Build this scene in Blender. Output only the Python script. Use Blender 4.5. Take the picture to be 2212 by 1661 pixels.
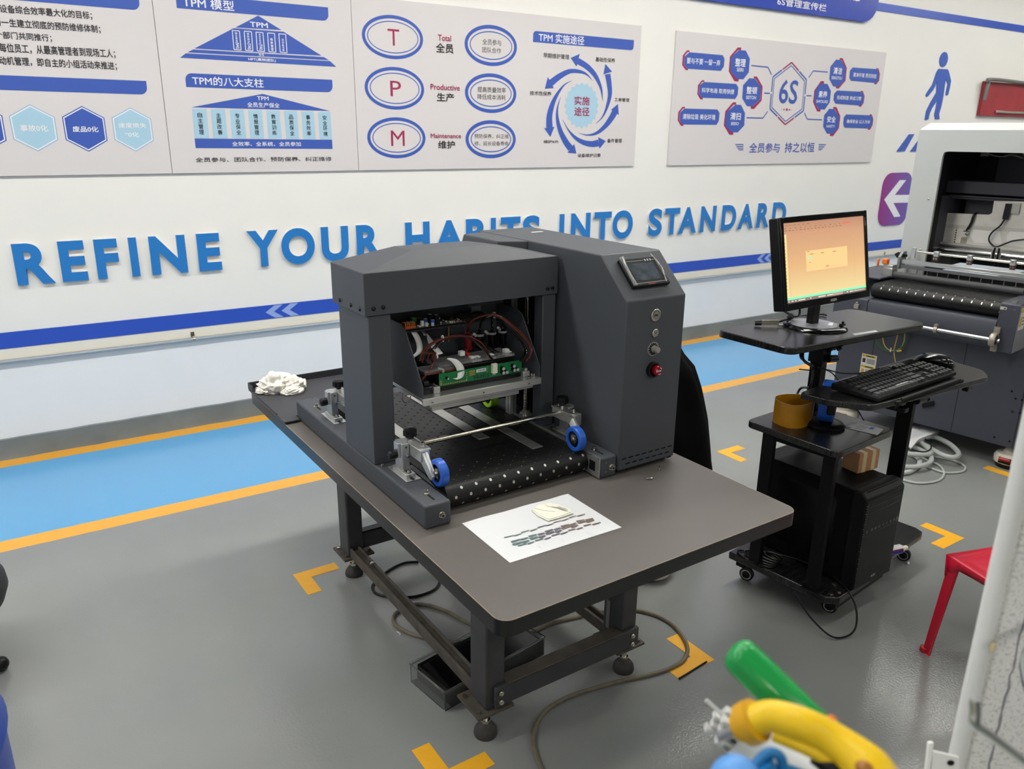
import bpy, bmesh, math, random
from mathutils import Vector, Matrix
random.seed(7)
for o in list(bpy.data.objects): bpy.data.objects.remove(o)
COL = bpy.context.scene.collection
SC = bpy.context.scene
# ------------------------------------------------------------------ camera, world, exposure
F_PX, PITCH, YAW, ROLL, CAM_H = 1694.59592, -0.309009285, -0.574976018, -0.0104366182, 1.48
CX, CY = 1106.0, 830.5
RC = Matrix.Rotation(YAW, 3, 'Z') @ Matrix.Rotation(PITCH, 3, 'X') @ Matrix.Rotation(ROLL, 3, 'Y')
cam = bpy.data.cameras.new('camera'); cam.sensor_fit = 'HORIZONTAL'; cam.sensor_width = 36.0
cam.lens = F_PX / 2212 * 36.0; cam.clip_start = 0.05; cam.clip_end = 60
cam.dof.use_dof = True; cam.dof.focus_distance = 2.3; cam.dof.aperture_fstop = 6.5
camo = bpy.data.objects.new('camera', cam); COL.objects.link(camo)
rt, fw, up = RC.col[0], RC.col[1], RC.col[2]
camo.matrix_world = Matrix(((rt[0], up[0], -fw[0], 0), (rt[1], up[1], -fw[1], 0), (rt[2], up[2], -fw[2], CAM_H), (0, 0, 0, 1)))
SC.camera = camo
SC.view_settings.view_transform = 'Standard'; SC.view_settings.look = 'None'
SC.view_settings.gamma = 1.0; SC.view_settings.use_curve_mapping = False
SC.view_settings.exposure = 0.16
wd = bpy.data.worlds.new('world'); SC.world = wd; wd.use_nodes = True
wd.node_tree.nodes['Background'].inputs[0].default_value = (0.9, 0.95, 1, 1)
wd.node_tree.nodes['Background'].inputs[1].default_value = 0.25
ROW_BACK, ROW_MID, ROW_FRONT = 20.5, 11.0, 30.0        # emission of the three rows of ceiling panels

# ------------------------------------------------------------------ where a point of the picture lies in the room
def ray(px, py):
    return RC @ Vector(((px - CX) / F_PX, 1.0, -(py - CY) / F_PX))
def on_z(px, py, z):
    d = ray(px, py); t = (z - CAM_H) / d.z; return Vector((0, 0, CAM_H)) + d * t
def on_y(px, py, y):
    d = ray(px, py); t = y / d.y; return Vector((0, 0, CAM_H)) + d * t
def at_depth(px, py, dep):
    return Vector((0, 0, CAM_H)) + ray(px, py) * dep
TH = 0.013601739814687683                              # the table and the printer stand 0.8 degrees off the wall
TA, TB = Vector((math.cos(TH), math.sin(TH), 0)), Vector((-math.sin(TH), math.cos(TH), 0))
TO = Vector((0.6623972, 1.05024268, 0.0)); HT = 0.62
def tl(P): return Vector(((P - TO).dot(TA), (P - TO).dot(TB), P.z - HT))
def m_z(px, py, z): return tl(on_z(px, py, z + HT))
def m_y(px, py, y):
    d = ray(px, py); C = Vector((0, 0, CAM_H)); t = (y - (C - TO).dot(TB)) / d.dot(TB); return tl(C + d * t)

# ------------------------------------------------------------------ materials
def s2l(c):
    r = []
    for v in c[:3]:
        v = v / 255.0
        r.append(v / 12.92 if v <= 0.04045 else ((v + 0.055) / 1.055) ** 2.4)
    return (*r, 1.0)
MATS = {}
def mat(name, rgb, rough=0.5, metal=0.0, spec=0.5, bump=0.0, bscale=200.0, var=0.0, vscale=8.0, trans=0.0, emit=0.0, coat=0.0, alpha=1.0, ior=1.45, sheen=0.0):
    if name in MATS: return MATS[name]
    m = bpy.data.materials.new(name); m.use_nodes = True; nt = m.node_tree; b = nt.nodes['Principled BSDF']
    col = s2l(rgb)
    b.inputs['Base Color'].default_value = col; b.inputs['Roughness'].default_value = rough
    b.inputs['Metallic'].default_value = metal; b.inputs['Specular IOR Level'].default_value = spec
    b.inputs['Transmission Weight'].default_value = trans; b.inputs['IOR'].default_value = ior
    b.inputs['Coat Weight'].default_value = coat; b.inputs['Alpha'].default_value = alpha
    b.inputs['Sheen Weight'].default_value = sheen
    if emit: b.inputs['Emission Color'].default_value = col; b.inputs['Emission Strength'].default_value = emit
    if bump or var:
        tc = nt.nodes.new('ShaderNodeTexCoord')
    if bump:
        n = nt.nodes.new('ShaderNodeTexNoise'); n.inputs['Scale'].default_value = bscale; n.inputs['Detail'].default_value = 3
        bp = nt.nodes.new('ShaderNodeBump'); bp.inputs['Strength'].default_value = bump; bp.inputs['Distance'].default_value = 0.002
        nt.links.new(tc.outputs['Object'], n.inputs['Vector']); nt.links.new(n.outputs['Fac'], bp.inputs['Height']); nt.links.new(bp.outputs['Normal'], b.inputs['Normal'])
    if var:
        n2 = nt.nodes.new('ShaderNodeTexNoise'); n2.inputs['Scale'].default_value = vscale; n2.inputs['Detail'].default_value = 5
        nt.links.new(tc.outputs['Object'], n2.inputs['Vector'])
        rp = nt.nodes.new('ShaderNodeValToRGB'); rp.color_ramp.elements[0].position = 0.3; rp.color_ramp.elements[1].position = 0.7
        rp.color_ramp.elements[0].color = tuple(max(0, c * (1 - var)) for c in col[:3]) + (1,)
        rp.color_ramp.elements[1].color = tuple(min(1, c * (1 + var)) for c in col[:3]) + (1,)
        nt.links.new(n2.outputs['Fac'], rp.inputs['Fac']); nt.links.new(rp.outputs['Color'], b.inputs['Base Color'])
    MATS[name] = m; return m

POWDER = mat('dark_grey_powder_coat', (69, 72, 77), 0.48, spec=.4, bump=0.12, bscale=900)
POWDER_D = mat('near_black_powder_coat', (40, 41, 45), 0.5, bump=0.1, bscale=900)
CHARC = mat('charcoal_sheet_steel', (66, 68, 78), 0.5, bump=0.1, bscale=700)
LGREY = mat('light_grey_powder_coat', (186, 189, 188), 0.5, bump=0.08, bscale=700)
ALU = mat('brushed_aluminium', (205, 206, 204), 0.32, metal=0.85, bump=0.05, bscale=500)
STEEL = mat('steel', (200, 196, 186), 0.22, metal=1.0)
STEELM = mat('matt_steel_strip', (190, 190, 186), 0.42, metal=0.9, var=0.08, vscale=20)
CHROME = mat('chrome', (225, 225, 222), 0.1, metal=1.0)
BLACKP = mat('black_plastic', (15, 15, 16), 0.38, spec=.35)
BLACKG = mat('glossy_black_plastic', (12, 12, 13), 0.12)
BLACKM = mat('matt_black', (14, 14, 15), 0.6, spec=.25)
RUBBER = mat('black_belt_rubber', (19, 19, 20), 0.42, spec=.35, bump=0.15, bscale=1500)
HOLE = mat('belt_hole_dark', (6, 6, 6), 0.9)
ROLLSTEEL = mat('roller_and_glint_in_hole', (190, 188, 180), 0.35, metal=0.6)
BLUEW = mat('blue_polyurethane', (38, 92, 190), 0.35)
LIME = mat('lime_polyurethane', (140, 190, 40), 0.3)
WHITE = mat('white_plastic', (228, 228, 224), 0.4)
PAPER = mat('white_paper', (218, 219, 221), 0.75)
PCBG = mat('green_circuit_board', (20, 112, 62), 0.35)
GOLD = mat('gold_pad', (196, 170, 96), 0.35, metal=0.7)
BROWN_T = mat('dark_red_ink_tube', (92, 36, 24), 0.12, spec=0.7)
BLACK_T = mat('black_ink_tube', (16, 14, 14), 0.1, spec=0.8)
GLASSY = mat('clear_acrylic', (225, 225, 225), 0.08, trans=0.85)
SMOKED = mat('smoked_acrylic', (60, 60, 62), 0.1, trans=0.6)
REDINK = mat('red_ink_damper', (140, 34, 40), 0.22)
BLUE_C = mat('blue_sleeve', (40, 90, 180), 0.3)
ORANGE = mat('orange_anodised', (196, 96, 30), 0.35, metal=0.3)
YELLOWT = mat('yellow_floor_tape', (240, 176, 40), 0.42, var=0.03, vscale=30)
WHITEL = mat('white_letter_print', (238, 238, 242), 0.5)
INKK = mat('black_letter_print', (38, 34, 38), 0.5)
CRIM = mat('crimson_print', (158, 36, 84), 0.5)
BLUEP = mat('blue_print', (62, 92, 178), 0.45)
LBLUE = mat('pale_blue_print', (168, 204, 224), 0.5)
LBLUE2 = mat('pale_blue_outline_print', (158, 184, 212), 0.5)
BOARD = mat('white_foam_board', (217, 212, 212), 0.5, bump=0.03, bscale=120)
WOODB = None

# ------------------------------------------------------------------ mesh helper
TEXT_CACHE = {}
def text_shape(s):
    if s in TEXT_CACHE: return TEXT_CACHE[s]
    c = bpy.data.curves.new('lettering', 'FONT'); c.body = s; c.size = 1.0; c.resolution_u = 3; c.fill_mode = 'FRONT'
    o = bpy.data.objects.new('lettering', c); COL.objects.link(o)
    dg = bpy.context.evaluated_depsgraph_get(); me = o.evaluated_get(dg).to_mesh()
    vs = [v.co.copy() for v in me.vertices]; fs = [tuple(p.vertices) for p in me.polygons]
    o.evaluated_get(dg).to_mesh_clear()
    bpy.data.objects.remove(o); bpy.data.curves.remove(c)
    x0 = min(v.x for v in vs); x1 = max(v.x for v in vs); y0 = min(v.y for v in vs); y1 = max(v.y for v in vs)
    w, h = max(1e-6, x1 - x0), max(1e-6, y1 - y0)
    r = ([((v.x - x0) / w, (v.y - y0) / h) for v in vs], fs, w / h)
    TEXT_CACHE[s] = r; return r

def smooth_pts(pts, n=6):
    P = [Vector(p) for p in pts]
    if len(P) < 3: return P
    out = []
    for i in range(len(P) - 1):
        p0 = P[i - 1] if i else P[0] * 2 - P[1]
        p1, p2 = P[i], P[i + 1]
        p3 = P[i + 2] if i + 2 < len(P) else P[-1] * 2 - P[-2]
        for k in range(n):
            t = k / n
            out.append(0.5 * ((2 * p1) + (p2 - p0) * t + (2 * p0 - 5 * p1 + 4 * p2 - p3) * t * t + (3 * p1 - p0 - 3 * p2 + p3) * t ** 3))
    out.append(P[-1]); return out

class MB:
    def __init__(s): s.v = []; s.f = []; s.m = []
    def add(s, vs, fs, m=0):
        k = len(s.v); s.v += [tuple(v) for v in vs]; s.f += [tuple(i + k for i in f) for f in fs]; s.m += [m] * len(fs); return s
    def box(s, x0, y0, z0, x1, y1, z1, m=0):
        v = [(x, y, z) for z in (z0, z1) for (x, y) in ((x0, y0), (x1, y0), (x1, y1), (x0, y1))]
        return s.add(v, [(3, 2, 1, 0), (4, 5, 6, 7), (0, 1, 5, 4), (1, 2, 6, 5), (2, 3, 7, 6), (3, 0, 4, 7)], m)
    def prism(s, base, vec, m=0, caps=True):
        b = [Vector(p) for p in base]; vec = Vector(vec); n = len(b)
        nn = Vector((0, 0, 0))
        for i in range(n): nn += (b[i] - b[0]).cross(b[(i + 1) % n] - b[0])
        if nn.dot(vec) > 0: b.reverse()
        v = b + [p + vec for p in b]
        f = [tuple(range(n)), tuple(reversed(range(n, 2 * n)))] if caps else []
        f += [(i, i + n, (i + 1) % n + n, (i + 1) % n) for i in range(n)]
        return s.add(v, f, m)
    def poly(s, pts, m=0): return s.add(pts, [tuple(range(len(pts)))], m)
    def frame(s, d):
        d = Vector(d).normalized(); u = d.cross(Vector((0, 0, 1)) if abs(d.z) < 0.9 else Vector((1, 0, 0))).normalized(); return d, u, d.cross(u)
    def cyl(s, p0, p1, r, n=16, m=0, r2=None, cap=True):
        p0, p1 = Vector(p0), Vector(p1); d, u, w = s.frame(p1 - p0); r2 = r if r2 is None else r2
        v = []
        for (p, q) in ((p0, r), (p1, r2)):
            for i in range(n):
                a = 2 * math.pi * i / n; v.append(p + (u * math.cos(a) + w * math.sin(a)) * q)
        f = [(i, i + n, (i + 1) % n + n, (i + 1) % n) for i in range(n)]
        f = [tuple(reversed(q)) for q in f]
        if cap: f += [tuple(reversed(range(n))), tuple(range(n, 2 * n))]
        return s.add(v, f, m)
    def lathe(s, prof, p0, d, n=24, m=0):
        p0 = Vector(p0); d, u, w = s.frame(d); k = len(prof); v = []
        for (r, h) in prof:
            for i in range(n):
                a = 2 * math.pi * i / n; v.append(p0 + d * h + (u * math.cos(a) + w * math.sin(a)) * max(r, 1e-5))
        f = []
        for j in range(k - 1):
            for i in range(n):
                f.append((j * n + i, j * n + (i + 1) % n, (j + 1) * n + (i + 1) % n, (j + 1) * n + i))
        return s.add(v, f, m)
    def tube(s, pts, r, n=8, m=0, sm=0, closed=False):
        P = smooth_pts(pts, sm) if sm else [Vector(p) for p in pts]
        rs = r if isinstance(r, (list, tuple)) else None
        v = []; L = len(P); u = None
        for i, p in enumerate(P):
            d = (P[min(i + 1, L - 1)] - P[max(i - 1, 0)]).normalized()
            if u is None: d, u, w = s.frame(d)
            u = (u - d * u.dot(d))
            u = u.normalized() if u.length > 1e-6 else s.frame(d)[1]
            w = d.cross(u)
            rr = r if rs is None else rs[0] + (rs[-1] - rs[0]) * 0 if False else (r if rs is None else rs[min(int(i * (len(rs) - 1) / max(1, L - 1)), len(rs) - 1)])
            for k in range(n):
                a = 2 * math.pi * k / n; v.append(p + (u * math.cos(a) + w * math.sin(a)) * rr)
        f = [(i * n + k, i * n + (k + 1) % n, (i + 1) * n + (k + 1) % n, (i + 1) * n + k) for i in range(L - 1) for k in range(n)]
        f += [tuple(reversed(range(n))), tuple(range((L - 1) * n, L * n))]
        return s.add(v, f, m)
    def disc(s, c, nrm, r, n=16, m=0, ry=None):
        c = Vector(c); d, u, w = s.frame(nrm); ry = r if ry is None else ry
        return s.add([c + u * math.cos(2 * math.pi * i / n) * r + w * math.sin(2 * math.pi * i / n) * ry for i in range(n)], [tuple(range(n))], m)
    def ball(s, c, rx, ry=None, rz=None, n=16, k=10, m=0):
        ry = ry or rx; rz = rz or rx; c = Vector(c); v = []
        for j in range(k + 1):
            t = math.pi * j / k
            for i in range(n):
                a = 2 * math.pi * i / n; v.append((c.x + rx * math.sin(t) * math.cos(a), c.y + ry * math.sin(t) * math.sin(a), c.z + rz * math.cos(t)))
        f = [((j + 1) * n + i, (j + 1) * n + (i + 1) % n, j * n + (i + 1) % n, j * n + i) for j in range(k) for i in range(n)]
        return s.add(v, f, m)
    def text(s, t, o, U, V, m=0, bold=0.0, nrm=None):
        """lettering whose ink fills the parallelogram o, o+U, o+V"""
        o, U, V = Vector(o), Vector(U), Vector(V); vs, fs, asp = text_shape(t)
        k = bold; offs = [(0, 0)] if not k else [(0, 0), (k, 0), (-k, 0), (0, k), (0, -k)]
        un, vn = U.normalized(), V.normalized(); hh = V.length if len(t) > 1 or True else 1
        nr = U.cross(V).normalized()
        q = k * hh
        o2 = o + un * q + vn * q; U2 = U - un * 2 * q; V2 = V - vn * 2 * q
        for i, (a, b) in enumerate(offs):
            d = un * a * hh + vn * b * hh + nr * (i * 0.00004)
            s.add([o2 + U2 * x + V2 * y + d for (x, y) in vs], fs, m)
        return s
    def build(s, name, mats, parent=None, bevel=0.0, seg=2, smooth=35, loc=None, weld=False, sub=0):
        me = bpy.data.meshes.new(name); me.from_pydata([tuple(v) for v in s.v], [], s.f)
        mats = mats if isinstance(mats, (list, tuple)) else [mats]
        for q in mats: me.materials.append(q)
        me.polygons.foreach_set('material_index', s.m)
        if weld:
            bm = bmesh.new(); bm.from_mesh(me); bmesh.ops.remove_doubles(bm, verts=bm.verts, dist=1e-5); bmesh.ops.recalc_face_normals(bm, faces=bm.faces); bm.to_mesh(me); bm.free()
        if smooth:
            me.polygons.foreach_set('use_smooth', [True] * len(me.polygons)); me.set_sharp_from_angle(angle=math.radians(smooth))
        me.update()
        o = bpy.data.objects.new(name, me); COL.objects.link(o)
        if parent: o.parent = parent
        if loc: o.location = loc
        if bevel:
            b = o.modifiers.new('bevel', 'BEVEL'); b.width = bevel; b.segments = seg; b.limit_method = 'ANGLE'; b.angle_limit = math.radians(40)
        if sub:
            b = o.modifiers.new('sub', 'SUBSURF'); b.levels = sub; b.render_levels = sub
        return o

def tag(o, label, cat, group=None, kind=None):
    o['label'] = label; o['category'] = cat
    if group: o['group'] = group
    if kind: o['kind'] = kind
    return o
def struct(o): o['kind'] = 'structure'; return o
def thing(name, label, cat, loc=(0, 0, 0), rz=0.0, group=None):
    o = bpy.data.objects.new(name, None); o.empty_display_size = 0.05; COL.objects.link(o)
    o.location = loc; o.rotation_euler = (0, 0, rz); return tag(o, label, cat, group)
def box(name, m, parent, b, bevel=0.0, seg=2):
    return MB().box(*b).build(name, m, parent, bevel, seg)
def copy_tree(o, parent=None):
    c = o.copy(); COL.objects.link(c)
    if parent: c.parent = parent
    for ch in list(o.children): copy_tree(ch, c)
    return c
# ------------------------------------------------------------------ the room
WY = 4.15
X0, X1, Y0, ZC = -3.5, 11.0, -4.5, 3.2
def floor_material():
    m = bpy.data.materials.new('painted_epoxy_floor'); m.use_nodes = True; nt = m.node_tree; N = nt.nodes; L = nt.links; b = N['Principled BSDF']
    tc = N.new('ShaderNodeTexCoord'); sp = N.new('ShaderNodeSeparateXYZ'); L.new(tc.outputs['Object'], sp.inputs[0])
    wob = N.new('ShaderNodeTexNoise'); wob.inputs['Scale'].default_value = 14; L.new(tc.outputs['Object'], wob.inputs['Vector'])
    ad = N.new('ShaderNodeMath'); ad.operation = 'MULTIPLY_ADD'; ad.inputs[1].default_value = 0.006; L.new(wob.outputs['Fac'], ad.inputs[0]); L.new(sp.outputs['Y'], ad.inputs[2])
    big = N.new('ShaderNodeTexNoise'); big.inputs['Scale'].default_value = 1.6; big.inputs['Detail'].default_value = 6; L.new(tc.outputs['Object'], big.inputs['Vector'])
    rp = N.new('ShaderNodeValToRGB'); rp.color_ramp.elements[0].position = 0.35; rp.color_ramp.elements[1].position = 0.7
    rp.color_ramp.elements[0].color = s2l((133, 135, 133)); rp.color_ramp.elements[1].color = s2l((140, 142, 140)); L.new(big.outputs['Fac'], rp.inputs['Fac'])
    last = rp.outputs['Color']
    for (lo, colr) in ((3.153, (232, 168, 44)), (3.246, (92, 162, 212)), (4.04, (228, 162, 40))):
        g = N.new('ShaderNodeMath'); g.operation = 'GREATER_THAN'; g.inputs[1].default_value = lo + 0.003; L.new(ad.outputs[0], g.inputs[0])
        mx = N.new('ShaderNodeMix'); mx.data_type = 'RGBA'; L.new(g.outputs[0], mx.inputs['Factor']); L.new(last, mx.inputs['A']); mx.inputs['B'].default_value = s2l(colr); last = mx.outputs['Result']
    spk = N.new('ShaderNodeTexVoronoi'); spk.inputs['Scale'].default_value = 9; L.new(tc.outputs['Object'], spk.inputs['Vector'])
    lt = N.new('ShaderNodeMath'); lt.operation = 'LESS_THAN'; lt.inputs[1].default_value = 0.018; L.new(spk.outputs['Distance'], lt.inputs[0])
    mx = N.new('ShaderNodeMix'); mx.data_type = 'RGBA'; L.new(lt.outputs[0], mx.inputs['Factor']); L.new(last, mx.inputs['A']); mx.inputs['B'].default_value = s2l((112, 112, 108))
    L.new(mx.outputs['Result'], b.inputs['Base Color'])
    b.inputs['Roughness'].default_value = 0.13; b.inputs['Specular IOR Level'].default_value = 0.65
    n = N.new('ShaderNodeTexNoise'); n.inputs['Scale'].default_value = 160; n.inputs['Detail'].default_value = 2; L.new(tc.outputs['Object'], n.inputs['Vector'])
    bp = N.new('ShaderNodeBump'); bp.inputs['Strength'].default_value = 0.13; bp.inputs['Distance'].default_value = 0.004
    L.new(n.outputs['Fac'], bp.inputs['Height']); L.new(bp.outputs['Normal'], b.inputs['Normal'])
    return m
struct(box('floor', floor_material(), None, (X0, Y0, -0.1, X1, WY + 0.1, 0.0)))
WALLM = mat('white_wall_paint', (238, 236, 231), 0.6, bump=0.06, bscale=60, var=0.012, vscale=3)
DADO = mat('bluish_white_gloss_paint', (240, 240, 240), 0.4, bump=0.1, bscale=30, var=0.012, vscale=5)
CEILM = mat('ceiling_paint', (200, 200, 196), 0.8)
w = MB(); w.box(X0, WY, 0.47, X1, WY + 0.1, ZC, 0); w.box(X0, WY, 0, X1, WY + 0.1, 0.47, 1)
struct(w.build('wall_back', [WALLM, DADO]))
struct(box('wall_left', mat('left_wall_paint', (205, 210, 216), 0.7), None, (X0 - 0.1, Y0, 0, X0, WY, ZC)))
struct(box('wall_right', mat('right_wall_paint', (200, 199, 194), 0.7), None, (X1, Y0, 0, X1 + 0.1, WY, ZC)))
struct(box('wall_front', mat('front_wall_paint', (120, 120, 122), 0.8), None, (X0, Y0 - 0.1, 0, X1, Y0, ZC)))
struct(box('ceiling', CEILM, None, (X0, Y0, ZC, X1, WY, ZC + 0.1)))
# grey painted skirting with a rough lower lip
BASEM = mat('grey_skirting_paint', (118, 124, 124), 0.35, bump=0.5, bscale=14, var=0.16, vscale=5)
bs = MB(); n = 240
vs = []; fs = []
for i in range(n + 1):
    x = X0 + (X1 - X0) * i / n
    h = 0.1 + 0.0012 * random.uniform(-1, 1)
    vs += [(x, WY - 0.001, h), (x, WY - 0.008, h - 0.004), (x, WY - 0.009 - 0.004 * random.random(), 0.02), (x, WY - 0.014 - 0.008 * random.random(), 0.0)]
for i in range(n):
    for k in range(3): fs.append((i * 4 + k, i * 4 + k + 1, i * 4 + k + 5, i * 4 + k + 4))
struct(bs.add(vs, fs).build('baseboard_back', BASEM))
# ceiling light panels
EMB = mat('lit_panel_over_wall', (255, 253, 247), emit=ROW_BACK); EMM = mat('lit_panel_mid_row', (255, 253, 247), emit=ROW_MID); EMF = mat('lit_panel_front_row', (255, 253, 247), emit=ROW_FRONT)
def light_row(y, xs, em, h, lab, wd_):
    for i, x in enumerate(xs):
        t = thing('ceiling_light', lab, 'light', (x, y, ZC - 0.1), 0, 'ceiling light panels')
        box('housing', WHITE, t, (-h, -wd_, 0, h, wd_, 0.1))
        box('diffuser', em, t, (-h + 0.02, -wd_ + 0.02, -0.006, h - 0.02, wd_ - 0.02, 0.0))
light_row(2.45, (-2.6, -1.1, 0.4, 1.9, 3.2, 9.4), EMB, 0.72, 'long white ceiling light in the row along the sign wall', 0.16)
light_row(0.6, (-2.2, 0.2, 2.6, 5.0, 7.4, 9.8), EMM, 0.6, 'long white ceiling light in the row over the grey table', 0.14)
EMP = mat('lit_square_panel', (255, 253, 247), emit=9.0)
light_row(3.15, (4.3, 5.6, 6.9, 8.2), EMP, 0.6, 'narrow white ceiling light over the large machine, nearer the sign wall', 0.11)
light_row(2.6, (4.3, 5.6, 6.9, 8.2), EMP, 0.6, 'narrow white ceiling light over the large machine, farther from the sign wall', 0.11)
light_row(-1.9, (-2.2, 0.8, 3.8, 6.8, 9.8), EMF, 0.6, 'long white ceiling light in the row behind the viewer', 0.14)

# ------------------------------------------------------------------ the wall: boards and raised signs
class WM(MB):
    """drawing on a board that hangs on the back wall: points are given as picture points of one of the zoomed views"""
    def __init__(s, y, view): super().__init__(); s.y = y; s.vw = view
    def P(s, p, d=0.0):
        q = on_y(*s.vw(p), s.y); return Vector((q.x, s.y - d, q.z))
    def pg(s, pts, m, d): return s.poly([s.P(p, d) for p in pts], m)
    def tx(s, t, bl, tr, m, bold=0.0, d=0.0016, slant=0.0):
        a, b = s.P(bl, d), s.P(tr, d); return s.text(t, a, (b.x - a.x, 0, 0), (slant * (b.z - a.z), 0, b.z - a.z), m, bold)
    def seg(s, a, b, wpx, m, d):
        a, b = s.P(a, d), s.P(b, d); t = (b - a).normalized(); nn = Vector((-t.z, 0, t.x)) * wpx / 2
        return s.poly([a - nn, b - nn, b + nn, a + nn], m)
    def ell(s, x0, x1, y0, y1, fr, m, d, n=48):
        c = s.P(((x0 + x1) / 2, (y0 + y1) / 2), d); cy = (y0 + y1) / 2; cx = (x0 + x1) / 2
        rx = (s.P((x1, cy)).x - s.P((x0, cy)).x) / 2; rz = (s.P((cx, y0)).z - s.P((cx, y1)).z) / 2
        rx -= fr; rz -= fr
        return s.poly([(c.x + rx * math.cos(2 * math.pi * i / n), c.y, c.z + rz * math.sin(2 * math.pi * i / n)) for i in range(n)], m)
    def ring(s, pts, k0, k1, m, d):
        P = [s.P(p, d) for p in pts]; c = sum(P, Vector()) / len(P); n = len(P)
        A = [c + (p - c) * k0 for p in P]; B = [c + (p - c) * k1 for p in P]
        return s.add(A + B, [(i, (i + 1) % n, (i + 1) % n + n, i + n) for i in range(n)], m)
    def bar(s, tl_, tr_, br_, bl_, m, d, r=0.03, round_tl=True, round_br=True):
        a, b, c, e = [s.P(p, d) for p in (tl_, tr_, br_, bl_)]
        x0, x1 = (a.x + e.x) / 2, (b.x + c.x) / 2; z1, z0 = (a.z + b.z) / 2, (e.z + c.z) / 2; y = a.y
        P = [(x0, y, z0)]
        if round_br: P += [(x1 - r + r * math.sin(t), y, z0 + r - r * math.cos(t)) for t in [i * math.pi / 10 for i in range(6)]]
        else: P += [(x1, y, z0)]
        P += [(x1, y, z1)]
        if round_tl: P += [(x0 + r - r * math.sin(t), y, z1 - r + r * math.cos(t)) for t in [i * math.pi / 10 for i in range(6)]]
        else: P += [(x0, y, z1)]
        return s.poly(P, m)
    def rect(s, tl_, br_, m, d):
        a, b = s.P(tl_, d), s.P(br_, d); return s.poly([(a.x, a.y, b.z), (b.x, a.y, b.z), (b.x, a.y, a.z), (a.x, a.y, a.z)], m)
    def vtext(s, chars, top, bot, wpx, m, bold=0.0):
        """characters stacked downwards between two picture points"""
        a, b = s.P(top, 0.0016), s.P(bot, 0.0016); n = len(chars); H = (a.z - b.z) / n; x = (a.x + b.x) / 2; h = H * 0.86
        for i, ch in enumerate(chars):
            z = a.z - H * (i + 1) + (H - h) / 2; ww = h * 1.0
            if ch == '一': s.text(ch, (x - ww / 2, a.y, z + h * .45), (ww, 0, 0), (0, 0, h * .1), m, 0); continue
            s.text(ch, (x - ww / 2, a.y, z), (ww, 0, 0), (0, 0, h), m, bold)
    def slab(s, x0, x1, z0, z1, m, yb=WY - 0.0005):
        return s.box(x0, s.y, z0, x1, yb, z1, m)
vw = lambda x0, y0, k: (lambda p: (x0 + p[0] / k, y0 + p[1] / k))
R1, R2, R3, R4 = vw(0, 0, 4.1525), vw(360, 0, 4.1525), vw(750, 0, 4.1525), vw(1100, 0, 4.1525)
R5, R6, R7 = vw(1420, 0, 4.096), vw(1860, 0, 5.537), vw(1840, 230, 5.032)
BM = [BOARD, BLUEP, WHITEL, INKK, CRIM, LBLUE, LBLUE2]
YB = WY - 0.012
xs1 = on_y(372, 371, YB).x; xs2 = on_y(775, 368, YB).x; xs3 = (on_y(1368, 358, YB).x + on_y(1388, 56, YB).x) / 2
zb = on_y(775, 368, YB).z; zt = on_y(1388, 56, YB).z
# left poster
p = WM(YB, R1); p.slab(-1.55, xs1 - 0.0015, zb, zt, 0)
p.bar((-700, -100), (1248, -75), (1240, 40), (-700, -10), 1, .0008)
p.bar((-800, 640), (1312, 727), (1325, 852), (-700, 780), 1, .0008)
for t, bl, tr in (('设备综合效率最大化的目标；', (2, 118), (820, 104)), ('的一生建立彻底的预防维修体制；', (-50, 238), (895, 226)), ('个部门共同推行；', (-42, 348), (458, 309)),
                  ('每位员工，从最高管理者到现场工人；', (0, 472), (1028, 444)), ('动机管理，即自主的小组活动来推进；', (0, 585), (1042, 556))):
    p.tx(t, bl, tr, 3, 0.012)
hx = [[(-235, 918), (20, 1035), (60, 1262), (-130, 1360), (-370, 1245), (-420, 1030)], [(265, 935), (490, 1048), (523, 1255), (343, 1358), (120, 1250), (78, 1040)],
      [(733, 950), (935, 1055), (965, 1262), (797, 1360), (590, 1255), (555, 1048)], [(1168, 963), (1355, 1065), (1380, 1262), (1220, 1360), (1028, 1255), (1000, 1055)]]
for i, h in enumerate(hx):
    p.ring(h, 1.0, .95, (1, 6)[i % 2], .0008); p.ring(h, .95, .9, 2, .0008); p.ring(h, .9, 0.0, (1, 5)[i % 2], .0008)
for t, bl, tr in (('事故0化', (184, 1178), (425, 1122)), ('废品0化', (655, 1184), (878, 1134)), ('速度损失', (1063, 1146), (1310, 1104)), ('“0化', (1125, 1230), (1243, 1184))): p.tx(t, bl, tr, 2, .02)
tag(p.build('poster_board', BM, smooth=0), 'white wall poster with five lines of text above pale and dark blue hexagons', 'poster', 'blue and white poster panels')
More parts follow.
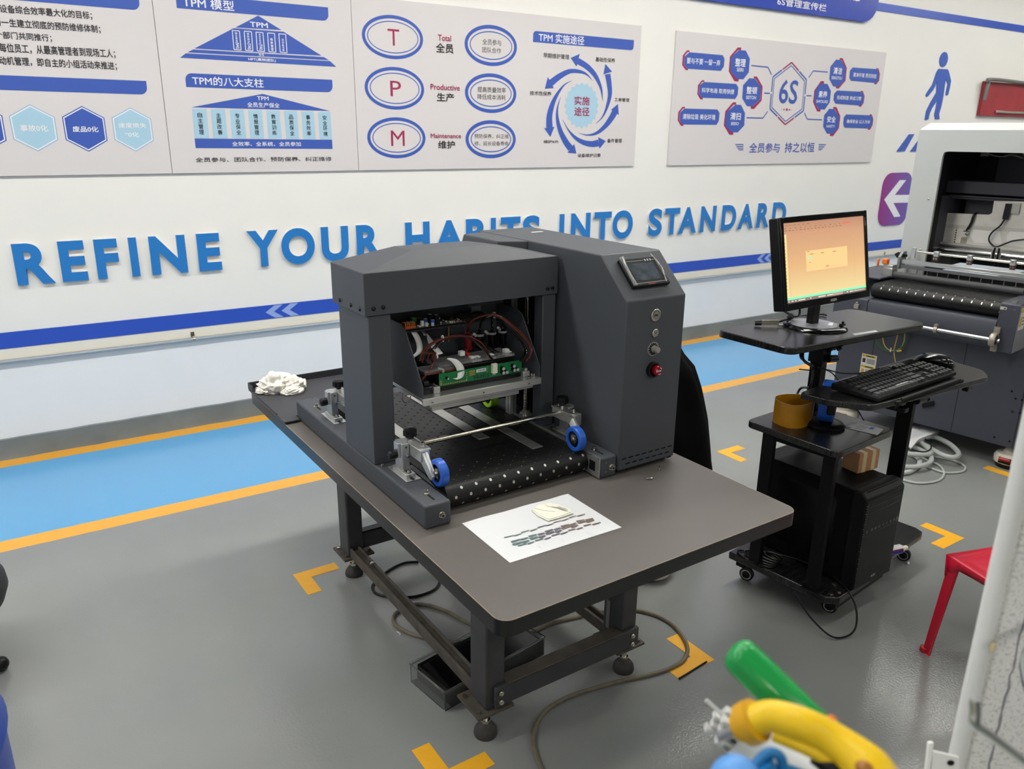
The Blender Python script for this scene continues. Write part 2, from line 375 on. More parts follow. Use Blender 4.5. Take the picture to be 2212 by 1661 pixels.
# middle poster
p = WM(YB, R2); p.slab(xs1 + 0.0015, xs2 - 0.0015, zb, zt, 0)
p.bar((75, -60), (1448, 62), (1452, 188), (93, 74), 1, .0008); p.tx('TPM 模型', (147, 62), (600, 10), 2, .012)
for q in ([(820, 140), (1030, 270), (615, 247)], [(600, 253), (1050, 285), (1390, 500), (248, 435)], [(238, 443), (1410, 512), (1455, 540), (185, 470)], [(172, 478), (1465, 548), (1522, 600), (120, 517)]): p.pg(q, 1, .0008)
p.tx('TPM', (748, 241), (905, 207), 2, .03); p.tx('5S', (826, 499), (872, 484), 2, .03); p.tx('HPT(高效团队)', (733, 547), (978, 530), 2, .02)
for q, cj, la in (([(588, 272), (652, 278), (667, 450), (603, 443)], '自主保养', '(BAE)'), ([(695, 280), (760, 285), (773, 458), (708, 452)], '预防维护', '(TAE)'), ([(800, 288), (863, 293), (877, 462), (813, 457)], '预测性保养', '(TAE)'),
                  ([(904, 296), (967, 300), (979, 469), (917, 463)], '维修管理', ''), ([(1005, 303), (1067, 308), (1079, 474), (1018, 468)], '培训&发展', '')):
    for i in range(4): p.seg(q[i], q[(i + 1) % 4], .0035, 2, .0012)
    tp = ((q[0][0] + q[1][0]) / 2, q[0][1] + 14); bt = ((q[2][0] + q[3][0]) / 2, q[2][1] - 12)
    if la:
        md = (tp[0] * .38 + bt[0] * .62, tp[1] * .38 + bt[1] * .62); p.vtext(cj, tp, md, 0, 2, .02)
        A, B = p.P(md, .0016), p.P(bt, .0016); xm = (A.x + B.x) / 2; hw = .009
        p.text(la, (xm - hw, A.y, A.z), (0, 0, B.z - A.z), (2 * hw, 0, 0), 2, .02)
    else:
        k = .2; p.vtext(cj, (tp[0] * (1 - k) + bt[0] * k, tp[1] * (1 - k) + bt[1] * k), bt, 0, 2, .02)
p.bar((165, 655), (1485, 715), (1490, 829), (172, 780), 1, .0008); p.tx('TPM的八大支柱', (233, 762), (865, 707), 2, .012)
p.pg([(860, 842), (1462, 995), (222, 962)], 1, .0008); p.tx('TPM', (812, 899), (912, 866), 2, .02); p.tx('全员生产保全', (724, 961), (1010, 924), 2, .012)
cols = [(227, 355, 382, 252, 975, 1239), (395, 522, 548, 420, 979, 1240), (566, 690, 713, 588, 982, 1241), (730, 853, 875, 753, 988, 1242), (892, 1010, 1033, 913, 991, 1243), (1051, 1168, 1187, 1073, 994, 1246), (1207, 1317, 1337, 1225, 998, 1249), (1357, 1467, 1483, 1373, 1003, 1251)]
for (a, b, c, d, y0, y1), t in zip(cols, ('自主管理', '主题改善', '专业保全', '情报管理', '教育训练', '品质保全', '事务效率', '安全环境')):
    p.pg([(d, y1), (c, y1), (b, y0), (a, y0)], 5, .0008)
    f = lambda k: ((a + b) / 2 * (1 - k) + (c + d) / 2 * k, y0 * (1 - k) + y1 * k)
    p.vtext(t, f(.12), f(.89), 0, 3, .012)
p.pg([(250, 1242), (1483, 1254), (1488, 1336), (260, 1328)], 1, .0008); p.tx('全效率、全系统、全员参加', (588, 1311), (1202, 1272), 2, .012)
p.tx('全员参与、团队合作、预防保养、纠正维修', (262, 1455), (1478, 1404), 3, .006)
tag(p.build('poster_board', BM, smooth=0), 'white wall poster with a blue pyramid above a temple of eight pale pillars', 'poster', 'blue and white poster panels')
# right poster
p = WM(YB, R3); p.slab(xs2 + 0.0015, xs3, zb, zt, 0)
for x0, x1, y0, y1 in ((138, 685, 137, 532), (162, 695, 602, 985), (185, 707, 1053, 1421), (1057, 1527, 225, 594), (1060, 1521, 659, 1015), (1065, 1516, 1079, 1421)):
    e = (p.P((x1, (y0 + y1) / 2)).x - p.P((x0, (y0 + y1) / 2)).x) / (x1 - x0)
    p.ell(x0, x1, y0, y1, 0, 1, .0006); p.ell(x0, x1, y0, y1, e * 27, 0, .0009); p.ell(x0, x1, y0, y1, e * 44, 1, .0012); p.ell(x0, x1, y0, y1, e * 52, 0, .0014)
for t, bl, tr in (('T', (365, 405), (465, 266)), ('P', (388, 863), (480, 728)), ('M', (394, 1309), (512, 1172))): p.tx(t, bl, tr, 4, 0, .0018)
for t, bl, tr, m in (('Total', (813, 364), (931, 319), 4), ('全员', (795, 471), (952, 395), 3), ('Productive', (747, 804), (1008, 764), 4), ('生产', (803, 909), (957, 838), 3), ('Maintenance', (748, 1239), (1020, 1199), 4), ('维护', (815, 1334), (965, 1262), 3)): p.tx(t, bl, tr, m, .022, .0018)
for t, bl, tr in (('全员参与', (1212, 400), (1380, 360)), ('团队合作', (1210, 470), (1380, 433)), ('提高质量效率', (1167, 826), (1422, 788)), ('降低成本消耗', (1167, 891), (1421, 853)), ('预防保养，纠正维', (1140, 1243), (1447, 1204)), ('修、延长设备寿命', (1140, 1307), (1446, 1267))): p.tx(t, bl, tr, 3, .006, .0018)
p.vw = R4
p.bar((214, 278), (1120, 358), (1113, 452), (213, 378), 1, .0008, .022); p.tx('TPM 实施途径', (262, 371), (673, 327), 2, .012)
arrows = [([(838, 908, 2), (822, 790, 22), (772, 680, 40), (700, 600, 50), (612, 545, 56)], (550, 520), (632, 483), (603, 597)),
          ([(750, 725, 2), (695, 668, 16), (630, 642, 32), (540, 640, 42), (450, 685, 52), (372, 745, 60)], (318, 797), (346, 690), (400, 790)),
          ([(562, 723, 2), (495, 760, 12), (430, 845, 28), (385, 940, 42), (360, 1045, 52), (360, 1145, 58)], (368, 1228), (312, 1150), (405, 1137)),
          ([(460, 870, 2), (432, 970, 14), (432, 1070, 28), (458, 1175, 42), (505, 1270, 52), (553, 1335, 58)], (602, 1377), (522, 1370), (583, 1290)),
          ([(480, 1075, 2), (530, 1165, 12), (592, 1235, 30), (665, 1277, 44), (740, 1292, 54), (802, 1282, 60)], (865, 1265), (797, 1230), (808, 1335)),
          ([(620, 1193, 2), (700, 1212, 12), (785, 1193, 28), (862, 1130, 40), (918, 1055, 50), (946, 1005, 54)], (975, 932), (912, 985), (982, 1033)),
          ([(775, 1112, 2), (835, 1050, 12), (878, 955, 25), (902, 850, 36), (897, 760, 44), (882, 665, 50)], (862, 573), (843, 668), (922, 643))]
for cl, tip, b1, b2 in arrows:
    S = smooth_pts([(x, y, w_) for x, y, w_ in cl], 5); Lf = []; Rt = []
    for i, q in enumerate(S):
        t = S[min(i + 1, len(S) - 1)] - S[max(i - 1, 0)]; t = Vector((t.x, t.y)).normalized(); nn = Vector((-t.y, t.x)) * q.z / 2
        Lf.append((q.x + nn.x, q.y + nn.y)); Rt.append((q.x - nn.x, q.y - nn.y))
    for i in range(len(S) - 1): p.pg([Lf[i], Lf[i + 1], Rt[i + 1], Rt[i]], 1, .0008)
    p.pg([b1, tip, b2], 1, .0012)
G = p.P((650, 948), .0008); rx = (p.P((803, 948)).x - p.P((497, 948)).x) / 2
p.poly([(G.x + rx * (1 if (i % 4) < 2 else .92) * math.cos(2 * math.pi * (i + .5 * ((i % 4) in (1, 2)) * 0) / 80), G.y, G.z + rx * (1 if (i % 4) < 2 else .92) * math.sin(2 * math.pi * i / 80)) for i in range(80)], 5)
p.tx('实施', (582, 941), (722, 867), 4, .02); p.tx('途径', (580, 1039), (720, 962), 4, .02)
for t, bl, tr in (('早期维护管理', (305, 518), (537, 490)), ('基础性保养', (772, 552), (948, 524)), ('技术性保养', (183, 854), (377, 822)), ('工单管理', (943, 910), (1077, 881)), ('维护KPI', (307, 1286), (438, 1256)), ('设备维护记录', (612, 1411), (820, 1376)), ('备件管理', (877, 1280), (1010, 1244))): p.tx(t, bl, tr, 3, .008)
tag(p.build('poster_board', BM, smooth=0), 'white wall poster with six blue ovals beside a ring of curved arrows', 'poster', 'blue and white poster panels')
# 6S board
p = WM(YB, R5)
xa = (p.P((178, 268)).x + p.P((85, 1468)).x) / 2; xb = (p.P((2033, 468)).x + p.P((1888, 1432)).x) / 2; z1 = (p.P((178, 268)).z + p.P((2033, 468)).z) / 2; z0 = (p.P((85, 1468)).z + p.P((1888, 1432)).z) / 2
p.slab(xa, xb, z0, z1, 0)
pills = [([(285, 462), (578, 488), (594, 520), (588, 590), (560, 628), (262, 608), (236, 570), (240, 500)], [(285, 445), (262, 445), (225, 490), (218, 575), (250, 620), (270, 622), (270, 606), (258, 604), (234, 570), (240, 495), (268, 460), (284, 461)], '要与不要 一留一弃', (258, 562), (557, 532)),
 ([(412, 725), (697, 742), (716, 775), (710, 840), (688, 876), (392, 865), (368, 830), (373, 755)], [(415, 710), (393, 710), (358, 755), (353, 835), (380, 880), (402, 880), (402, 864), (390, 862), (366, 830), (372, 757), (398, 724), (414, 725)], '科学布局 取用快捷', (390, 820), (680, 790)),
 ([(240, 960), (530, 968), (550, 1000), (543, 1070), (522, 1105), (222, 1102), (196, 1065), (202, 995)], [(243, 945), (222, 945), (185, 990), (179, 1065), (208, 1114), (230, 1114), (230, 1100), (219, 1098), (194, 1064), (200, 994), (227, 960), (242, 960)], '清除垃圾 美化环境', (220, 1055), (513, 1014)),
 ([(1728, 597), (1945, 612), (1962, 650), (1950, 720), (1925, 735), (1712, 715), (1697, 690), (1703, 625)], [(1936, 603), (1955, 605), (1969, 655), (1961, 715), (1935, 747), (1917, 745), (1918, 733), (1928, 733), (1950, 712), (1960, 656), (1948, 613), (1936, 612)], '清净环境 贯彻到底', (1728, 680), (1940, 657)),
 ([(1590, 800), (1808, 812), (1828, 850), (1818, 915), (1790, 935), (1575, 918), (1557, 885), (1563, 830)], [(1799, 803), (1818, 805), (1833, 850), (1825, 910), (1800, 946), (1781, 944), (1783, 932), (1792, 932), (1815, 908), (1824, 852), (1812, 814), (1800, 813)], '形成制度 养成习惯', (1585, 880), (1805, 855)),
 ([(1668, 1012), (1888, 1020), (1905, 1055), (1895, 1115), (1868, 1138), (1655, 1130), (1643, 1100), (1648, 1040)], [(1879, 1010), (1897, 1012), (1911, 1055), (1903, 1110), (1880, 1149), (1860, 1147), (1861, 1136), (1871, 1135), (1893, 1108), (1902, 1056), (1890, 1022), (1880, 1021)], '确保安全 以人为本', (1672, 1090), (1883, 1062))]
for a, c, t, bl, tr in pills: p.pg(c, 4, .0006); p.pg(a, 1, .0009); p.tx(t, bl, tr, 2, .012)
octs = [([(722, 443), (782, 447), (818, 520), (808, 640), (760, 702), (700, 700), (645, 630), (652, 505)], [(742, 420), (710, 420), (642, 500), (631, 632), (682, 720), (717, 722), (720, 700), (695, 690), (648, 630), (655, 505), (715, 443), (740, 443)], '整理', (685, 585), (783, 522), 'SEIRI', (700, 632), (762, 603)),
 ([(812, 692), (862, 695), (918, 770), (908, 878), (840, 942), (792, 940), (750, 870), (757, 755)], [(852, 675), (882, 678), (931, 765), (922, 890), (855, 965), (825, 962), (826, 942), (845, 940), (910, 878), (918, 770), (866, 694), (853, 692)], '整顿', (785, 830), (885, 770), 'SEITON', (782, 876), (873, 850)),
 ([(690, 925), (740, 928), (775, 1000), (768, 1110), (710, 1172), (655, 1170), (600, 1110), (609, 995)], [(697, 905), (668, 905), (600, 985), (587, 1110), (638, 1193), (670, 1193), (672, 1172), (652, 1165), (602, 1110), (612, 995), (676, 925), (696, 926)], '清扫', (642, 1060), (740, 997), 'SEISO', (648, 1107), (720, 1081)),
 ([(1580, 527), (1625, 530), (1665, 600), (1655, 710), (1605, 768), (1555, 765), (1520, 700), (1530, 590)], [(1612, 513), (1640, 515), (1676, 600), (1664, 715), (1605, 784), (1578, 781), (1580, 766), (1600, 766), (1653, 708), (1664, 602), (1628, 530), (1613, 530)], '清洁', (1553, 655), (1637, 600), 'SEIKETSU', (1537, 700), (1634, 680)),
 ([(1440, 738), (1505, 742), (1535, 805), (1525, 905), (1480, 970), (1428, 968), (1388, 905), (1397, 800)], [(1475, 718), (1445, 718), (1388, 800), (1377, 905), (1412, 986), (1442, 988), (1443, 969), (1424, 966), (1390, 905), (1400, 800), (1452, 738), (1474, 740)], '素养', (1422, 862), (1505, 807), 'SHITSUKE', (1403, 909), (1508, 888)),
 ([(1520, 962), (1565, 965), (1608, 1035), (1598, 1133), (1550, 1185), (1500, 1183), (1465, 1120), (1475, 1020)], [(1555, 945), (1585, 947), (1619, 1030), (1606, 1135), (1553, 1205), (1525, 1203), (1526, 1185), (1548, 1184), (1596, 1131), (1606, 1036), (1570, 965), (1556, 964)], '安全', (1497, 1083), (1580, 1029), 'SAFETY', (1492, 1128), (1570, 1107))]
for a, c, t, bl, tr, t2, bl2, tr2 in octs: p.pg(c, 4, .0006); p.pg(a, 1, .0009); p.tx(t, bl, tr, 2, .02); p.tx(t2, bl2, tr2, 2, .02)
H = [(1188, 553), (1318, 705), (1292, 980), (1130, 1102), (995, 962), (1022, 680)]
Hc = (1157, 830); Hi = [(Hc[0] + (x - Hc[0]) * .9, Hc[1] + (y - Hc[1]) * .9) for x, y in H]
lerp = lambda a, b, t: (a[0] + (b[0] - a[0]) * t, a[1] + (b[1] - a[1]) * t)
for i in range(6):
    a, b = H[i], H[(i + 1) % 6]; 
    if i in (1, 4): p.seg(a, lerp(a, b, .47), .011, 1, .0009); p.seg(lerp(a, b, .53), b, .011, 1, .0009)
    elif i in (0, 3): p.seg(a, lerp(a, b, .48), .011, 4, .0009); p.seg(lerp(a, b, .52), b, .011, 1, .0009)
    else: p.seg(a, lerp(a, b, .48), .011, 1, .0009); p.seg(lerp(a, b, .52), b, .011, 4, .0009)
    p.seg(Hi[i], Hi[(i + 1) % 6], .007, 1, .0009)
p.tx('6S', (1067, 914), (1253, 712), 1, .02)
for x, y, r in ((1100, 968, 3), (1120, 969, 6), (1145, 970, 9), (1167, 971, 6), (1187, 972, 3)): p.ell(x - r, x + r, y - r * 1.4, y + r * 1.4, 0, 4, .001, 12)
for q in ([(830, 580), (978, 595), (1010, 662)], [(943, 824), (995, 826)], [(787, 1042), (933, 1045), (975, 985)], [(1507, 638), (1378, 628), (1338, 688)], [(1318, 846), (1365, 848)], [(1455, 1060), (1325, 1055), (1300, 997)]):
    for i in range(len(q) - 1): p.seg(q[i], q[i + 1], .0085, 1, .0009)
p.tx('全员参与', (808, 1352), (1086, 1264), 1, .012); p.tx('持之以恒', (1122, 1350), (1393, 1260), 1, .012)
for a, b, c, d in ((688, 762, 1274, 1284), (698, 761, 1293, 1303), (706, 760, 1311, 1319), (716, 759, 1324, 1331)): p.pg([(a + 4, d), (b, d), (b, c), (a, c)], 1, .0009)
for a, b, c, d in ((1427, 1492, 1276, 1286), (1426, 1480, 1295, 1304), (1425, 1468, 1311, 1318), (1424, 1455, 1322, 1329)): p.pg([(a, d), (b - 5, d), (b, c), (a, c)], 1, .0009)
tag(p.build('poster_board', BM, smooth=0), 'smaller white board with a 6S hexagon between blue octagons, hung apart from the long poster', 'poster')
# header sign and raised strips
SIGNB = mat('deep_blue_acrylic', (34, 66, 176), 0.25); STRIPB = mat('blue_acrylic_strip', (50, 86, 190), 0.35); CHEV = mat('pale_chevron_print', (150, 172, 226), 0.5)
p = WM(WY - 0.025, R5); a = p.P((460, 0)); c = p.P((1860, 198)); e = p.P((1952, 60)); r = .15
zl = (p.P((800, 50)).z + p.P((1600, 162)).z) / 2; xr = e.x
P = [(-0.0 + a.x - 1.2, p.y, zl), (xr - r, p.y, zl)] + [(xr - r + r * math.sin(t), p.y, zl + r - r * math.cos(t)) for t in [i * math.pi / 12 for i in range(7)]] + [(xr, p.y, zl + .42), (a.x - 1.2, p.y, zl + .42)]
p.prism(P, (0, .0245, 0), 0); p.tx('6S管理宣传栏', (1057, 44), (1498, 38), 1, .012); p.tx('STANDARD', (1380, -50), (1805, -45), 1, .02)
tag(p.build('header_sign', [SIGNB, WHITEL], smooth=0), 'deep blue rounded header sign above the 6S board', 'sign')
def strip(name, x0, x1, z0, z1, m, chev=()):
    q = MB(); q.box(x0, WY - .006, z0, x1, WY - .0003, z1, 0)
    for cx in chev:
        for k in range(2):
            xx = cx + k * .085; h = (z1 - z0) * .46; zm = (z0 + z1) / 2; w_ = .05; t = .045
            q.poly([(xx, WY - .0066, zm), (xx + w_, WY - .0066, zm - h), (xx + w_ + t, WY - .0066, zm - h), (xx + t, WY - .0066, zm)], 1)
            q.poly([(xx, WY - .0066, zm), (xx + t, WY - .0066, zm), (xx + w_ + t, WY - .0066, zm + h), (xx + w_, WY - .0066, zm + h)], 1)
    return struct(q.build(name, [m, CHEV], smooth=0))
strip('trim_1', X0 + .01, X1 - .01, .526, .600, STRIPB, (on_y(573, 676, WY).x, on_y(1634, 558, WY).x, on_y(573, 676, WY).x - 3.2))
strip('trim_2', xr + .01, X1 - .01, 2.434, 2.492, STRIPB)
struct(MB().box(X0 + .01, WY - .004, .475, X1 - .01, WY - .0003, .5255).build('trim_3', mat('cream_strip', (236, 230, 216), 0.5), smooth=0))
# thin pipe along the wall with its clips
pipe = thing('wall_pipe', 'thin grey pipe running along the wall under the blue stripe', 'pipe', (0, WY - .016, .468))
MB().cyl((X0 + .01, 0, 0), (X1 - .01, 0, 0), .0075, 10).build('tube', mat('pipe_grey', (176, 182, 186), 0.3, metal=.4), pipe)
for px, py in ((417, 725), (1913, 548), (1100, 640)):
    cx = on_y(px, py, WY - .016).x
    c = MB(); c.box(cx - .009, .010, -.006, cx + .009, .0155, .036); c.cyl((cx - .009, 0, 0), (cx + .009, 0, 0), .0095, 12); c.cyl((cx, .010, .026), (cx, .003, .026), .006, 10)
    c.build('clip', STEEL, pipe)
# raised letters of the slogan
A_, B_, C_, D_ = vw(0, 460, 4.424), vw(500, 450, 4.424), vw(1000, 420, 5.53), vw(1360, 410, 5.53)
YL = WY - .016
LETM = [mat('letter_face_blue', (44, 124, 198), 0.35), mat('letter_edge_white', (214, 216, 220), 0.4)]
z0 = on_y(*A_((605, 661)), YL).z; z1 = on_y(*A_((537, 274)), YL).z
words = [('REFINE', A_, [((175, 700), (538, 672)), ((605, 662), (852, 640)), ((943, 632), (1140, 468)), ((1268, 605), (1346, 600)), ((1460, 592), (1802, 567)), ((1910, 562), (2128, 545))]),
         ('YOUR', B_, [((142, 220), (442, 210)), ((476, 365), (798, 375)), ((850, 190), (1113, 180)), ((1188, 178), (1424, 178))]),
         ('HABITS', B_, [((1658, 155), (1893, 147)), ((1942, 455), (2224, 445))]), ('BITS', C_, [((35, 325), (272, 320)), ((332, 310), (395, 305)), ((453, 295), (688, 290)), ((716, 400), (922, 390))]),
         ('INTO', C_, [((1155, 265), (1215, 260)), ((1286, 490), (1528, 243)), ((1573, 240), (1780, 228)), ((1785, 400), (2030, 350))]),
         ('STANDARD', D_, [((218, 540), (388, 400)), ((427, 245), (608, 230)), ((575, 540), (790, 525)), ((833, 520), (1018, 500)), ((1085, 500), (1276, 300)), ((1283, 485), (1470, 465)), ((1508, 460), (1658, 445)), ((1687, 447), (1878, 220))])]
def letter_mesh(ch):
    c = bpy.data.curves.new('lettering', 'FONT'); c.body = ch; c.size = 1.0; c.offset = 0.042; c.extrude = 0.5; c.resolution_u = 8
    o = bpy.data.objects.new('lettering', c); COL.objects.link(o); dg = bpy.context.evaluated_depsgraph_get(); me = bpy.data.meshes.new_from_object(o.evaluated_get(dg))
    bpy.data.objects.remove(o); bpy.data.curves.remove(c); return me
NTH = ['first', 'second', 'third', 'fourth', 'fifth', 'sixth', 'seventh', 'eighth']
for wname, vf, boxes in words:
    full = {'BITS': 'HABITS'}.get(wname, wname); off = 2 if wname == 'BITS' else 0
    for i, (lp, rp) in enumerate(boxes):
        ch = wname[i]; me = letter_mesh(ch)
        xl, xr_ = on_y(*vf(lp), YL).x, on_y(*vf(rp), YL).x
        xs = [v.co.x for v in me.vertices]; ys = [v.co.y for v in me.vertices]; a, b, c, d = min(xs), max(xs), min(ys), max(ys)
        ov = .012 * (z1 - z0) if ch in 'OSU' else 0
        zz0, zz1 = z0 - ov, z1 + (ov if ch != 'U' else 0)
        for v in me.vertices:
            v.co = Vector(((v.co.x - a) / (b - a) * (xr_ - xl), -.0155 * (v.co.z + .5), (v.co.y - c) / (d - c) * (zz1 - zz0)))
        me.materials.clear(); [me.materials.append(q) for q in LETM]
        me.update()
        me.polygons.foreach_set('material_index', [0 if abs(q.normal.y) > .9 else 1 for q in me.polygons])
        o = bpy.data.objects.new('wall_letter', me); COL.objects.link(o); o.location = (xl, WY - .0002, zz0)
        k = i + off
        tag(o, 'raised blue wall letter %s, %s letter of the word %s' % (ch, NTH[k], full), 'letter', 'raised letters of the wall slogan')
# walking figure, crossing bars, arrow sign, red board
ICON = mat('blue_icon_acrylic', (66, 98, 188), 0.4)
p = WM(WY - .006, R6)
hd = p.P((992, 712)); rxx = .5 * (p.P((1040, 712)).x - p.P((944, 712)).x); rzz = .5 * (p.P((992, 620)).z - p.P((992, 803)).z)
p.prism([(hd.x + rxx * math.cos(t * math.pi / 16), p.y, hd.z + rzz * math.sin(t * math.pi / 16)) for t in range(32)], (0, .0055, 0))
body = [(932, 822), (1035, 828), (1050, 850), (1064, 905), (1078, 962), (1066, 1040), (1046, 1125), (1030, 1145), (1015, 1130), (1026, 1070), (1040, 1000), (1018, 948), (1003, 1030), (985, 1160), (962, 1275), (935, 1362), (940, 1425), (890, 1425), (880, 1370), (898, 1290), (916, 1195), (880, 1250), (848, 1300), (822, 1360), (808, 1428), (765, 1435), (783, 1330), (830, 1232), (905, 1105), (908, 962), (890, 1030), (862, 1080), (805, 1150), (787, 1160), (775, 1140), (800, 1095), (855, 1015), (880, 940), (905, 865)]
p.prism([p.P(q) for q in body], (0, .0055, 0))
tag(p.build('walking_figure_sign', ICON, smooth=0), 'flat blue walking person pictogram on the white wall', 'sign')
for k, (dx, lab) in enumerate(((0, 'slanted blue bar under the walking figure, fully visible'), (147, 'slanted blue bar under the walking figure, half hidden by the large machine'))):
    p = WM(WY - .006, R7); p.prism([p.P(q) for q in ((625 + dx, 302), (683 + dx, 300), (577 + dx, 487), (490 + dx, 490))], (0, .0055, 0))
    tag(p.build('crossing_bar', ICON, smooth=0), lab, 'sign', 'slanted bars under the walking figure')
def gradm():
    m = bpy.data.materials.new('purple_blue_gradient_print'); m.use_nodes = True; nt = m.node_tree; b = nt.nodes['Principled BSDF']
    tc = nt.nodes.new('ShaderNodeTexCoord'); sp = nt.nodes.new('ShaderNodeSeparateXYZ'); mr = nt.nodes.new('ShaderNodeMapRange'); mr.inputs['From Max'].default_value = .55
    rp = nt.nodes.new('ShaderNodeValToRGB'); rp.color_ramp.elements[0].color = s2l((150, 48, 136)); rp.color_ramp.elements[1].color = s2l((88, 104, 184))
    nt.links.new(tc.outputs['Object'], sp.inputs[0]); nt.links.new(sp.outputs['X'], mr.inputs['Value']); nt.links.new(mr.outputs[0], rp.inputs['Fac']); nt.links.new(rp.outputs['Color'], b.inputs['Base Color']); b.inputs['Roughness'].default_value = .35
    return m
p = WM(WY - .008, R7); a = p.P((300, 1303)); bq = p.P((420, 722)); x0 = p.P((284, 1240)).x; ww = (bq.z - a.z) * .95; r = .11
pts = []
for cx, cz, t0 in ((ww - r, r, 1.5), (ww - r, bq.z - a.z - r, 0), (r, bq.z - a.z - r, .5), (r, r, 1.0)):
    pts += [(cx + r * math.cos((t0 + i / 12) * math.pi), 0, cz + r * math.sin((t0 + i / 12) * math.pi)) for i in range(7)]
p.prism(pts, (0, .0075, 0), 0)
ar = [(352, 1012), (520, 800), (590, 800), (467, 962), (860, 955), (855, 1040), (452, 1048), (528, 1195), (460, 1203)]
p.poly([p.P(q, .0008) - Vector((x0, p.y, a.z)) for q in reversed(ar)], 1)
tag(p.build('arrow_sign', [gradm(), WHITEL], smooth=0, loc=(x0, p.y, a.z)), 'purple to blue rounded square sign with a white left arrow', 'sign')
p = WM(WY - .03, R6); q = [p.P(k) for k in ((1490, 985), (2150, 1010), (2050, 1385), (1408, 1405))]
xa, xb = (q[0].x + q[3].x) / 2, q[1].x; za, zt_ = (q[3].z + q[2].z) / 2, (q[0].z + q[1].z) / 2
rb = thing('red_wall_board', 'dull red board on the wall behind the large machine', 'board', (xa, WY - .03, za))
MB().box(0, 0, 0, xb - xa, .0295, zt_ - za).build('panel', mat('dull_red_paint', (158, 44, 54), .45, var=.15, vscale=6), rb, .004)
MB().tube([(-.02, -.03, zt_ - za - .17), (.0, -.03, zt_ - za - .03), (.06, -.03, zt_ - za + .015), (xb - xa, -.03, zt_ - za - .0)], .016, 10, sm=6).build('pipe', mat('grey_pipe', (118, 120, 116), .35, metal=.3), rb)
MB().box(.25, -.02, .03, xb - xa, -.001, .05).build('ledge', STEEL, rb, .003)
# ------------------------------------------------------------------ the grey work table
TTOP = mat('brown_grey_laminate', (98, 93, 89), 0.42, spec=.4, bump=0.05, bscale=400, var=0.05, vscale=5)
EDGE = mat('black_edge_band', (20, 20, 21), 0.32)
WORN = mat('worn_edge_line', (176, 160, 138), 0.6, var=.2, vscale=40)
FRAME = mat('worn_dark_grey_frame', (64, 64, 66), 0.5, var=0.18, vscale=14)
DUSTY = mat('dusty_brown_steel', (82, 76, 68), 0.65, var=0.25, vscale=22)
table = thing('work_table', 'low brown-grey work table with a black edge and steel frame under the dark printer', 'table', TO, TH)
TW, TD = .858, 1.616
def rrect(x0, y0, x1, y1, r, z, n=6):
    P = []
    for cx, cy, t0 in ((x1 - r, y0 + r, 1.5), (x1 - r, y1 - r, 0), (x0 + r, y1 - r, .5), (x0 + r, y0 + r, 1.0)):
        P += [(cx + r * math.cos((t0 + i / (2 * n)) * math.pi), cy + r * math.sin((t0 + i / (2 * n)) * math.pi), z) for i in range(n + 1)]
    return P
MB().prism(rrect(.0015, .0015, TW - .0015, TD - .0015, .028, HT - .03), (0, 0, .03)).build('tabletop', TTOP, table)
e = MB()
for (dz0, dz1, ins, m) in ((-.036, -.0012, 0, 0), (-.0012, -.0002, .0004, 1)):
    A = rrect(ins, ins, TW - ins, TD - ins, .03, HT + dz0); Bb = rrect(.0014, .0014, TW - .0014, TD - .0014, .0286, HT + dz0); n = len(A); h = Vector((0, 0, dz1 - dz0))
    V = [Vector(q) for q in A] + [Vector(q) + h for q in A] + [Vector(q) for q in Bb] + [Vector(q) + h for q in Bb]
    F = []
    for i in range(n):
        j = (i + 1) % n
        F += [(i, j, n + j, n + i), (n + i, n + j, 3 * n + j, 3 * n + i), (j, i, 2 * n + i, 2 * n + j)]
    e.add(V, F, m)
e.build('edge_band', [EDGE, WORN], table)
LX0, LX1, LXW, LYF, LYB, LYW = .190, .637, .057, .36, 1.26, .08
for (lx, ly, px0, px1, py0, py1, fx, fy) in ((LX0, LYF, .16, .268, .347, .457, .197, .374), (LX0, LYB, .172, .282, 1.252, 1.36, .214, 1.28), (LX1, LYF, .626, .728, .356, .468, .668, .375), (LX1, LYB, .626, .728, 1.252, 1.36, .668, 1.28)):
    lg = box('leg', FRAME, table, (lx, ly, .08, lx + LXW, ly + LYW, HT - .03), .006)
    box('foot_plate', DUSTY, lg, (px0, py0, .072, px1, py1, .08), .001)
    f = MB(); f.cyl((fx, fy, .03), (fx, fy, .073), .008, 12, 1); f.lathe([(0, 0), (.03, 0), (.0315, .006), (.029, .018), (.02, .03), (.012, .038), (0, .038)], (fx, fy, 0), (0, 0, 1), 24, 0); f.cyl((fx, fy, .036), (fx, fy, .046), .013, 6, 1)
    f.build('levelling_foot', [mat('dusty_black_rubber', (58, 56, 52), .6, var=.2, vscale=60), STEEL], lg)
    b = MB()
    for (bx, by) in ((px0 + .012, py0 + .02), (px0 + .012, py1 - .02), (px1 - .012, py0 + .014)): b.cyl((bx, by, .08), (bx, by, .086), .006, 6)
    b.build('bolt', STEEL, lg)
def chan(name, b, axis):
    x0, y0, z0, x1, y1, z1 = b; q = MB()
    if axis == 'y':
        q.box(x0, y0, z0, x0 + .008, y1, z1); q.box(x1 - .008, y0, z0, x1, y1, z1); q.box(x0 + .008, y0, z0, x1 - .008, y1, z1 - .012)
    else: q.box(*b)
    return q.build(name, DUSTY, table, .0015)
chan('side_rail', (LX0 + .006, LYF + LYW, .081, LX0 + .042, LYB, .115), 'y'); chan('side_rail', (LX1 + .014, LYF + LYW, .081, LX1 + .05, LYB, .115), 'y')
fr = MB(); fr.box(LX0 + .02, LYF - .012, .09, LX1 + LXW, LYF, .149, 0); fr.box(LX0 + LXW, LYF - .012, .143, LX1, LYF + .03, .15, 1); fr.build('front_rail', [FRAME, DUSTY], table, .002)
b = MB()
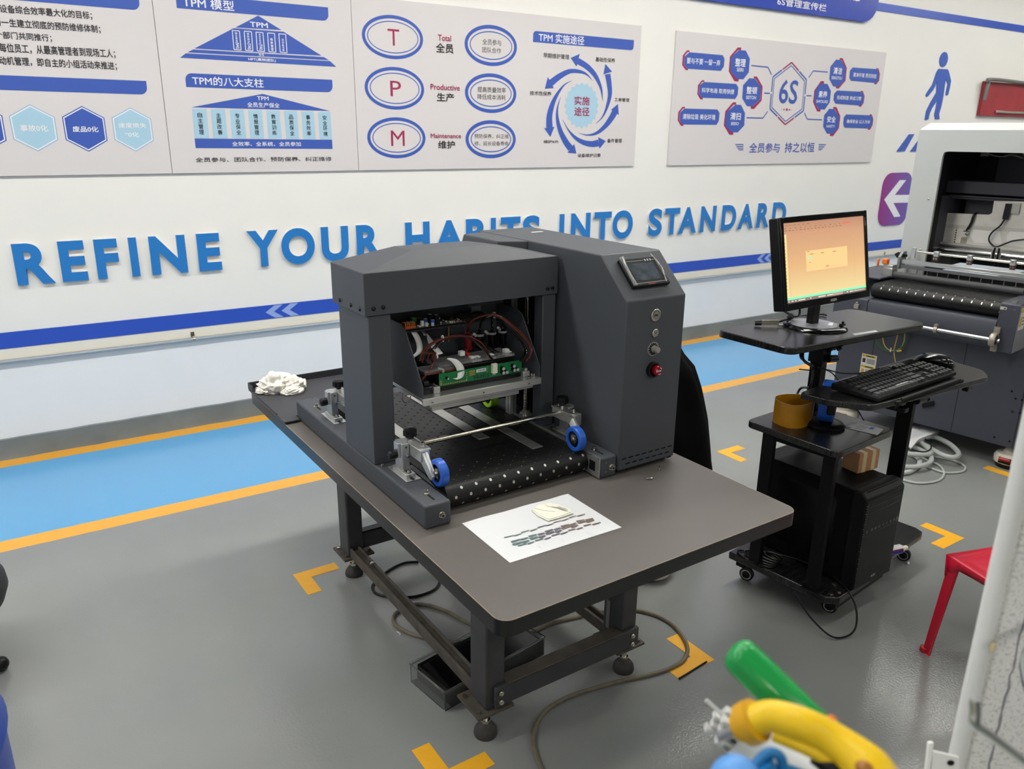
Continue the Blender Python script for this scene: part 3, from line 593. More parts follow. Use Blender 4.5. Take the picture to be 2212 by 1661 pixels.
for x in (LX0 + .035, LX1 + .03):
    for z in (.105, .132): b.cyl((x, LYF - .012, z), (x, LYF - .018, z), .007, 12); b.cyl((x, LYF - .018, z), (x, LYF - .022, z), .005, 6)
b.build('rail_bolt', STEEL, table)
fr = MB(); fr.box(LX0 + LXW, LYB + .02, .09, LX1, LYB + .03, .15); fr.box(LX0 + LXW, LYB + .02, .143, LX1, LYB + .06, .15); fr.build('rear_rail', FRAME, table, .002)
q = MB(); q.box(LX0, LYF + LYW, HT - .07, LX0 + .04, LYB, HT - .03); q.box(LX1 + .017, LYF + LYW, HT - .07, LX1 + LXW, LYB, HT - .03); q.box(LX0 + LXW, LYF + .02, HT - .07, LX1, LYF + .06, HT - .03); q.build('upper_frame', FRAME, table, .003)
box('under_clip', BLACKM, table, (.80, .10, HT - .068, .808, .115, HT - .034))
s = MB(); s.box(LX1 - .004, LYF + .05, .13, LX1 - .0005, LYF + .062, .22); s.build('cable_stub', mat('grey_stub', (120, 120, 116), .4), table)

# ------------------------------------------------------------------ the dark desktop printer
PO = Vector((TO.x, TO.y, HT))
pr = thing('desktop_printer', 'dark grey belt-fed printer with an open gantry and tall control cabinet on the low table', 'printer', PO, TH)
# left floor rail, column, cover
q = MB(); q.prism([(.049, .392, .001), (.116, .392, .001), (.116, 1.262, .001), (.049, 1.262, .001)], (0, 0, .059))
lr = q.build('left_base_rail', POWDER, pr, .006, 3)
box('left_column', POWDER, pr, (.049, .664, .0601, .108, .852, .4438), .003)
c = MB()
zt, ze, zb_ = .584, .547, .4455
out = [(.040, .660), (.606, .660), (.606, .868), (.040, .868)]; inn = [(.190, .712), (.402, .712), (.402, .806), (.190, .806)]
V = [(x, y, zb_) for x, y in out] + [(x, y, ze) for x, y in out] + [(x, y, zt) for x, y in inn]
F = [(0, 1, 5, 4), (1, 2, 6, 5), (2, 3, 7, 6), (3, 0, 4, 7)] + [(4, 5, 9, 8), (5, 6, 10, 9), (6, 7, 11, 10), (7, 4, 8, 11), (8, 9, 10, 11)]
c.add(V, F)
for (x0, y0, x1, y1) in ((.040, .660, .606, .664), (.040, .864, .606, .868), (.040, .664, .044, .864), (.602, .664, .606, .864)): pass
c.add([(x, y, zb_) for x, y in ((.044, .664), (.602, .664), (.602, .864), (.044, .864))] + [(x, y, zb_) for x, y in out] + [(x, y, zb_ + .09) for x, y in ((.044, .664), (.602, .664), (.602, .864), (.044, .864))],
      [(4, 5, 1, 0), (5, 6, 2, 1), (6, 7, 3, 2), (7, 4, 0, 3), (0, 1, 9, 8), (1, 2, 10, 9), (2, 3, 11, 10), (3, 0, 8, 11), (8, 9, 10, 11)])
cov = c.build('gantry_cover', POWDER, pr, .002, smooth=6)
for (x, y, z, d) in ((.062, .660, .462, (0, -1, 0)), (.087, .660, .463, (0, -1, 0)), (.04, .69, .458, (-1, 0, 0)), (.04, .745, .458, (-1, 0, 0)), (.04, .815, .458, (-1, 0, 0)), (.572, .660, .461, (0, -1, 0)), (.588, .660, .461, (0, -1, 0))):
    MB().lathe([(0, .004), (.003, .0038), (.0052, .002), (.0056, 0)], (x, y, z), d, 14).build('button_head_screw', BLACKG, cov)
box('right_column', POWDER, pr, (.560, .664, .0601, .604, .705, .4438), .003)
q = MB(); q.box(.560, .394, .001, .6165, 1.262, .06); rr = q.build('right_base_rail', POWDER, pr, .006, 3)
# chrome-edged end plate seen at the inner end of the right rail
q = MB(); q.prism([(.5592, .396, .004), (.5592, .452, .004), (.5592, .47, .04), (.5592, .44, .057), (.5592, .396, .057)], (-.0012, 0, 0), 0); q.build('rail_end_plate', mat('satin_plate', (150, 150, 148), .35, metal=.6), rr)
q = MB(); q.tube([(.559, .452, .004), (.559, .396, .004), (.559, .396, .057), (.559, .44, .058)], .0016, 8); q.build('chrome_trim', CHROME, rr)
box('adjuster_slot', BLACKM, rr, (.5578, .412, .018, .558, .436, .045))
def cap_screw(par, x, y, z, d=(0, 0, 1), r=.005, washer=.009, m=STEEL, h=.009):
    d = Vector(d); P = Vector((x, y, z)); q = MB()
    if washer: q.cyl(P, P + d * .0015, washer, 18)
    q.cyl(P + d * .0015, P + d * (h), r, 14); q.cyl(P + d * h, P + d * (h + .0003), r * .55, 6, 1)
    q.build('cap_screw', [m, HOLE], par)
def slot(par, x, y, z, w, l):
    MB().poly([(x - w / 2, y - l / 2, z), (x + w / 2, y - l / 2, z), (x + w / 2, y + l / 2, z), (x - w / 2, y + l / 2, z)]).build('slot', HOLE, par)
for par, x in ((lr, .083), (rr, .585)):
    slot(par, x, .435, .0602, .006, .045); cap_screw(par, x, .452, .06)
    slot(par, x, 1.16, .0602, .006, .045); cap_screw(par, x, 1.172, .06)
cap_screw(lr, .09, .392, .03, (0, -1, 0), .006, .008); cap_screw(rr, .598, .394, .028, (0, -1, 0), .0065, .009)
for z in (.046, .019): cap_screw(rr, .577, .394, z, (0, -1, 0), .0025, 0, h=.003)
cap_screw(lr, .062, .648, .06, r=.004, washer=0); cap_screw(rr, .575, .63, .06, r=.004, washer=0)
# cut-out edge of the left rail beside the belt roller
MB().prism([(.1165, .41, .058), (.1165, .47, .058), (.130, .55, .058), (.130, .62, .058), (.1165, .62, .058)], (0, 0, .002)).build('rail_flange', POWDER, lr)
# right control cabinet
cb = MB(); prof = [(.389, .012), (.389, .467), (.497, .57), (1.10, .57), (1.10, .012)]
cb.prism([(.6175, y, z) for y, z in prof], (.2035, 0, 0))
cab = cb.build('control_cabinet', POWDER, pr, .004, 3)
q = MB(); q.box(.63, .41, 0, .81, 1.08, .0121); q.build('cabinet_foot', BLACKM, cab)
rc = MB(); rc.prism([(.6174, .83, .47), (.585, .83, .545), (.585, .83, .57), (.6174, .83, .57)], (0, .27, 0))
pp = [(.523, .88, .535), (.545, .84, .57), (.6174, .815, .57), (.6174, 1.05, .57), (.54, 1.04, .57), (.523, 1.04, .535)]
rc = MB(); V = [(.52, .86, .46), (.6172, .82, .46), (.6172, 1.08, .46), (.52, 1.08, .46), (.536, .862, .569), (.6172, .822, .569), (.6172, 1.07, .569), (.536, 1.05, .569)]
rc.add(V, [(3, 2, 1, 0), (4, 5, 6, 7), (0, 1, 5, 4), (1, 2, 6, 5), (2, 3, 7, 6), (3, 0, 4, 7)]); rc.build('rear_housing', POWDER, pr, .004)
MB().poly([(.62, 1.034, .5702), (.76, 1.062, .5702), (.76, 1.064, .5702), (.62, 1.036, .5702)]).build('panel_seam', HOLE, cab)
MB().box(.735, .965, .57, .775, .977, .5712).build('white_tag', WHITE, cab)
vn = MB()
for row, (z, nn, xo) in enumerate(((.0445, 8, .632), (.0285, 7, .646), (.0125, 8, .632))):
    for i in range(nn):
        x = xo + i * .0237; P = [(x + (.0045 * math.cos(t) + (.0045 if math.cos(t) >= 0 else -.0045)) + .0045, .3887, z + .0022 * math.sin(t)) for t in [k * math.pi / 6 - math.pi / 2 for k in range(12)]]
        vn.poly(P)
vn.build('vent_slots', HOLE, cab)
# touch screen on the slope
sy, sz = Vector((0, .108, .103)).normalized(), Vector((0, -.103, .108)).normalized()
S0 = Vector((.6535, .411, .4885)) 
S0 = Vector((.6535, .389, .467)) + sy * .034
def SP(u, v, n): return S0 + Vector((u, 0, 0)) + sy * v + sz * n
def sbox(u0, v0, n0, u1, v1, n1, q, m=0):
    V = [SP(u, v, n) for n in (n0, n1) for (u, v) in ((u0, v0), (u1, v0), (u1, v1), (u0, v1))]
    return q.add(V, [(3, 2, 1, 0), (4, 5, 6, 7), (0, 1, 5, 4), (1, 2, 6, 5), (2, 3, 7, 6), (3, 0, 4, 7)], m)
SW, SH = .126, .089
q = MB(); sbox(0, 0, 0, SW, SH, .012, q); ts = q.build('touch_screen', BLACKP, pr, .003)
q = MB()
for a, b in (((.006, .008), (.118, .009)), ((.006, .008), (.007, .078)), ((.117, .008), (.118, .078)), ((.006, .077), (.075, .078)), ((.105, .077), (.118, .078))): sbox(a[0], a[1], .0121, b[0], b[1], .0123, q)
for k in range(3): sbox(.08 + k * .009, .075, .0121, .085 + k * .009, .081, .0123, q)
q.build('bezel_print', mat('grey_bezel_print', (170, 172, 172), .4), ts)
q = MB(); sbox(.018, .016, .0121, .104, .07, .0124, q); q.build('display', mat('smudged_screen_glass', (54, 62, 70), .25, var=.5, vscale=45), ts)
q = MB(); sbox(.05, .0025, .0121, .075, .0055, .0123, q); q.build('logo_strip', mat('red_logo', (120, 40, 40), .4), ts)
for tp_, rr_ in (([SP(.012, .004, .0125), SP(.004, .05, .019), SP(.012, .092, .017)], .0018), ([SP(.112, .004, .0125), SP(.118, .05, .018), SP(.108, .094, .017)], .0014)): MB().tube(tp_, rr_, 6, sm=5).build('film_edge', mat('clear_film', (240, 240, 240), .1, trans=.8), ts)
q = MB(); q.add([SP(.0, .004, .0127), SP(.012, .004, .0127), SP(.012, .092, .0165), SP(-.002, .09, .018)], [(0, 1, 2, 3)]); q.build('peeling_film', mat('clear_film', (240, 240, 240), .1, trans=.8), ts)
# buttons
def btn(name, prof, x, z, mats, extra=None):
    q = MB(); q.lathe(prof, (x, .3889, z), (0, -1, 0), 32)
    if extra: extra(q)
    return q.build(name, mats, cab)
btn('start_button', [(.0162, 0), (.0162, .003), (.0135, .0045), (.0112, .0045), (.0108, .0032), (.0100, .0032), (.0098, .0042), (0, .0042)], .7155, .424, [STEEL, INKK], lambda q: q.text('START', (.7085, .3844, .4215), (.014, 0, 0), (0, 0, .005), 1, .04))
btn('power_button', [(.0112, 0), (.0112, .004), (.009, .0055), (.0075, .0055), (.0075, .0047), (0, .0047)], .717, .377, [STEEL, INKK], lambda q: q.text('CL', (.7145, .3840, .375), (.005, 0, 0), (0, 0, .004), 1, .04))
kn = btn('speed_dial', [(.0185, 0), (.0185, .001), (.0175, .001), (.0174, .0006), (0, .0006)], .7155, .3345, [mat('dial_rim', (196, 196, 192), .3, metal=.7)])
q = MB(); q.disc((.7155, .3881, .3345), (0, -1, 0), .0168, 32, 0)
for i in range(12):
    a = math.radians(-50 + i * 25.4); c1, s1 = math.cos(a), math.sin(a)
    q.add([(.7155 + r * c1 + w * s1, .3879, .3345 + r * s1 - w * c1) for (r, w) in ((.013, -.0006), (.0155, -.0006), (.0155, .0006), (.013, .0006))], [(0, 1, 2, 3)], 1)
q.build('dial_face', [BLACKP, WHITEL], kn)
MB().lathe([(.0095, 0), (.0092, .004), (.0082, .0045), (.0078, .017), (.0072, .018), (0, .018)], (.7165, .388, .3345), (0, -1, 0), 24).build('knob', mat('silver_knob', (176, 168, 164), .3, metal=.6), kn)
es = MB(); es.lathe([(.0205, 0), (.0205, .010), (.0195, .0105), (.0165, .0105), (.0165, .002), (0, .002)], (.7165, .3889, .279), (0, -1, 0), 28); 
es = es.build('emergency_stop', BLACKP, cab)
q = MB(); q.lathe([(.008, 0), (.008, .008), (.0135, .010), (.0142, .013), (.0138, .018), (.011, .021), (0, .0215)], (.7195, .387, .2795), (0, -1, 0), 28, 0)
q.text('STOP', (.7125, .3652, .2775), (.014, 0, 0), (0, 0, .004), 1, .05)
for i in range(3):
    a0 = i * 2.09 + .4
    q.add([(.7195 + r * math.cos(a0 + t * .9), .3652, .2795 + r * math.sin(a0 + t * .9)) for t in (0, .25, .5, .75, 1) for r in (.0085, .0098)], [(2 * k, 2 * k + 1, 2 * k + 3, 2 * k + 2) for k in range(4)], 1)
q.build('mushroom_button', [mat('anodised_red', (150, 14, 30), .22, metal=.35), WHITEL], es)
MB().cyl((.7045, .3865, .287), (.7045, .383, .287), .0028, 10).build('indicator', mat('yellow_green_dot', (200, 210, 90), .4), es)
# belt, its strips
bx0, bx1, yc, zc, R = .134, .5575, .468, .0305, .0285
yb = 1.17
path = []
for i in range(13): a = -math.pi / 2 - i * math.pi / 12; path.append((yc + R * math.cos(a), zc + R * math.sin(a)))
for i in range(13): a = math.pi / 2 - i * math.pi / 12; path.append((yb + R * math.cos(a), zc + R * math.sin(a)))
q = MB(); n = len(path); V = [(x, y, z) for (y, z) in path for x in (bx0, bx1)]
q.add(V, [(2 * i, 2 * i + 1, (2 * i + 3) % (2 * n), (2 * i + 2) % (2 * n)) for i in range(n)]); q.poly([(bx0, y, z) for y, z in path], 1); q.poly([(bx1, y, z) for y, z in reversed(path)], 1)
for row in range(52):
    s = -.0805 + row * .0205
    if s < 0: a = math.pi / 2 + (-s) / R; cy_, cz_ = yc + (R + .0003) * math.cos(a), zc + (R + .0003) * math.sin(a); ty, tz = -math.sin(a), math.cos(a); m = 2
    else: cy_, cz_, ty, tz = yc + s, zc + R + .0003, 1, 0; m = 1
    if cy_ > yb: break
    for k in range(14):
        x = bx0 + .022 + k * .0411 + (row % 2) * .0205
        if x > bx1 - .008: continue
        q.poly([(x + .0036 * math.cos(t), cy_ - .0042 * math.sin(t) * -ty, cz_ - .0042 * math.sin(t) * -tz) for t in [j * math.pi / 4 for j in range(8)]], m)
        if m == 1 and row < 9: q.poly([(x + .0026 * math.cos(t), cy_ + .0042 * math.sin(t) * .95, cz_ + .00012) for t in (math.pi * 1.15, math.pi * 1.35, math.pi * 1.65, math.pi * 1.85)], 2) if cy_ < .62 else None  # small glint painted along the front edge of the nearest top holes
q.build('conveyor_belt', [RUBBER, HOLE, ROLLSTEEL], pr, smooth=30)
for (x0, x1, y0, y1) in ((.448, .482, .541, 1.12), (.362, .396, .675, 1.12), (.184, .222, .70, 1.12)):
    MB().box(x0, y0, zc + R + .0006, x1, y1, zc + R + .0021).build('hold_down_strip', STEELM, pr, .0004)
box('belt_side_plate', STEELM, pr, (.5588, .50, .03, .5598, 1.16, .066))
# pinch wheel brackets
def wheel(par, x, y, z, side, r=.034, w=.021, m=BLUEW, deep=False):
    q = MB(); q.lathe([(r * .66, 0), (r - .003, 0), (r, .003), (r, w - .003), (r - .003, w), (r * .66, w), (r * .66, 0)], (x, y, z), (side, 0, 0), 40)
    t = q.build('roller_wheel', m, par); t = t if deep else par
    q = MB(); q.lathe([(0, .003), (r * .4, .003), (r * .4, .0045), (r * .66, .0045), (r * .66, w - .0045), (r * .4, w - .0045), (r * .4, w - .003), (0, w - .003)], (x, y, z), (side, 0, 0), 32); q.build('hub', BLACKG, t)
    q = MB(); q.lathe([(0, -.002), (.005, -.002), (.005, .0), (.0125, .0015), (.0125, w - .0015), (.005, w), (.005, w + .002), (0, w + .002)], (x, y, z), (side, 0, 0), 28); q.build('bearing', STEEL, t)
def bracket(sx, mx, yo, front=True):
    """sx = +1: stands on the left rail, -1 on the right one; mx mirrors x; yo = y of the clamp post"""
    X = lambda x: x if sx > 0 else .690 - x
    def bx(q, x0, y0, z0, x1, y1, z1, m=0): a, b = sorted((X(x0), X(x1))); q.box(a, yo + y0, z0, b, yo + y1, z1, m)
    h = MB(); bx(h, .071, -.045, .0601, .110, .062, .0628); bx(h, .0775, -.030, .0628, .103, .046, .072)
    root = h.build('wheel_bracket', ALU, pr, .001)
    q = MB(); bx(q, .086, -.022, .0628, .098, -.004, .0720); q.build('slot_key', ALU, root)
    slot(root, X(.09), yo - .035, .0629, .008, .02)
    q = MB(); bx(q, .081, -.003, .072, .101, .037, .142); q.build('post', ALU, root, .0012)
    q = MB(); bx(q, .075, .006, .104, .081, .03, .142); q.build('post_clamp', ALU, root, .001)
    cap_screw(root, X(.091), yo - .018, .072, r=.0045, washer=0)
    q = MB(); P0 = Vector((X(.081), yo + .017, .112)); d = Vector((-sx, 0, 0)); q.cyl(P0, P0 + d * .007, .008, 14); q.lathe([(.0095, .004), (.0118, .008), (.0118, .022), (.0085, .026), (0, .027)], P0, d, 18); q.build('clamp_knob', BLACKP, root)
    q = MB(); P0 = Vector((X(.0925), yo - .003, .132)); q.cyl(P0, P0 + Vector((0, -.0006, 0)), .0052, 16, 0); q.cyl(P0, P0 + Vector((0, -.0009, 0)), .0024, 6, 1); P0 = Vector((X(.094), yo - .003, .110)); q.cyl(P0, P0 + Vector((0, -.010, 0)), .0032, 10); q.build('set_screw', [STEEL, HOLE], root)
    # arm reaching forward and the wheel
    q = MB(); bx(q, .102, -.062, .110, .126, .04, .140); bx(q, .102, -.062, .140, .130, -.03, .1425); bx(q, .126, -.062, .138, .130, .04, .142); q.build('arm', ALU, root, .0012); arm = root
    cap_screw(arm, X(.116), yo - .045, .1425, r=.0055, washer=0, h=.012)
    cap_screw(arm, X(.112), yo + .028, .140, r=.004, washer=0, h=.010)
    fx = 0 if sx > 0 else -.018
    A = [(-.040, .134), (-.062, .134), (-.112, .092), (-.106, .080), (-.094, .080), (-.040, .116)]
    q = MB(); q.prism([(X(.106) + fx, yo + y, z) for y, z in A], (sx * .007, 0, 0)); q.prism([(X(.1135) + fx, yo + y, z) for y, z in ((-.064, .136), (-.098, .098), (-.088, .088), (-.054, .118))], (sx * .006, 0, 0), 1); q.build('wheel_fork', [ALU, WHITE], arm, .0008)
    q = MB(); P0 = Vector((X(.112), yo + .012, .140)); q.cyl(P0, P0 + Vector((0, 0, .008)), .006, 12); 
    pr_ = [(0, .029), (.012, .029)]
    hd = []
    for k in range(28): t = k * 2 * math.pi / 28; rr_ = .0155 + .002 * math.cos(7 * t); hd.append((P0.x + rr_ * math.cos(t), P0.y + rr_ * math.sin(t), P0.z + .014))
    q.prism(hd, (0, 0, .013), 1); q.lathe([(.0165, .027), (.0165, .031), (.010, .034), (0, .0345)], P0, (0, 0, 1), 28, 1); q.lathe([(.007, .006), (.010, .014)], P0, (0, 0, 1), 14, 1)
    q.build('star_knob', [ALU, BLACKP], arm)
    q = MB(); q.cyl((X(.112) + fx, yo - .100, .0915), (X(.122) + fx, yo - .100, .0915), .005, 12); q.build('axle', STEEL, arm)
    wheel(arm, X(.1205) + fx, yo - .100, .0930, sx)
    return root
bracket(1, 1, .575); bracket(-1, 1, .575); bracket(1, 1, 1.04); bracket(-1, 1, 1.04)
for y in (.592, 1.057):
    MB().cyl((.126, y, .1245), (.566, y, .1245), .0062, 20).build('cross_shaft', mat('polished_shaft', (208, 200, 184), .16, metal=1.0), pr)
q = MB(); wheel(pr, .520, .893, .0935, 1, .034, .026, LIME, True)
# rear catch tray belongs to its own thing below
# lift mechanism on the right
q = MB(); q.cyl((.580, .765, .07), (.580, .765, .44), .0075, 14)
for i in range(74): z = .074 + i * .005; q.lathe([(.0075, 0), (.0092, .0012), (.0075, .0024)], (.580, .765, z), (0, 0, 1), 14)
q.build('ball_screw', STEEL, pr)
q = MB(); q.lathe([(0, 0), (.022, 0), (.022, .006), (.012, .007), (.012, .02), (0, .02)], (.580, .765, .0601), (0, 0, 1), 24)
for k in range(4): a = k * math.pi / 2 + .5; q.cyl((.58 + .017 * math.cos(a), .765 + .017 * math.sin(a), .066), (.58 + .017 * math.cos(a), .765 + .017 * math.sin(a), .072), .003, 8)
q.build('screw_bearing', ALU, pr)
q = MB(); q.box(.547, .80, .0601, .557, .815, .4445); q.box(.559, .80, .0601, .569, .815, .4445); q.box(.547, .806, .0601, .569, .825, .4445); q.build('guide_pillar', ALU, pr)
nb = box('lift_nut_block', POWDER_D, pr, (.562, .74, .22, .612, .795, .345), .002)
q = MB()
for (x, y) in ((.570, .748), (.590, .748), (.570, .782), (.604, .782)): q.cyl((x, y, .345), (x, y, .362), .0022, 8)
for z in (.315, .295, .245, .235): q.cyl((.601, .74, z), (.601, .733, z), .0025, 8)
q.build('lift_block_screw', STEEL, nb)
box('inner_side_panel', BLACKM, pr, (.6135, .706, .0601, .6165, .87, .4445))
box('rear_dark_panel', BLACKM, pr, (.36, .866, .09, .6165, .8695, .4445))
# ------------------------------------------------------------------ print carriage with boards, dampers and tubes
Z1 = lambda x, y: (840 + x / 6.144, 620 + y / 6.144)
def cy(x, y, yy): return m_y(*Z1(x, y), yy)
CP = pr
box('base_plate', ALU, CP, (.162, .613, .222, .520, .80, .231), .0012)
q = MB(); q.box(.160, .6085, .213, .520, .6128, .231); q.build('front_lip', mat('satin_aluminium_lip', (216, 216, 212), .3, metal=.8), CP, .0008)
for x in (.185, .335, .478): cap_screw(CP, x, .6085, .221, (0, -1, 0), .0028, 0, h=.003)
q = MB(); q.box(.182, .615, .204, .498, .66, .2219); q.box(.19, .62, .192, .455, .655, .204); q.build('nozzle_bar', STEELM, CP, .001)
sp = [(.6135, .2315), (.6135, .264), (.700, .388), (.725, .400), (.83, .400), (.83, .2315)]
for nm, x in (('side_panel', .1615), ('side_panel', .5155)):
    q = MB(); q.prism([(x, y, z) for y, z in sp], (.003, 0, 0)); q.build(nm, POWDER, CP, .0006)
q = MB(); q.box(.1646, .83, .222, .5155, .833, .418); q.build('back_panel', POWDER, CP)
q = MB(); q.prism([(.40, .79, .405), (.40, .829, .405), (.40, .829, .43), (.40, .795, .43)], (.115, 0, 0)); q.build('top_flange', POWDER, CP, .001)
box('shelf_plate', POWDER_D, CP, (.1646, .735, .372, .36, .8299, .375))
sc = mat('satin_grey_box', (120, 124, 130), .4, metal=.3); box('sensor_box', sc, CP, (.415, .80, .385, .445, .8299, .425), .001)
# upper electronics
q = MB(); q.box(.168, .742, .3775, .255, .815, .379, 0); q.box(.26, .742, .3775, .356, .815, .379, 0); ub = q.build('driver_board', mat('brown_black_board', (58, 52, 44), .4, var=.4, vscale=120), CP)
random.seed(3)
q = MB()
for i in range(60):
    x, y = random.uniform(.17, .352), random.uniform(.744, .81); w = random.uniform(.002, .007); h = random.uniform(.001, .006)
    q.box(x, y, .379, x + w, y + random.uniform(.002, .006), .379 + h, random.randint(0, 3))
q.build('surface_components', [BLACKP, STEEL, mat('beige_part', (190, 180, 150), .5), WHITE], ub)
hs = MB(); hs.box(.184, .745, .379, .214, .765, .385)
for k in range(6): hs.box(.184 + k * .0052, .745, .385, .187 + k * .0052, .765, .394)
hs.build('heat_sink', ORANGE, ub)
for (x, y, r, h, m) in ((.238, .755, .005, .014, WHITE), (.25, .76, .0055, .017, BLUE_C), (.247, .748, .0048, .009, WHITE), (.266, .75, .0055, .014, BLUE_C), (.2625, .744, .004, .008, WHITE), (.285, .765, .006, .022, BLACKP), (.27, .772, .006, .024, BLACKP)):
    q = MB(); q.lathe([(0, 0), (r, 0), (r, h), (r * .85, h + .0006)], (x, y, .379), (0, 0, 1), 16, 0); q.disc((x, y, .379 + h + .0006), (0, 0, 1), r * .86, 16, 1); q.build('capacitor', [m, WHITE], ub)
box('green_terminal', mat('green_terminal', (60, 190, 80), .4), ub, (.225, .785, .379, .238, .80, .395)); box('brown_relay', mat('brown_relay', (110, 66, 40), .5), ub, (.242, .785, .379, .256, .8, .393))
q = MB()
for i in range(70): x, y = random.uniform(.305, .352), random.uniform(.745, .775); q.box(x, y, .379, x + .003, y + .002, .381 + random.uniform(0, .003), 0)
q.build('solder_side', STEEL, ub)
q = MB()
for k in range(6): q.box(.26 + k * .022, .829, .405 + k * .001, .272 + k * .022, .8299, .408 + k * .001)
q.build('bright_slots', WHITE, CP)
q = MB(); q.ball((.385, .80, .382), .03, .014, .010, 14, 8); q.ball((.425, .79, .380), .026, .012, .010, 14, 8); q.build('cable_sleeve', mat('black_mesh_sleeve', (26, 26, 26), .8, bump=.5, bscale=300), CP)
q = MB(); q.cyl((.305, .735, .33), (.305, .735, .372), .0025, 8); q.build('standoff', mat('brass', (150, 124, 70), .35, metal=.8), CP)
# green main board standing on a black bar
q = MB(); q.box(.2245, .646, .2311, .478, .664, .2455); q.build('heat_bar', BLACKP, CP, .001)
gb = MB(); gb.prism([(.2245, .643, .235), (.2275, .643, .245), (.478, .643, .245), (.478, .643, .2785), (.2245, .643, .2785), (.2245, .643, .26)], (0, .0016, 0)); gb = gb.build('main_circuit_board', PCBG, CP)
def bq(q, x0, z0, x1, z1, m, d=.0004): q.add([(x0, .643 - d, z0), (x1, .643 - d, z0), (x1, .643 - d, z1), (x0, .643 - d, z1)], [(0, 1, 2, 3)], m)
q = MB()
for i in range(11): bq(q, .236 + i * .0066, .2475 - .0, .2405 + i * .0066, .2505, 0)
for z in (.248, .252, .257): bq(q, .2265, z, .233, z + .0028, 0)
for z in (.259, .264, .269): bq(q, .3135, z + .001, .331, z + .0042, 0)
for i in range(4): bq(q, .304, .2505 + i * .0062, .3075, .2535 + i * .0062, 0)
bq(q, .335, .2652, .3645, .2735, 1)
for i in range(16): bq(q, .3385 + i * .0015, .2672, .3385 + i * .0015 + random.choice((.0005, .001)), .2715, 2, .0006)
bq(q, .3675, .258, .3685, .277, 0); bq(q, .3675, .268, .3685, .271, 0)
q.text('V6-H13', (.325, .6422, .2475), (.048, 0, 0), (0, 0, .0125), 2, .03)
q.build('board_print', [GOLD, WHITEL, INKK], gb)
for (x, z) in ((.413, .266), (.4135, .2545), (.424, .2545), (.447, .268), (.4485, .2565), (.459, .2565), (.2455, .266)):
    r = .0052 if x > .3 else .003; q = MB(); q.lathe([(0, 0), (r, 0), (r, .0105), (r * .85, .0112)], (x, .643, z), (0, -1, 0), 16, 0); q.disc((x, .6317, z), (0, -1, 0), r * .86, 16, 1); q.build('capacitor', [BLACKP, mat('capacitor_top', (196, 198, 196), .35, metal=.4)], gb)
q = MB(); q.box(.3805, .634, .257, .395, .643, .2825); q.box(.383, .6335, .262, .3875, .634, .279); 
for k in range(3): q.cyl((.383 + k * .004, .638, .257), (.383 + k * .004, .638, .251), .0006, 6)
q.build('white_connector', mat('ivory_connector', (226, 220, 200), .4), gb)
# ribbons
def ribbon(name, L_, R_, m, par, y0, y1, th=.0006, n=6):
    A = smooth_pts([cy(a, b, y0 + (y1 - y0) * i / (len(L_) - 1)) for i, (a, b) in enumerate(L_)], n); B = smooth_pts([cy(a, b, y0 + (y1 - y0) * i / (len(R_) - 1)) for i, (a, b) in enumerate(R_)], n)
    q = MB(); k = len(A); q.add([v for v in A] + [v for v in B], [(i, i + 1, k + i + 1, k + i) for i in range(k - 1)])
    o = q.build(name, m, par); s = o.modifiers.new('thick', 'SOLIDIFY'); s.thickness = th; return o
ribbon('ribbon_cable', [(175, 548), (290, 600), (360, 740), (365, 850), (305, 915)], [(250, 542), (370, 600), (440, 740), (435, 860), (335, 940)], WHITE, CP, .76, .70)
ribbon('ribbon_cable', [(330, 535), (420, 580), (470, 650)], [(400, 520), (480, 590), (500, 640)], mat('grey_ribbon', (150, 152, 156), .4), CP, .78, .76)
ribbon('ribbon_cable', [(495, 620), (530, 750), (640, 900)], [(510, 615), (610, 740), (720, 880)], WHITE, CP, .76, .68)
ribbon('ribbon_cable', [(765, 952), (835, 995), (890, 1070), (912, 1150), (905, 1200), (850, 1213)], [(800, 938), (905, 962), (985, 1040), (1004, 1120), (982, 1195), (905, 1230)], WHITE, gb, .655, .634)
# manifold and clear print-head housings
q = MB(); q.box(.19, .655, .282, .285, .70, .288); q.box(.235, .665, .286, .47, .74, .292); q.build('clear_manifold', GLASSY, CP, .001)
q = MB(); q.box(.19, .654, .276, .30, .668, .2825); q.build('ink_channel', mat('red_brown_ink_channel', (120, 70, 58), .2, trans=.3), CP, .001)
q = MB(); q.box(.23, .67, .232, .47, .78, .282); q.build('print_head_body', mat('black_head', (20, 20, 21), .3), CP, .003)
q = MB(); q.box(.172, .64, .232, .215, .76, .25); q.box(.185, .65, .25, .2, .70, .262); q.build('clear_block', SMOKED, CP, .002)
q = MB(); q.box(.205, .634, .2311, .2235, .668, .248); q.build('clamp_block', mat('cast_alu', (190, 190, 188), .35, metal=.6), CP, .002); q = MB(); q.box(.479, .634, .2311, .50, .668, .246); q.box(.486, .636, .246, .494, .645, .254); q.build('clamp_block', mat('cast_alu', (190, 190, 188)), CP, .002)
for x in (.506, .514): cap_screw(CP, x - .003, .63, .231, r=.003, washer=0, h=.009)
cap_screw(CP, .49, .625, .231, r=.007, washer=0, h=.003)
random.seed(5)
q = MB()
for i in range(26): P = Vector((random.uniform(.30, .40), random.uniform(.665, .69), .292)); q.ball(P, .003, .003, .0015, 6, 4)
q.build('clear_droplets', GLASSY, CP)
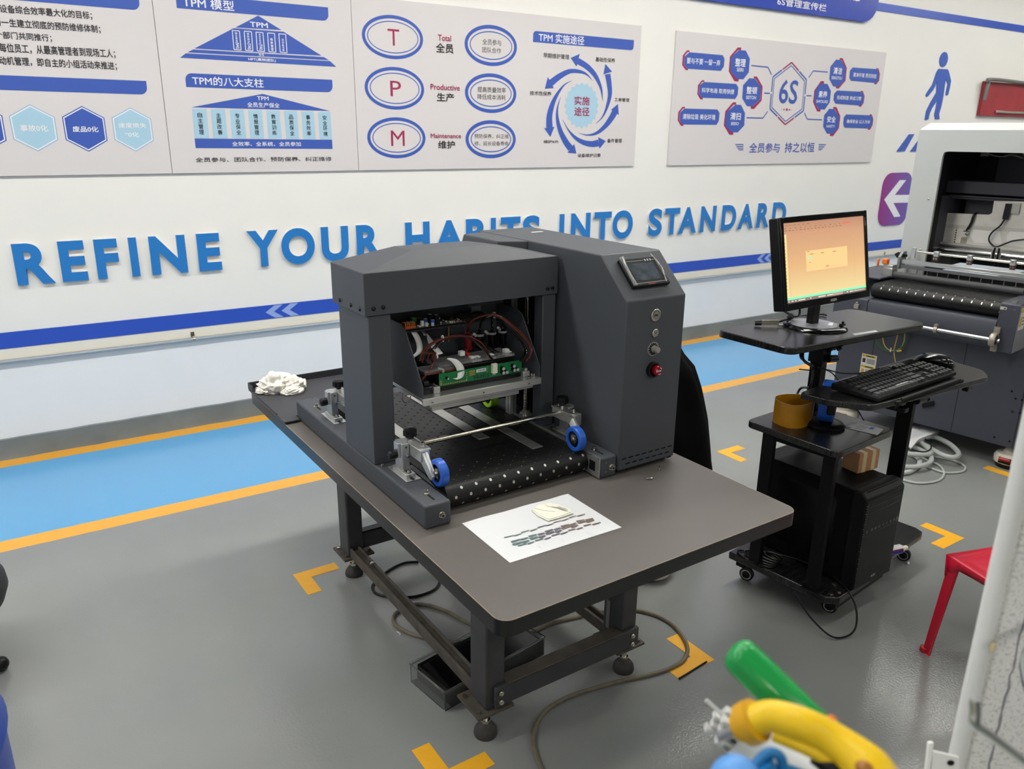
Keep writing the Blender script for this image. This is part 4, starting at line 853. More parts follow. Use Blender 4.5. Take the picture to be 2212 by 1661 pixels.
# dampers
for (x, yy, m) in ((.391, .78, REDINK), (.4285, .78, BLACKG), (.4685, .78, BLACKG), (.505, .78, BLACKG)):
    z0_ = .287 if x < .4 else .286
    q = MB(); q.lathe([(.0035, -.012), (.0045, 0), (.0125, .002), (.0125, .008), (.0105, .009), (.0105, .036), (.0125, .037), (.0125, .042), (.005, .043), (.0042, .055)], (x, yy, z0_), (0, 0, 1), 20); d = q.build('ink_damper', m, CP)
    q = MB(); q.lathe([(.0128, .0365), (.0128, .0425), (.0118, .0425)], (x, yy, z0_), (0, 0, 1), 20); q.build('damper_rim', mat('frosted_rim', (168, 168, 172), .3) if x > .4 else mat('pink_rim', (190, 110, 110), .3), d)
q = MB()
for (x, z) in ((.408, .331), (.446, .333), (.487, .339)): q.cyl((x, .776, z), (x + .010, .782, z - .008), .0042, 10)
q.build('white_fitting', WHITE, CP)
# ink tubes
BT, KT = BROWN_T, BLACK_T
def tb(pts, y0, y1, m, r=.0022):
    n = len(pts); P = [cy(a, b, y0 + (y1 - y0) * (i / (n - 1)) ** .5) for i, (a, b) in enumerate(pts)]
    MB().tube(P, r, 8, sm=6).build('ink_tube', m, CP)
tb([(410, 985), (440, 880), (530, 770), (700, 685), (880, 645), (1050, 655), (1200, 720), (1300, 830), (1310, 900), (1260, 960), (1180, 968), (1080, 935)], .67, .70, BT)
tb([(440, 990), (490, 850), (600, 745), (720, 690), (900, 655), (1060, 670), (1180, 760), (1290, 860), (1365, 960)], .68, .665, BT)
tb([(480, 985), (530, 880), (640, 760), (760, 680), (950, 650), (1100, 690), (1240, 800), (1380, 955)], .70, .66, KT)
tb([(520, 970), (590, 850), (690, 740), (800, 670), (1000, 655), (1150, 690), (1300, 780), (1450, 860), (1560, 880)], .70, .70, KT)
tb([(560, 950), (640, 820), (740, 710), (900, 660), (1060, 675), (1220, 750), (1380, 860), (1500, 900)], .71, .70, KT)
tb([(1050, 640), (1060, 540), (1120, 440), (1240, 385), (1390, 372), (1520, 430), (1650, 540), (1770, 650), (1870, 780), (1880, 900), (1820, 985)], .78, .622, BT, .0026)
tb([(1040, 640), (1050, 560), (1090, 460), (1200, 395), (1380, 365), (1530, 420), (1680, 540), (1800, 650), (1890, 790), (1895, 880), (1850, 960)], .785, .624, BT, .0024)
tb([(1205, 600), (1215, 500), (1260, 420), (1390, 378), (1500, 440), (1620, 560), (1730, 680), (1810, 810), (1800, 920), (1740, 985)], .78, .625, KT, .0028)
tb([(1365, 590), (1365, 480), (1370, 400), (1420, 372), (1520, 460), (1630, 580), (1740, 720), (1790, 850), (1740, 980)], .78, .628, KT, .0028)
tb([(1515, 575), (1515, 480), (1470, 390), (1410, 362), (1480, 390), (1580, 500), (1700, 620), (1790, 760), (1830, 870), (1790, 970)], .78, .624, KT, .0028)
tb([(960, 385), (970, 470), (1010, 560), (1020, 620)], .80, .78, BT, .002); tb([(985, 385), (1000, 450), (1040, 520), (1060, 560)], .80, .79, BT, .002)
for i, x in enumerate((470, 520, 560, 600, 620)): tb([(x - 20, 1000), (x - 40, 940), (x - 10, 870), (620, 905), (590, 1010), (520, 1130), (445, 1240 - i * 8)], .665, .66, (BT, KT)[i % 2], .0019)
tb([(1040, 830), (1030, 870), (1075, 915)], .765, .71, mat('clear_red_tube', (200, 60, 50), .15), .0042)
q = MB()
for c_, yy, r in ((cy(1400, 372, .765), .765, .0075), (cy(712, 668, .69), .69, .0045), (cy(635, 920, .662), .662, .0045)): q.tube([(c_.x, yy + r * math.cos(t), c_.z + r * math.sin(t)) for t in [k * math.pi / 8 for k in range(17)]], .0018, 6)
c_ = cy(720, 690, .68); q.box(c_.x - .0012, .679, c_.z - .008, c_.x + .0012, .681, c_.z + .004); q.build('cable_tie', WHITE, CP)
q = MB(); 
for a, b in ((1175, 945), (1360, 920), (1560, 850), (1590, 880), (970, 880), (1110, 950)): c_ = cy(a, b, .69); q.box(c_.x - .007, .685, c_.z - .006, c_.x + .007, .70, c_.z + .006)
q.build('white_tube_clip', WHITE, CP, .001)
q = MB(); q.tube([cy(650, 1080, .66), cy(720, 1100, .655), cy(720, 1140, .65)], .003, 8, sm=5); q.build('clear_drain_tube', mat('clear_tube', (190, 196, 196), .15, trans=.5), CP)
q = MB(); P0 = Vector((.163, .70, .212)); q.tube([(.150, .70, .225), (.148, .70, .208), (.156, .70, .198), (.167, .70, .202), (.172, .70, .214)], .0016, 8, sm=6); q.build('wire_hook', STEEL, CP)

# ------------------------------------------------------------------ things lying on the table
def on_table(x, y, z=0): return TO + TA * x + TB * y + Vector((0, 0, HT + z))
tr = thing('catch_tray', 'black sheet metal tray with upturned lip on the wall end of the low table', 'tray', on_table(0, 0), TH)
q = MB(); q.box(-.003, 1.225, .004, .047, 1.265, .010); q.box(-.003, 1.2651, .004, .60, 1.612, .010); q.box(-.003, 1.609, .010, .60, 1.612, .034); q.box(-.004, 1.56, .010, -.001, 1.612, .034)
q.prism([(-.004, 1.30, .010), (-.001, 1.30, .010), (-.001, 1.56, .010), (-.004, 1.56, .010)], (0, 0, .006))
q.build('tray_sheet', mat('tray_black_coat', (58, 58, 63), .5, bump=.1, bscale=600), tr, .0015)
q = MB(); q.box(.01, 1.24, .0002, .59, 1.60, .004); q.build('tray_underlay', BLACKM, tr)
q = MB(); q.box(.115, 1.19, .045, .55, 1.30, .047); q.prism([(.115, 1.30, .047), (.55, 1.30, .047), (.55, 1.36, .012), (.115, 1.36, .012)], (0, 0, -.002)); q.build('exit_ramp', mat('tray_black_coat', (58, 58, 63)), tr)
# crumpled white tissue
random.seed(11)
def crumple(q, c, rx, ry, rz, amp, seed, m=0, n=56, k=28):
    from mathutils import noise
    c = Vector(c); V = []
    for j in range(k + 1):
        t = math.pi * j / k
        for i in range(n):
            a = 2 * math.pi * i / n; d = Vector((math.sin(t) * math.cos(a), math.sin(t) * math.sin(a), math.cos(t)))
            h = 1 + amp * (.9 * noise.noise(d * 1.3 + Vector((seed, 0, 0))) + .9 * (.4 - abs(noise.noise(Vector((d.x * 2.2, d.y * 1.1, d.z * 2.6)) + Vector((0, seed, 0)))) * 2) + .16 * (.4 - abs(noise.noise(d * 5 + Vector((0, 0, seed))))))
            p_ = Vector((d.x * rx, d.y * ry, d.z * rz)) * h; p_.z = max(p_.z, -rz * .55); V.append(c + p_ + Vector((0, 0, rz * .55)))
    F = [((j + 1) * n + i, (j + 1) * n + (i + 1) % n, j * n + (i + 1) % n, j * n + i) for j in range(k) for i in range(n)]
    return q.add(V, F, m)
q = MB(); crumple(q, (-.008, .015, 0), .058, .048, .040, .30, 1.3); crumple(q, (.044, -.014, 0), .036, .034, .030, .36, 4.1); crumple(q, (.024, -.046, 0), .034, .022, .016, .3, 7.7); crumple(q, (-.05, .02, 0), .03, .04, .02, .35, 2.2)
t = q.build('crumpled_tissue', mat('white_tissue', (232, 228, 218), .85), None, smooth=80); t.location = on_table(.085, 1.53, .0105); tag(t, 'crumpled white tissue on the wall end of the low table', 'tissue')
# printed sheet
PAPERC = [(997.7, 1130.6), (1101.5, 1216), (1343, 1139.5), (1225.3, 1067.6)]
C4 = [on_z(x, y, HT + .0006) for x, y in PAPERC]; o0 = C4[1]; pu = (C4[2] - C4[1]); pv = (C4[0] - C4[1])
STR = [mat('teal_ink_streak', (86, 112, 112), .7), mat('grey_ink_streak', (98, 94, 102), .7), mat('brown_ink_streak', (120, 104, 94), .7), mat('faint_ink_smear', (208, 206, 206), .8)]
q = MB(); nx, ny = 16, 12
V = [o0 + pu * (i / nx) + pv * (j / ny) + Vector((0, 0, .0004 + .0012 * math.sin(i * .5) ** 2 * (j / ny) * (1 if 0 < i < nx else .3))) for j in range(ny + 1) for i in range(nx + 1)]
q.add(V, [(j * (nx + 1) + i, j * (nx + 1) + i + 1, (j + 1) * (nx + 1) + i + 1, (j + 1) * (nx + 1) + i) for j in range(ny) for i in range(nx)], 0)
def sheet_h(u): return .0026
PZ_ = vw(960, 1040, 5.53)
def pap(x, y, dz=.0022): return on_z(*PZ_((x, y)), HT + .0006 + dz)
def streak(a, b, w, m):
    A, B = pap(*a), pap(*b); d = (B - A).normalized(); nn = Vector((-d.y, d.x, 0)) * w / 2
    q.add([A - nn, A + (B - A) * .15 - nn * 1.6, B - nn, B + nn * .7, A + (B - A) * .2 + nn, A + nn], [(0, 1, 2, 3, 4, 5)], m)
row1 = [((715, 668), (830, 640)), ((830, 648), (920, 620)), ((915, 608), (1015, 578)), ((1025, 590), (1105, 562)), ((1110, 550), (1215, 518)), ((1215, 528), (1300, 500)), ((1300, 490), (1395, 462)), ((1400, 468), (1480, 440)), ((1485, 432), (1575, 405)), ((1585, 412), (1680, 386))]
row2 = [((795, 720), (905, 688)), ((910, 692), (1000, 668)), ((1005, 655), (1100, 630)), ((1115, 632), (1195, 612)), ((1200, 598), (1295, 570)), ((1310, 575), (1385, 550)), ((1390, 535), (1490, 510)), ((1495, 520), (1570, 492)), ((1575, 475), (1670, 455)), ((1680, 462), (1775, 438))]
row3 = [((815, 752), (925, 718)), ((930, 725), (1010, 702)), ((1020, 685), (1115, 658)), ((1125, 665), (1205, 642)), ((1210, 625), (1310, 595)), ((1325, 603), (1395, 578)), ((1395, 562), (1500, 530)), ((1510, 545), (1590, 515)), ((1590, 492), (1680, 470)), ((1690, 480), (1785, 455))]
row4 = [((875, 765), (985, 738)), ((995, 742), (1070, 715)), ((1080, 705), (1180, 680)), ((1195, 688), (1270, 662)), ((1280, 645), (1380, 618)), ((1390, 625), (1470, 598)), ((1475, 585), (1565, 562)), ((1580, 568), (1650, 545)), ((1660, 528), (1750, 505)), ((1765, 512), (1865, 485))]
for r_, w_ in ((row1, .0022), (row2, .004), (row3, .005), (row4, .0028)):
    for i, (a, b) in enumerate(r_): streak(a, b, w_ * 1.35, 1 if i < 3 else (2 if i < 6 else 3))
for i in range(16):
    x = random.uniform(1050, 1750); y = 780 - (x - 1000) * .27 + random.uniform(-20, 30); streak((x, y), (x + random.uniform(20, 60), y + random.uniform(20, 70)), .0006, 4)
s = q.build('printed_sheet', [PAPER] + STR, None, smooth=60); tag(s, 'white paper sheet with rows of staggered dark ink streaks on the low table', 'paper')
# folded wipe on the sheet
q = MB()
for k, poly in enumerate(([(1040, 345), (1110, 410), (1240, 475), (1400, 430), (1540, 380), (1500, 330), (1350, 275), (1230, 260), (1100, 300)], [(1050, 335), (1130, 400), (1240, 455), (1380, 420), (1520, 365), (1480, 330), (1350, 290), (1200, 300), (1120, 310)], [(1070, 322), (1140, 272), (1210, 290), (1300, 320), (1330, 360), (1200, 350)], [(1200, 280), (1255, 250), (1370, 300), (1460, 325), (1350, 310), (1240, 300)])):
    P = [pap(x, y, .0032 + k * .0016) for x, y in poly]; q.prism(P, (0, 0, .0013), 0 if k != 3 else 0)
q.add([pap(1345, 305, .0098), pap(1370, 296, .0098), pap(1480, 335, .0098), pap(1440, 340, .0098)], [(0, 1, 2, 3)], 1)
tag(q.build('folded_wipe', [mat('cream_cloth', (234, 232, 216), .9), mat('grey_smear', (176, 178, 170), .9)], None, .0006), 'small folded cream wipe lying on the printed sheet', 'cloth')
# two loose screws
for i, (px, py, rz, lab) in enumerate(((1424, 1017, .4, 'loose steel screw standing on its head on the table by the cabinet corner'), (1409, 1036, 2.4, 'loose steel screw lying on its side on the table in front of the cabinet'))):
    P = on_z(px, py, HT); q = MB()
    if i == 0: q.cyl((0, 0, .0), (0, 0, .004), .004, 12); q.cyl((0, 0, .004), (0, 0, .013), .0022, 10)
    else: q.cyl((0, 0, .004), (.004, 0, .004), .004, 12); q.cyl((.004, 0, .004), (.016, 0, .0025), .0022, 10)
    o = q.build('loose_screw', STEEL); o.location = P; o.rotation_euler = (0, 0, rz); tag(o, lab, 'screw', 'loose screws on the table')
# ------------------------------------------------------------------ the black computer trolley
CARTB = mat('black_wood_grain_board', (34, 33, 34), 0.38, bump=0.0)
def grain():
    m = bpy.data.materials.new('black_grained_laminate'); m.use_nodes = True; nt = m.node_tree; b = nt.nodes['Principled BSDF']
    tc = nt.nodes.new('ShaderNodeTexCoord'); mp = nt.nodes.new('ShaderNodeMapping'); mp.inputs['Scale'].default_value = (8, 260, 8); n = nt.nodes.new('ShaderNodeTexNoise'); n.inputs['Scale'].default_value = 1.5; n.inputs['Detail'].default_value = 4
    rp = nt.nodes.new('ShaderNodeValToRGB'); rp.color_ramp.elements[0].position = .42; rp.color_ramp.elements[1].position = .62; rp.color_ramp.elements[0].color = s2l((12, 12, 13)); rp.color_ramp.elements[1].color = s2l((38, 37, 37))
    bp = nt.nodes.new('ShaderNodeBump'); bp.inputs['Strength'].default_value = .22; bp.inputs['Distance'].default_value = .0006
    L = nt.links; L.new(tc.outputs['Object'], mp.inputs[0]); L.new(mp.outputs[0], n.inputs['Vector']); L.new(n.outputs['Fac'], rp.inputs[0]); L.new(rp.outputs[0], b.inputs['Base Color']); L.new(n.outputs['Fac'], bp.inputs['Height']); L.new(bp.outputs[0], b.inputs['Normal']); b.inputs['Roughness'].default_value = .24
    return m
GRAIN = grain(); BSTEEL = mat('black_powder_steel', (14, 14, 15), .5, spec=.2)
CA = math.radians(7); CU, CV = Vector((math.cos(CA), math.sin(CA), 0)), Vector((-math.sin(CA), math.cos(CA), 0)); CO = Vector((1.995, 1.227, 0))
cart = thing('computer_trolley', 'black rolling computer trolley with monitor shelf and keyboard tray beside the grey table', 'trolley', CO, CA)
def cl(P): P = Vector(P) - CO; return Vector((P.dot(CU), P.dot(CV), P.z))
def board(name, pts, z0, z1, m, r=0.0, bev=.003, par=cart):
    P = [cl((x, y, z0)) for x, y in pts]
    if r:
        out = []
        for i, p_ in enumerate(P):
            a, c = P[i - 1], P[(i + 1) % len(P)]; da, dc = (a - p_).normalized(), (c - p_).normalized()
            for t in range(6): k = t / 5; q0, q1 = p_ + da * r, p_ + dc * r; out.append((q0 * (1 - k) + p_ * k) * (1 - k) + (p_ * (1 - k) + q1 * k) * k)
        P = out
    return MB().prism(P, (0, 0, z1 - z0)).build(name, m, par, bev)
tops = [(1.848, 1.676), (1.858, 1.396), (2.525, 1.379), (2.507, 1.651)]
ms = board('monitor_shelf', tops, .878, .9, GRAIN, .036)
q = MB(); P = [on_z(1540 + x / 3.687, 440 + y / 3.687, .9004) for x, y in ((1110, 1035), (1295, 1008), (1318, 1018), (1130, 1050))]; q.poly([cl(p_) for p_ in P]); q.build('white_sticker', PAPER, ms)
q = MB(); c_ = cl(on_z(1768, 722, .9)); q.cyl(c_ + Vector((0, 0, .0002)), c_ + Vector((0, 0, .0007)), .004, 12); q.build('hole_plug', HOLE, ms)
kt = [(1.962, 1.425), (1.978, 1.33), (2.045, 1.236), (2.64, 1.212), (2.70, 1.26), (2.722, 1.40), (2.715, 1.488)]
ktray = board('keyboard_tray', kt, .722, .742, GRAIN, .018)
q = MB(); P = [cl((2.05, 1.215, .742)), cl((2.66, 1.19, .742))]
P = [on_z(*p_, .742) for p_ in ((1940, 876), (2082, 826))]; d = (P[1] - P[0]).normalized(); n2 = Vector((-d.y, d.x, 0))
q.prism([cl(P[0]), cl(P[1]), cl(P[1] + n2 * .013), cl(P[0] + n2 * .013)], (0, 0, .010)); q.prism([cl(P[0] + d * .02), cl(P[1] - d * .02), cl(P[1] - d * .03 + n2 * .011), cl(P[0] + d * .03 + n2 * .011)], (0, 0, .016)); q.build('wrist_stop', BLACKM, ktray, .002)
mids = [(1.945, 1.60), (1.964, 1.266), (2.29, 1.296), (2.262, 1.625)]
board('middle_shelf', mids, .578, .6, GRAIN, .03)
def L2(u, v, z=0): return Vector((u, v, z))
def lbox(name, b, m, par=cart, bev=.002): return box(name, m, par, b, bev)
q = MB(); q.prism([L2(*p_, .085) for p_ in ((.0, .39), (.0, .03), (.03, .0), (.345, .0), (.345, .39))], (0, 0, .025)); q.build('base_board', GRAIN, cart, .004)
q = MB(); rb_ = [(.365, .39), (.365, .045), (.385, .018), (.64, .018), (.675, .03), (.69, .06), (.69, .36), (.66, .39)]; q.prism([L2(*p_, .095) for p_ in rb_], (0, 0, .016)); rb2 = q.build('base_board', GRAIN, cart, .003)
q = MB(); q.box(.03, .01, .06, .345, .04, .085); q.box(.02, .34, .06, .66, .37, .085); q.box(.30, .02, .06, .34, .37, .085); q.box(.345, .05, .06, .66, .08, .095); q.build('under_frame', BSTEEL, cart, .001)
for (u, v) in ((.55, .20), (.585, .14), (.615, .21), (.60, .10), (.03, .03), (.06, .02), (.09, .05), (.05, .30), (.08, .33)):
    q = MB(); q.lathe([(.009, 0), (.009, .0015), (.006, .003), (0, .0032)], (u, v, .1105), (0, 0, 1), 14); q.build('carriage_bolt', STEEL, cart)
for (u, v) in ((-.004, .29), (-.004, .08)):
    lg = lbox('upright', (u, v - .02, .1101, u + .022, v + .02, .578), BSTEEL); lbox('foot_bracket', (u - .01, v - .03, .1101, u + .05, v + .03, .114), BSTEEL, lg)
lbox('upright', (.275, .30, .4605, .297, .34, .578), BSTEEL); lbox('shelf_rail', (.0, .10, .56, .012, .27, .5779), BSTEEL)
pc_ = cl((2.45, 1.36, 0)); lbox('keyboard_post', (pc_.x - .012, pc_.y - .025, .111, pc_.x + .012, pc_.y + .025, .70), BSTEEL)
q = MB(); q.cyl((pc_.x - .02, pc_.y - .035, .66), (pc_.x + .05, pc_.y - .035, .66), .012, 14); q.cyl((pc_.x, pc_.y - .06, .69), (pc_.x + .05, pc_.y - .06, .69), .010, 14); q.box(pc_.x - .02, pc_.y - .05, .69, pc_.x + .02, pc_.y + .03, .7219)
for k in range(5): a = k * 1.2566; q.cyl((pc_.x + .052, pc_.y - .035, .66), (pc_.x + .052, pc_.y - .035 + .016 * math.cos(a), .66 + .016 * math.sin(a)), .006, 8)
q.build('tilt_clamp', BLACKP, cart, .002)
q = MB(); q.box(pc_.x - .16, pc_.y - .03, .66, pc_.x - .08, pc_.y + .03, .7219); q.box(pc_.x - .13, pc_.y - .05, .645, pc_.x - .10, pc_.y + .05, .66); q.build('tray_bracket', BLACKP, cart, .003)
q = MB(); kk = cl((2.565, 1.225, .70)); q.box(kk.x - .02, kk.y, .70, kk.x + .02, kk.y + .02, .7219); q.build('tray_stop', BLACKP, cart, .003)
po = cl((2.238, 1.565, 0))
q = MB(); q.box(po.x - .02, po.y - .02, .6001, po.x + .02, po.y + .02, .80); q.box(po.x - .015, po.y - .015, .80, po.x + .015, po.y + .015, .8779); q.box(po.x - .022, po.y - .022, .868, po.x + .022, po.y + .022, .8779); post = q.build('shelf_post', BSTEEL, cart, .003)
q = MB(); q.box(po.x - .026, po.y - .026, .765, po.x + .026, po.y + .026, .815); q.cyl((po.x, po.y - .026, .81), (po.x + .05, po.y - .028, .82), .010, 12); q.cyl((po.x + .0, po.y - .03, .78), (po.x + .045, po.y - .035, .775), .013, 12)
for k in range(5): a = k * 1.2566 + .3; q.cyl((po.x + .05, po.y - .028, .82), (po.x + .05 + .004, po.y - .028 + .020 * math.cos(a), .82 + .020 * math.sin(a)), .009, 10)
q.cyl((po.x + .044, po.y - .028, .82), (po.x + .06, po.y - .028, .82), .015, 14); q.build('post_clamp', BLACKP, cart, .002)
for (u, v) in ((.055, .345), (.10, .06), (.62, .345), (.62, .06)):
    q = MB(); q.lathe([(0, -.009), (.02, -.009), (.0245, -.006), (.0245, .006), (.02, .009), (0, .009)], (u, v, .0246), (1, .25, 0), 24, 0); q.lathe([(.014, -.0095), (.018, -.0098), (.018, -.009)], (u, v, .0246), (1, .25, 0), 24, 1); q.box(u - .012, v - .012, .05, u + .012, v + .012, .0605, 0); q.lathe([(.008, -.02), (.027, -.02), (.027, .02), (.008, .02)], (u, v, .034), (0, 0, 1), 3, 0) if False else None
    q.build('caster', [BLACKP, CHROME], cart)

# monitor
MS = Vector((2.077, 1.4725, 1.131)); tilt = math.atan2(.055, .265)
mon = thing('monitor', 'black framed monitor with a lit peach coloured screen on the trolley', 'monitor', (2.15, 1.53, .9004), 0)
MX = Vector((1, 0, .012)).normalized(); MY = Vector((0, math.sin(tilt), math.cos(tilt))); MN = MX.cross(MY)
def mp(x, y, n=0): return MS + MX * x + MY * y + MN * n - Vector((2.15, 1.53, .9004))
def mbx(q, x0, y0, n0, x1, y1, n1, m=0):
    V = [mp(x, y, n) for n in (n0, n1) for (x, y) in ((x0, y0), (x1, y0), (x1, y1), (x0, y1))]; return q.add(V, [(3, 2, 1, 0), (4, 5, 6, 7), (0, 1, 5, 4), (1, 2, 6, 5), (2, 3, 7, 6), (3, 0, 4, 7)], m)
HW, HH = .2025, .1345
q = MB(); mbx(q, -HW, -HH, -.04, HW, HH, -.004); mbx(q, -.12, -.09, -.065, .12, .09, -.04); q.build('housing', BLACKP, mon, .004)
q = MB(); bl, bt, bb = .014, .017, .022
for b in ((-HW, -HH, -.004, -HW + bl, HH, .003), (HW - .012, -HH, -.004, HW, HH, .003), (-HW + bl, HH - bt, -.004, HW - .012, HH, .003), (-HW + bl, -HH, -.004, HW - .012, -HH + bb, .003)): mbx(q, *b)
q.build('bezel', BLACKG, mon, .002)
def screenm():
    m = bpy.data.materials.new('lit_screen_with_angle_fade'); m.use_nodes = True; nt = m.node_tree; b = nt.nodes['Principled BSDF']; b.inputs['Base Color'].default_value = (0, 0, 0, 1); b.inputs['Roughness'].default_value = .4
    tc = nt.nodes.new('ShaderNodeTexCoord'); sp = nt.nodes.new('ShaderNodeSeparateXYZ'); mr = nt.nodes.new('ShaderNodeMapRange'); z0 = mp(0, -HH).z; mr.inputs['From Min'].default_value = z0 + .02; mr.inputs['From Max'].default_value = mp(0, HH).z - .015
    rp = nt.nodes.new('ShaderNodeValToRGB'); e = rp.color_ramp.elements; e[0].color = s2l((253, 232, 168)); e[0].position = .0; e[1].color = s2l((196, 142, 112)); e[1].position = 1.0; k = e.new(.45); k.color = s2l((240, 190, 134)); k = e.new(.85); k.color = s2l((218, 164, 126))  # viewing-angle fade of the panel put into the emission colour
    L = nt.links; L.new(tc.outputs['Object'], sp.inputs[0]); L.new(sp.outputs['Z'], mr.inputs[0]); L.new(mr.outputs[0], rp.inputs[0]); L.new(rp.outputs[0], b.inputs['Emission Color']); b.inputs['Emission Strength'].default_value = 0.86
    return m
def em(n, c): return mat(n, c, .4, emit=.86)
SL, SR, SB, ST_ = -HW + bl, HW - .012, -HH + bb, HH - bt
q = MB(); q.add([mp(SL, SB, -.002), mp(SR, SB, -.002), mp(SR, ST_, -.002), mp(SL, ST_, -.002)], [(0, 1, 2, 3)], 0)
SWd, SHt = SR - SL, ST_ - SB
def sr(u0, v0, u1, v1, m, n=-.0016): q.add([mp(SL + SWd * u, SB + SHt * v, n) for u, v in ((u0, v0), (u1, v0), (u1, v1), (u0, v1))], [(0, 1, 2, 3)], m)
sr(0, 0, 1, .038, 1); sr(0, .038, 1, .066, 2); sr(0, .066, .035, .86, 3)
sr(.05, .86, .86, .863, 4); sr(.05, .08, .0525, .86, 4); sr(.858, .2, .86, .86, 4)
for u, w_ in ((.02, .015), (.06, .02), (.1, .015), (.14, .08), (.28, .015), (.38, .09), (.49, .09), (.60, .06), (.74, .02), (.78, .03)): sr(u, .012, u + w_, .026, 5)
sr(.56, .002, .69, .036, 9, -.0014)
for i in range(14): sr(.8 + i * .013, .012, .807 + i * .013, .026, 5)
random.seed(2)
for i in range(16): u = .02 + i * .044; sr(u, .90, u + random.uniform(.015, .03), .908, 6)
for i in range(12): u = .02 + i * .06; sr(u, .925, u + random.uniform(.008, .016), .937, 6)
for i in range(6): u = .03 + i * .05; sr(u, .965, u + random.uniform(.015, .035), .972, 6)
sr(.72, .925, .83, .94, 8)
for i in range(16): sr(.006, .12 + i * .045, .022, .13 + i * .045, 6)
sr(.01, .52, .02, .53, 8)
u0, v0, u1, v1 = .25, .36, .77, .63
sr(u0, v0, u1, v1, 7, -.0014)
for a in ((u0, v0, u1, v0 + .003), (u0, v1 - .003, u1, v1), (u0, v0, u0 + .002, v1), (u1 - .002, v0, u1, v1)): sr(*a, 4, -.0012)
sr(.265, .612, .30, .619, 6, -.0012)
for u in (.30, .43, .58): sr(u, .575, u + .045, .583, 6, -.0012); sr(u + .06, .57, u + .1, .588, 7, -.0011)
sr(.275, .52, .315, .545, 2, -.0012); sr(.285, .475, .305, .482, 6, -.0012); sr(.49, .39, .53, .41, 4, -.0013)
q.build('screen', [screenm(), em('taskbar', (120, 106, 100)), em('green_bar', (120, 226, 170)), em('tool_column', (214, 196, 132)), em('screen_lines', (196, 130, 104)), em('taskbar_icons', (240, 226, 210)), em('screen_text', (120, 92, 74)), em('dialog', (230, 180, 124)), em('red_screen_mark', (206, 92, 84)), em('active_task', (168, 140, 130))], mon, smooth=0)
q = MB(); q.text('AIGEN', mp(.005, -HH + .006, .0033), MX * .03, MY * .008, 0, .05); q.build('maker_name', mat('silver_print', (180, 180, 180), .4), mon)
q = MB(); q.box(-.018, .005, .006, .018, .028, .16); q.box(-.018, -.02, .09, .018, .02, .15) ; q.build('neck', BLACKP, mon, .003)
q = MB(); q.lathe([(0, 0), (.092, 0), (.095, .002), (.088, .008), (.07, .0105), (0, .0105)], (0, 0, 0), (0, 0, 1), 48); q.build('stand_base', BLACKG, mon)
q = MB(); q.lathe([(.0, .0108), (.074, .0108), (.074, .0116), (0, .0116)], (-.008, .008, 0), (0, 0, 1), 40); q.build('base_film', mat('scuffed_clear_film', (150, 150, 156), .3, trans=.3, var=.3, vscale=30), mon)
q = MB(); q.poly([(.012, -.03, .0119), (.05, -.012, .0119), (.056, -.022, .0119), (.02, -.044, .0119)]); q.build('paper_slip', PAPER, mon)
q = MB(); q.box(.045, -.062, .0105, .062, -.05, .016); q.cyl((.055, -.056, .016), (.055, -.056, .024), .004, 10); q.build('clip', BLACKP, mon)
# monitor cables and the connector bracket lying beside it
def zpt(x, y, z): return on_z(1540 + x / 3.687, 440 + y / 3.687, z)
q = MB(); a = mp(-.08, -.09, -.06) + mon.location
q.tube([a, a + Vector((-.01, .03, -.05)), zpt(630, 900, .93), zpt(560, 930, .91), zpt(520, 940, .906)], .0035, 8, sm=6); q.tube([a + Vector((.02, 0, 0)), zpt(690, 880, .95), zpt(640, 900, .92), zpt(590, 945, .907), zpt(600, 970, .906)], .0035, 8, sm=6); q.tube([zpt(625, 905, .915), zpt(720, 890, .906), zpt(860, 880, .905), zpt(905, 888, .905)], .003, 8, sm=6); q.tube([zpt(640, 885, .932), zpt(600, 915, .918)], .009, 12)
tag(q.build('monitor_cables', BLACKP), 'black video cables dropping from the monitor to the trolley shelf', 'cable')
g = thing('connector_bracket', 'small silver bracket with cable plugs lying on the trolley shelf beside the monitor', 'bracket', zpt(470, 975, .9004), -.6)
q = MB(); q.box(-.035, -.004, .004, .02, .0, .02); q.box(.018, -.012, .004, .034, -.0, .008); q.box(.018, -.004, .004, .021, 0, .02); q.build('metal_plate', mat('nickel_plate', (190, 184, 168), .25, metal=.9), g, .0008)
q = MB(); q.cyl((-.035, -.002, .008), (-.055, .0, .007), .0055, 10); q.cyl((-.035, .004, .014), (-.052, .012, .01), .0055, 10); q.build('plug', BLACKP, g)
q = MB(); q.box(.036, -.008, .0, .06, .006, .012, 0); q.box(.042, -.0082, .006, .056, -.008, .009, 1); q.build('blue_tongue_plug', [BLACKP, BLUE_C], g, .0008)
# keyboard
ko = Vector((2.070, 1.236, .7425)); ka = math.atan2(1.252 - 1.222, 2.553 - 2.076)
kb = thing('keyboard', 'black keyboard with raised keys on the trolley tray', 'keyboard', ko, ka)
KW, KD = .472, .152
q = MB(); q.prism([(0, 0, .004), (0, 0, .016), (0, KD, .024), (0, KD, .004)], (KW, 0, 0)); q.build('case', BLACKM, kb, .003)
q = MB(); random.seed(4)
KEYG = mat('worn_shiny_key', (74, 74, 76), .25)
def key(x, y, w_, d_, m=0):
    z = .016 + .008 * y / KD; q.add([(x, y, z), (x + w_, y, z), (x + w_, y + d_, z + .001), (x, y + d_, z + .001), (x + .0022, y + .002, z + .0085), (x + w_ - .0022, y + .002, z + .0085), (x + w_ - .0022, y + d_ - .003, z + .0095), (x + .0022, y + d_ - .003, z + .0095)], [(4, 5, 6, 7), (0, 1, 5, 4), (1, 2, 6, 5), (2, 3, 7, 6), (3, 0, 4, 7)], m)
u = .0198
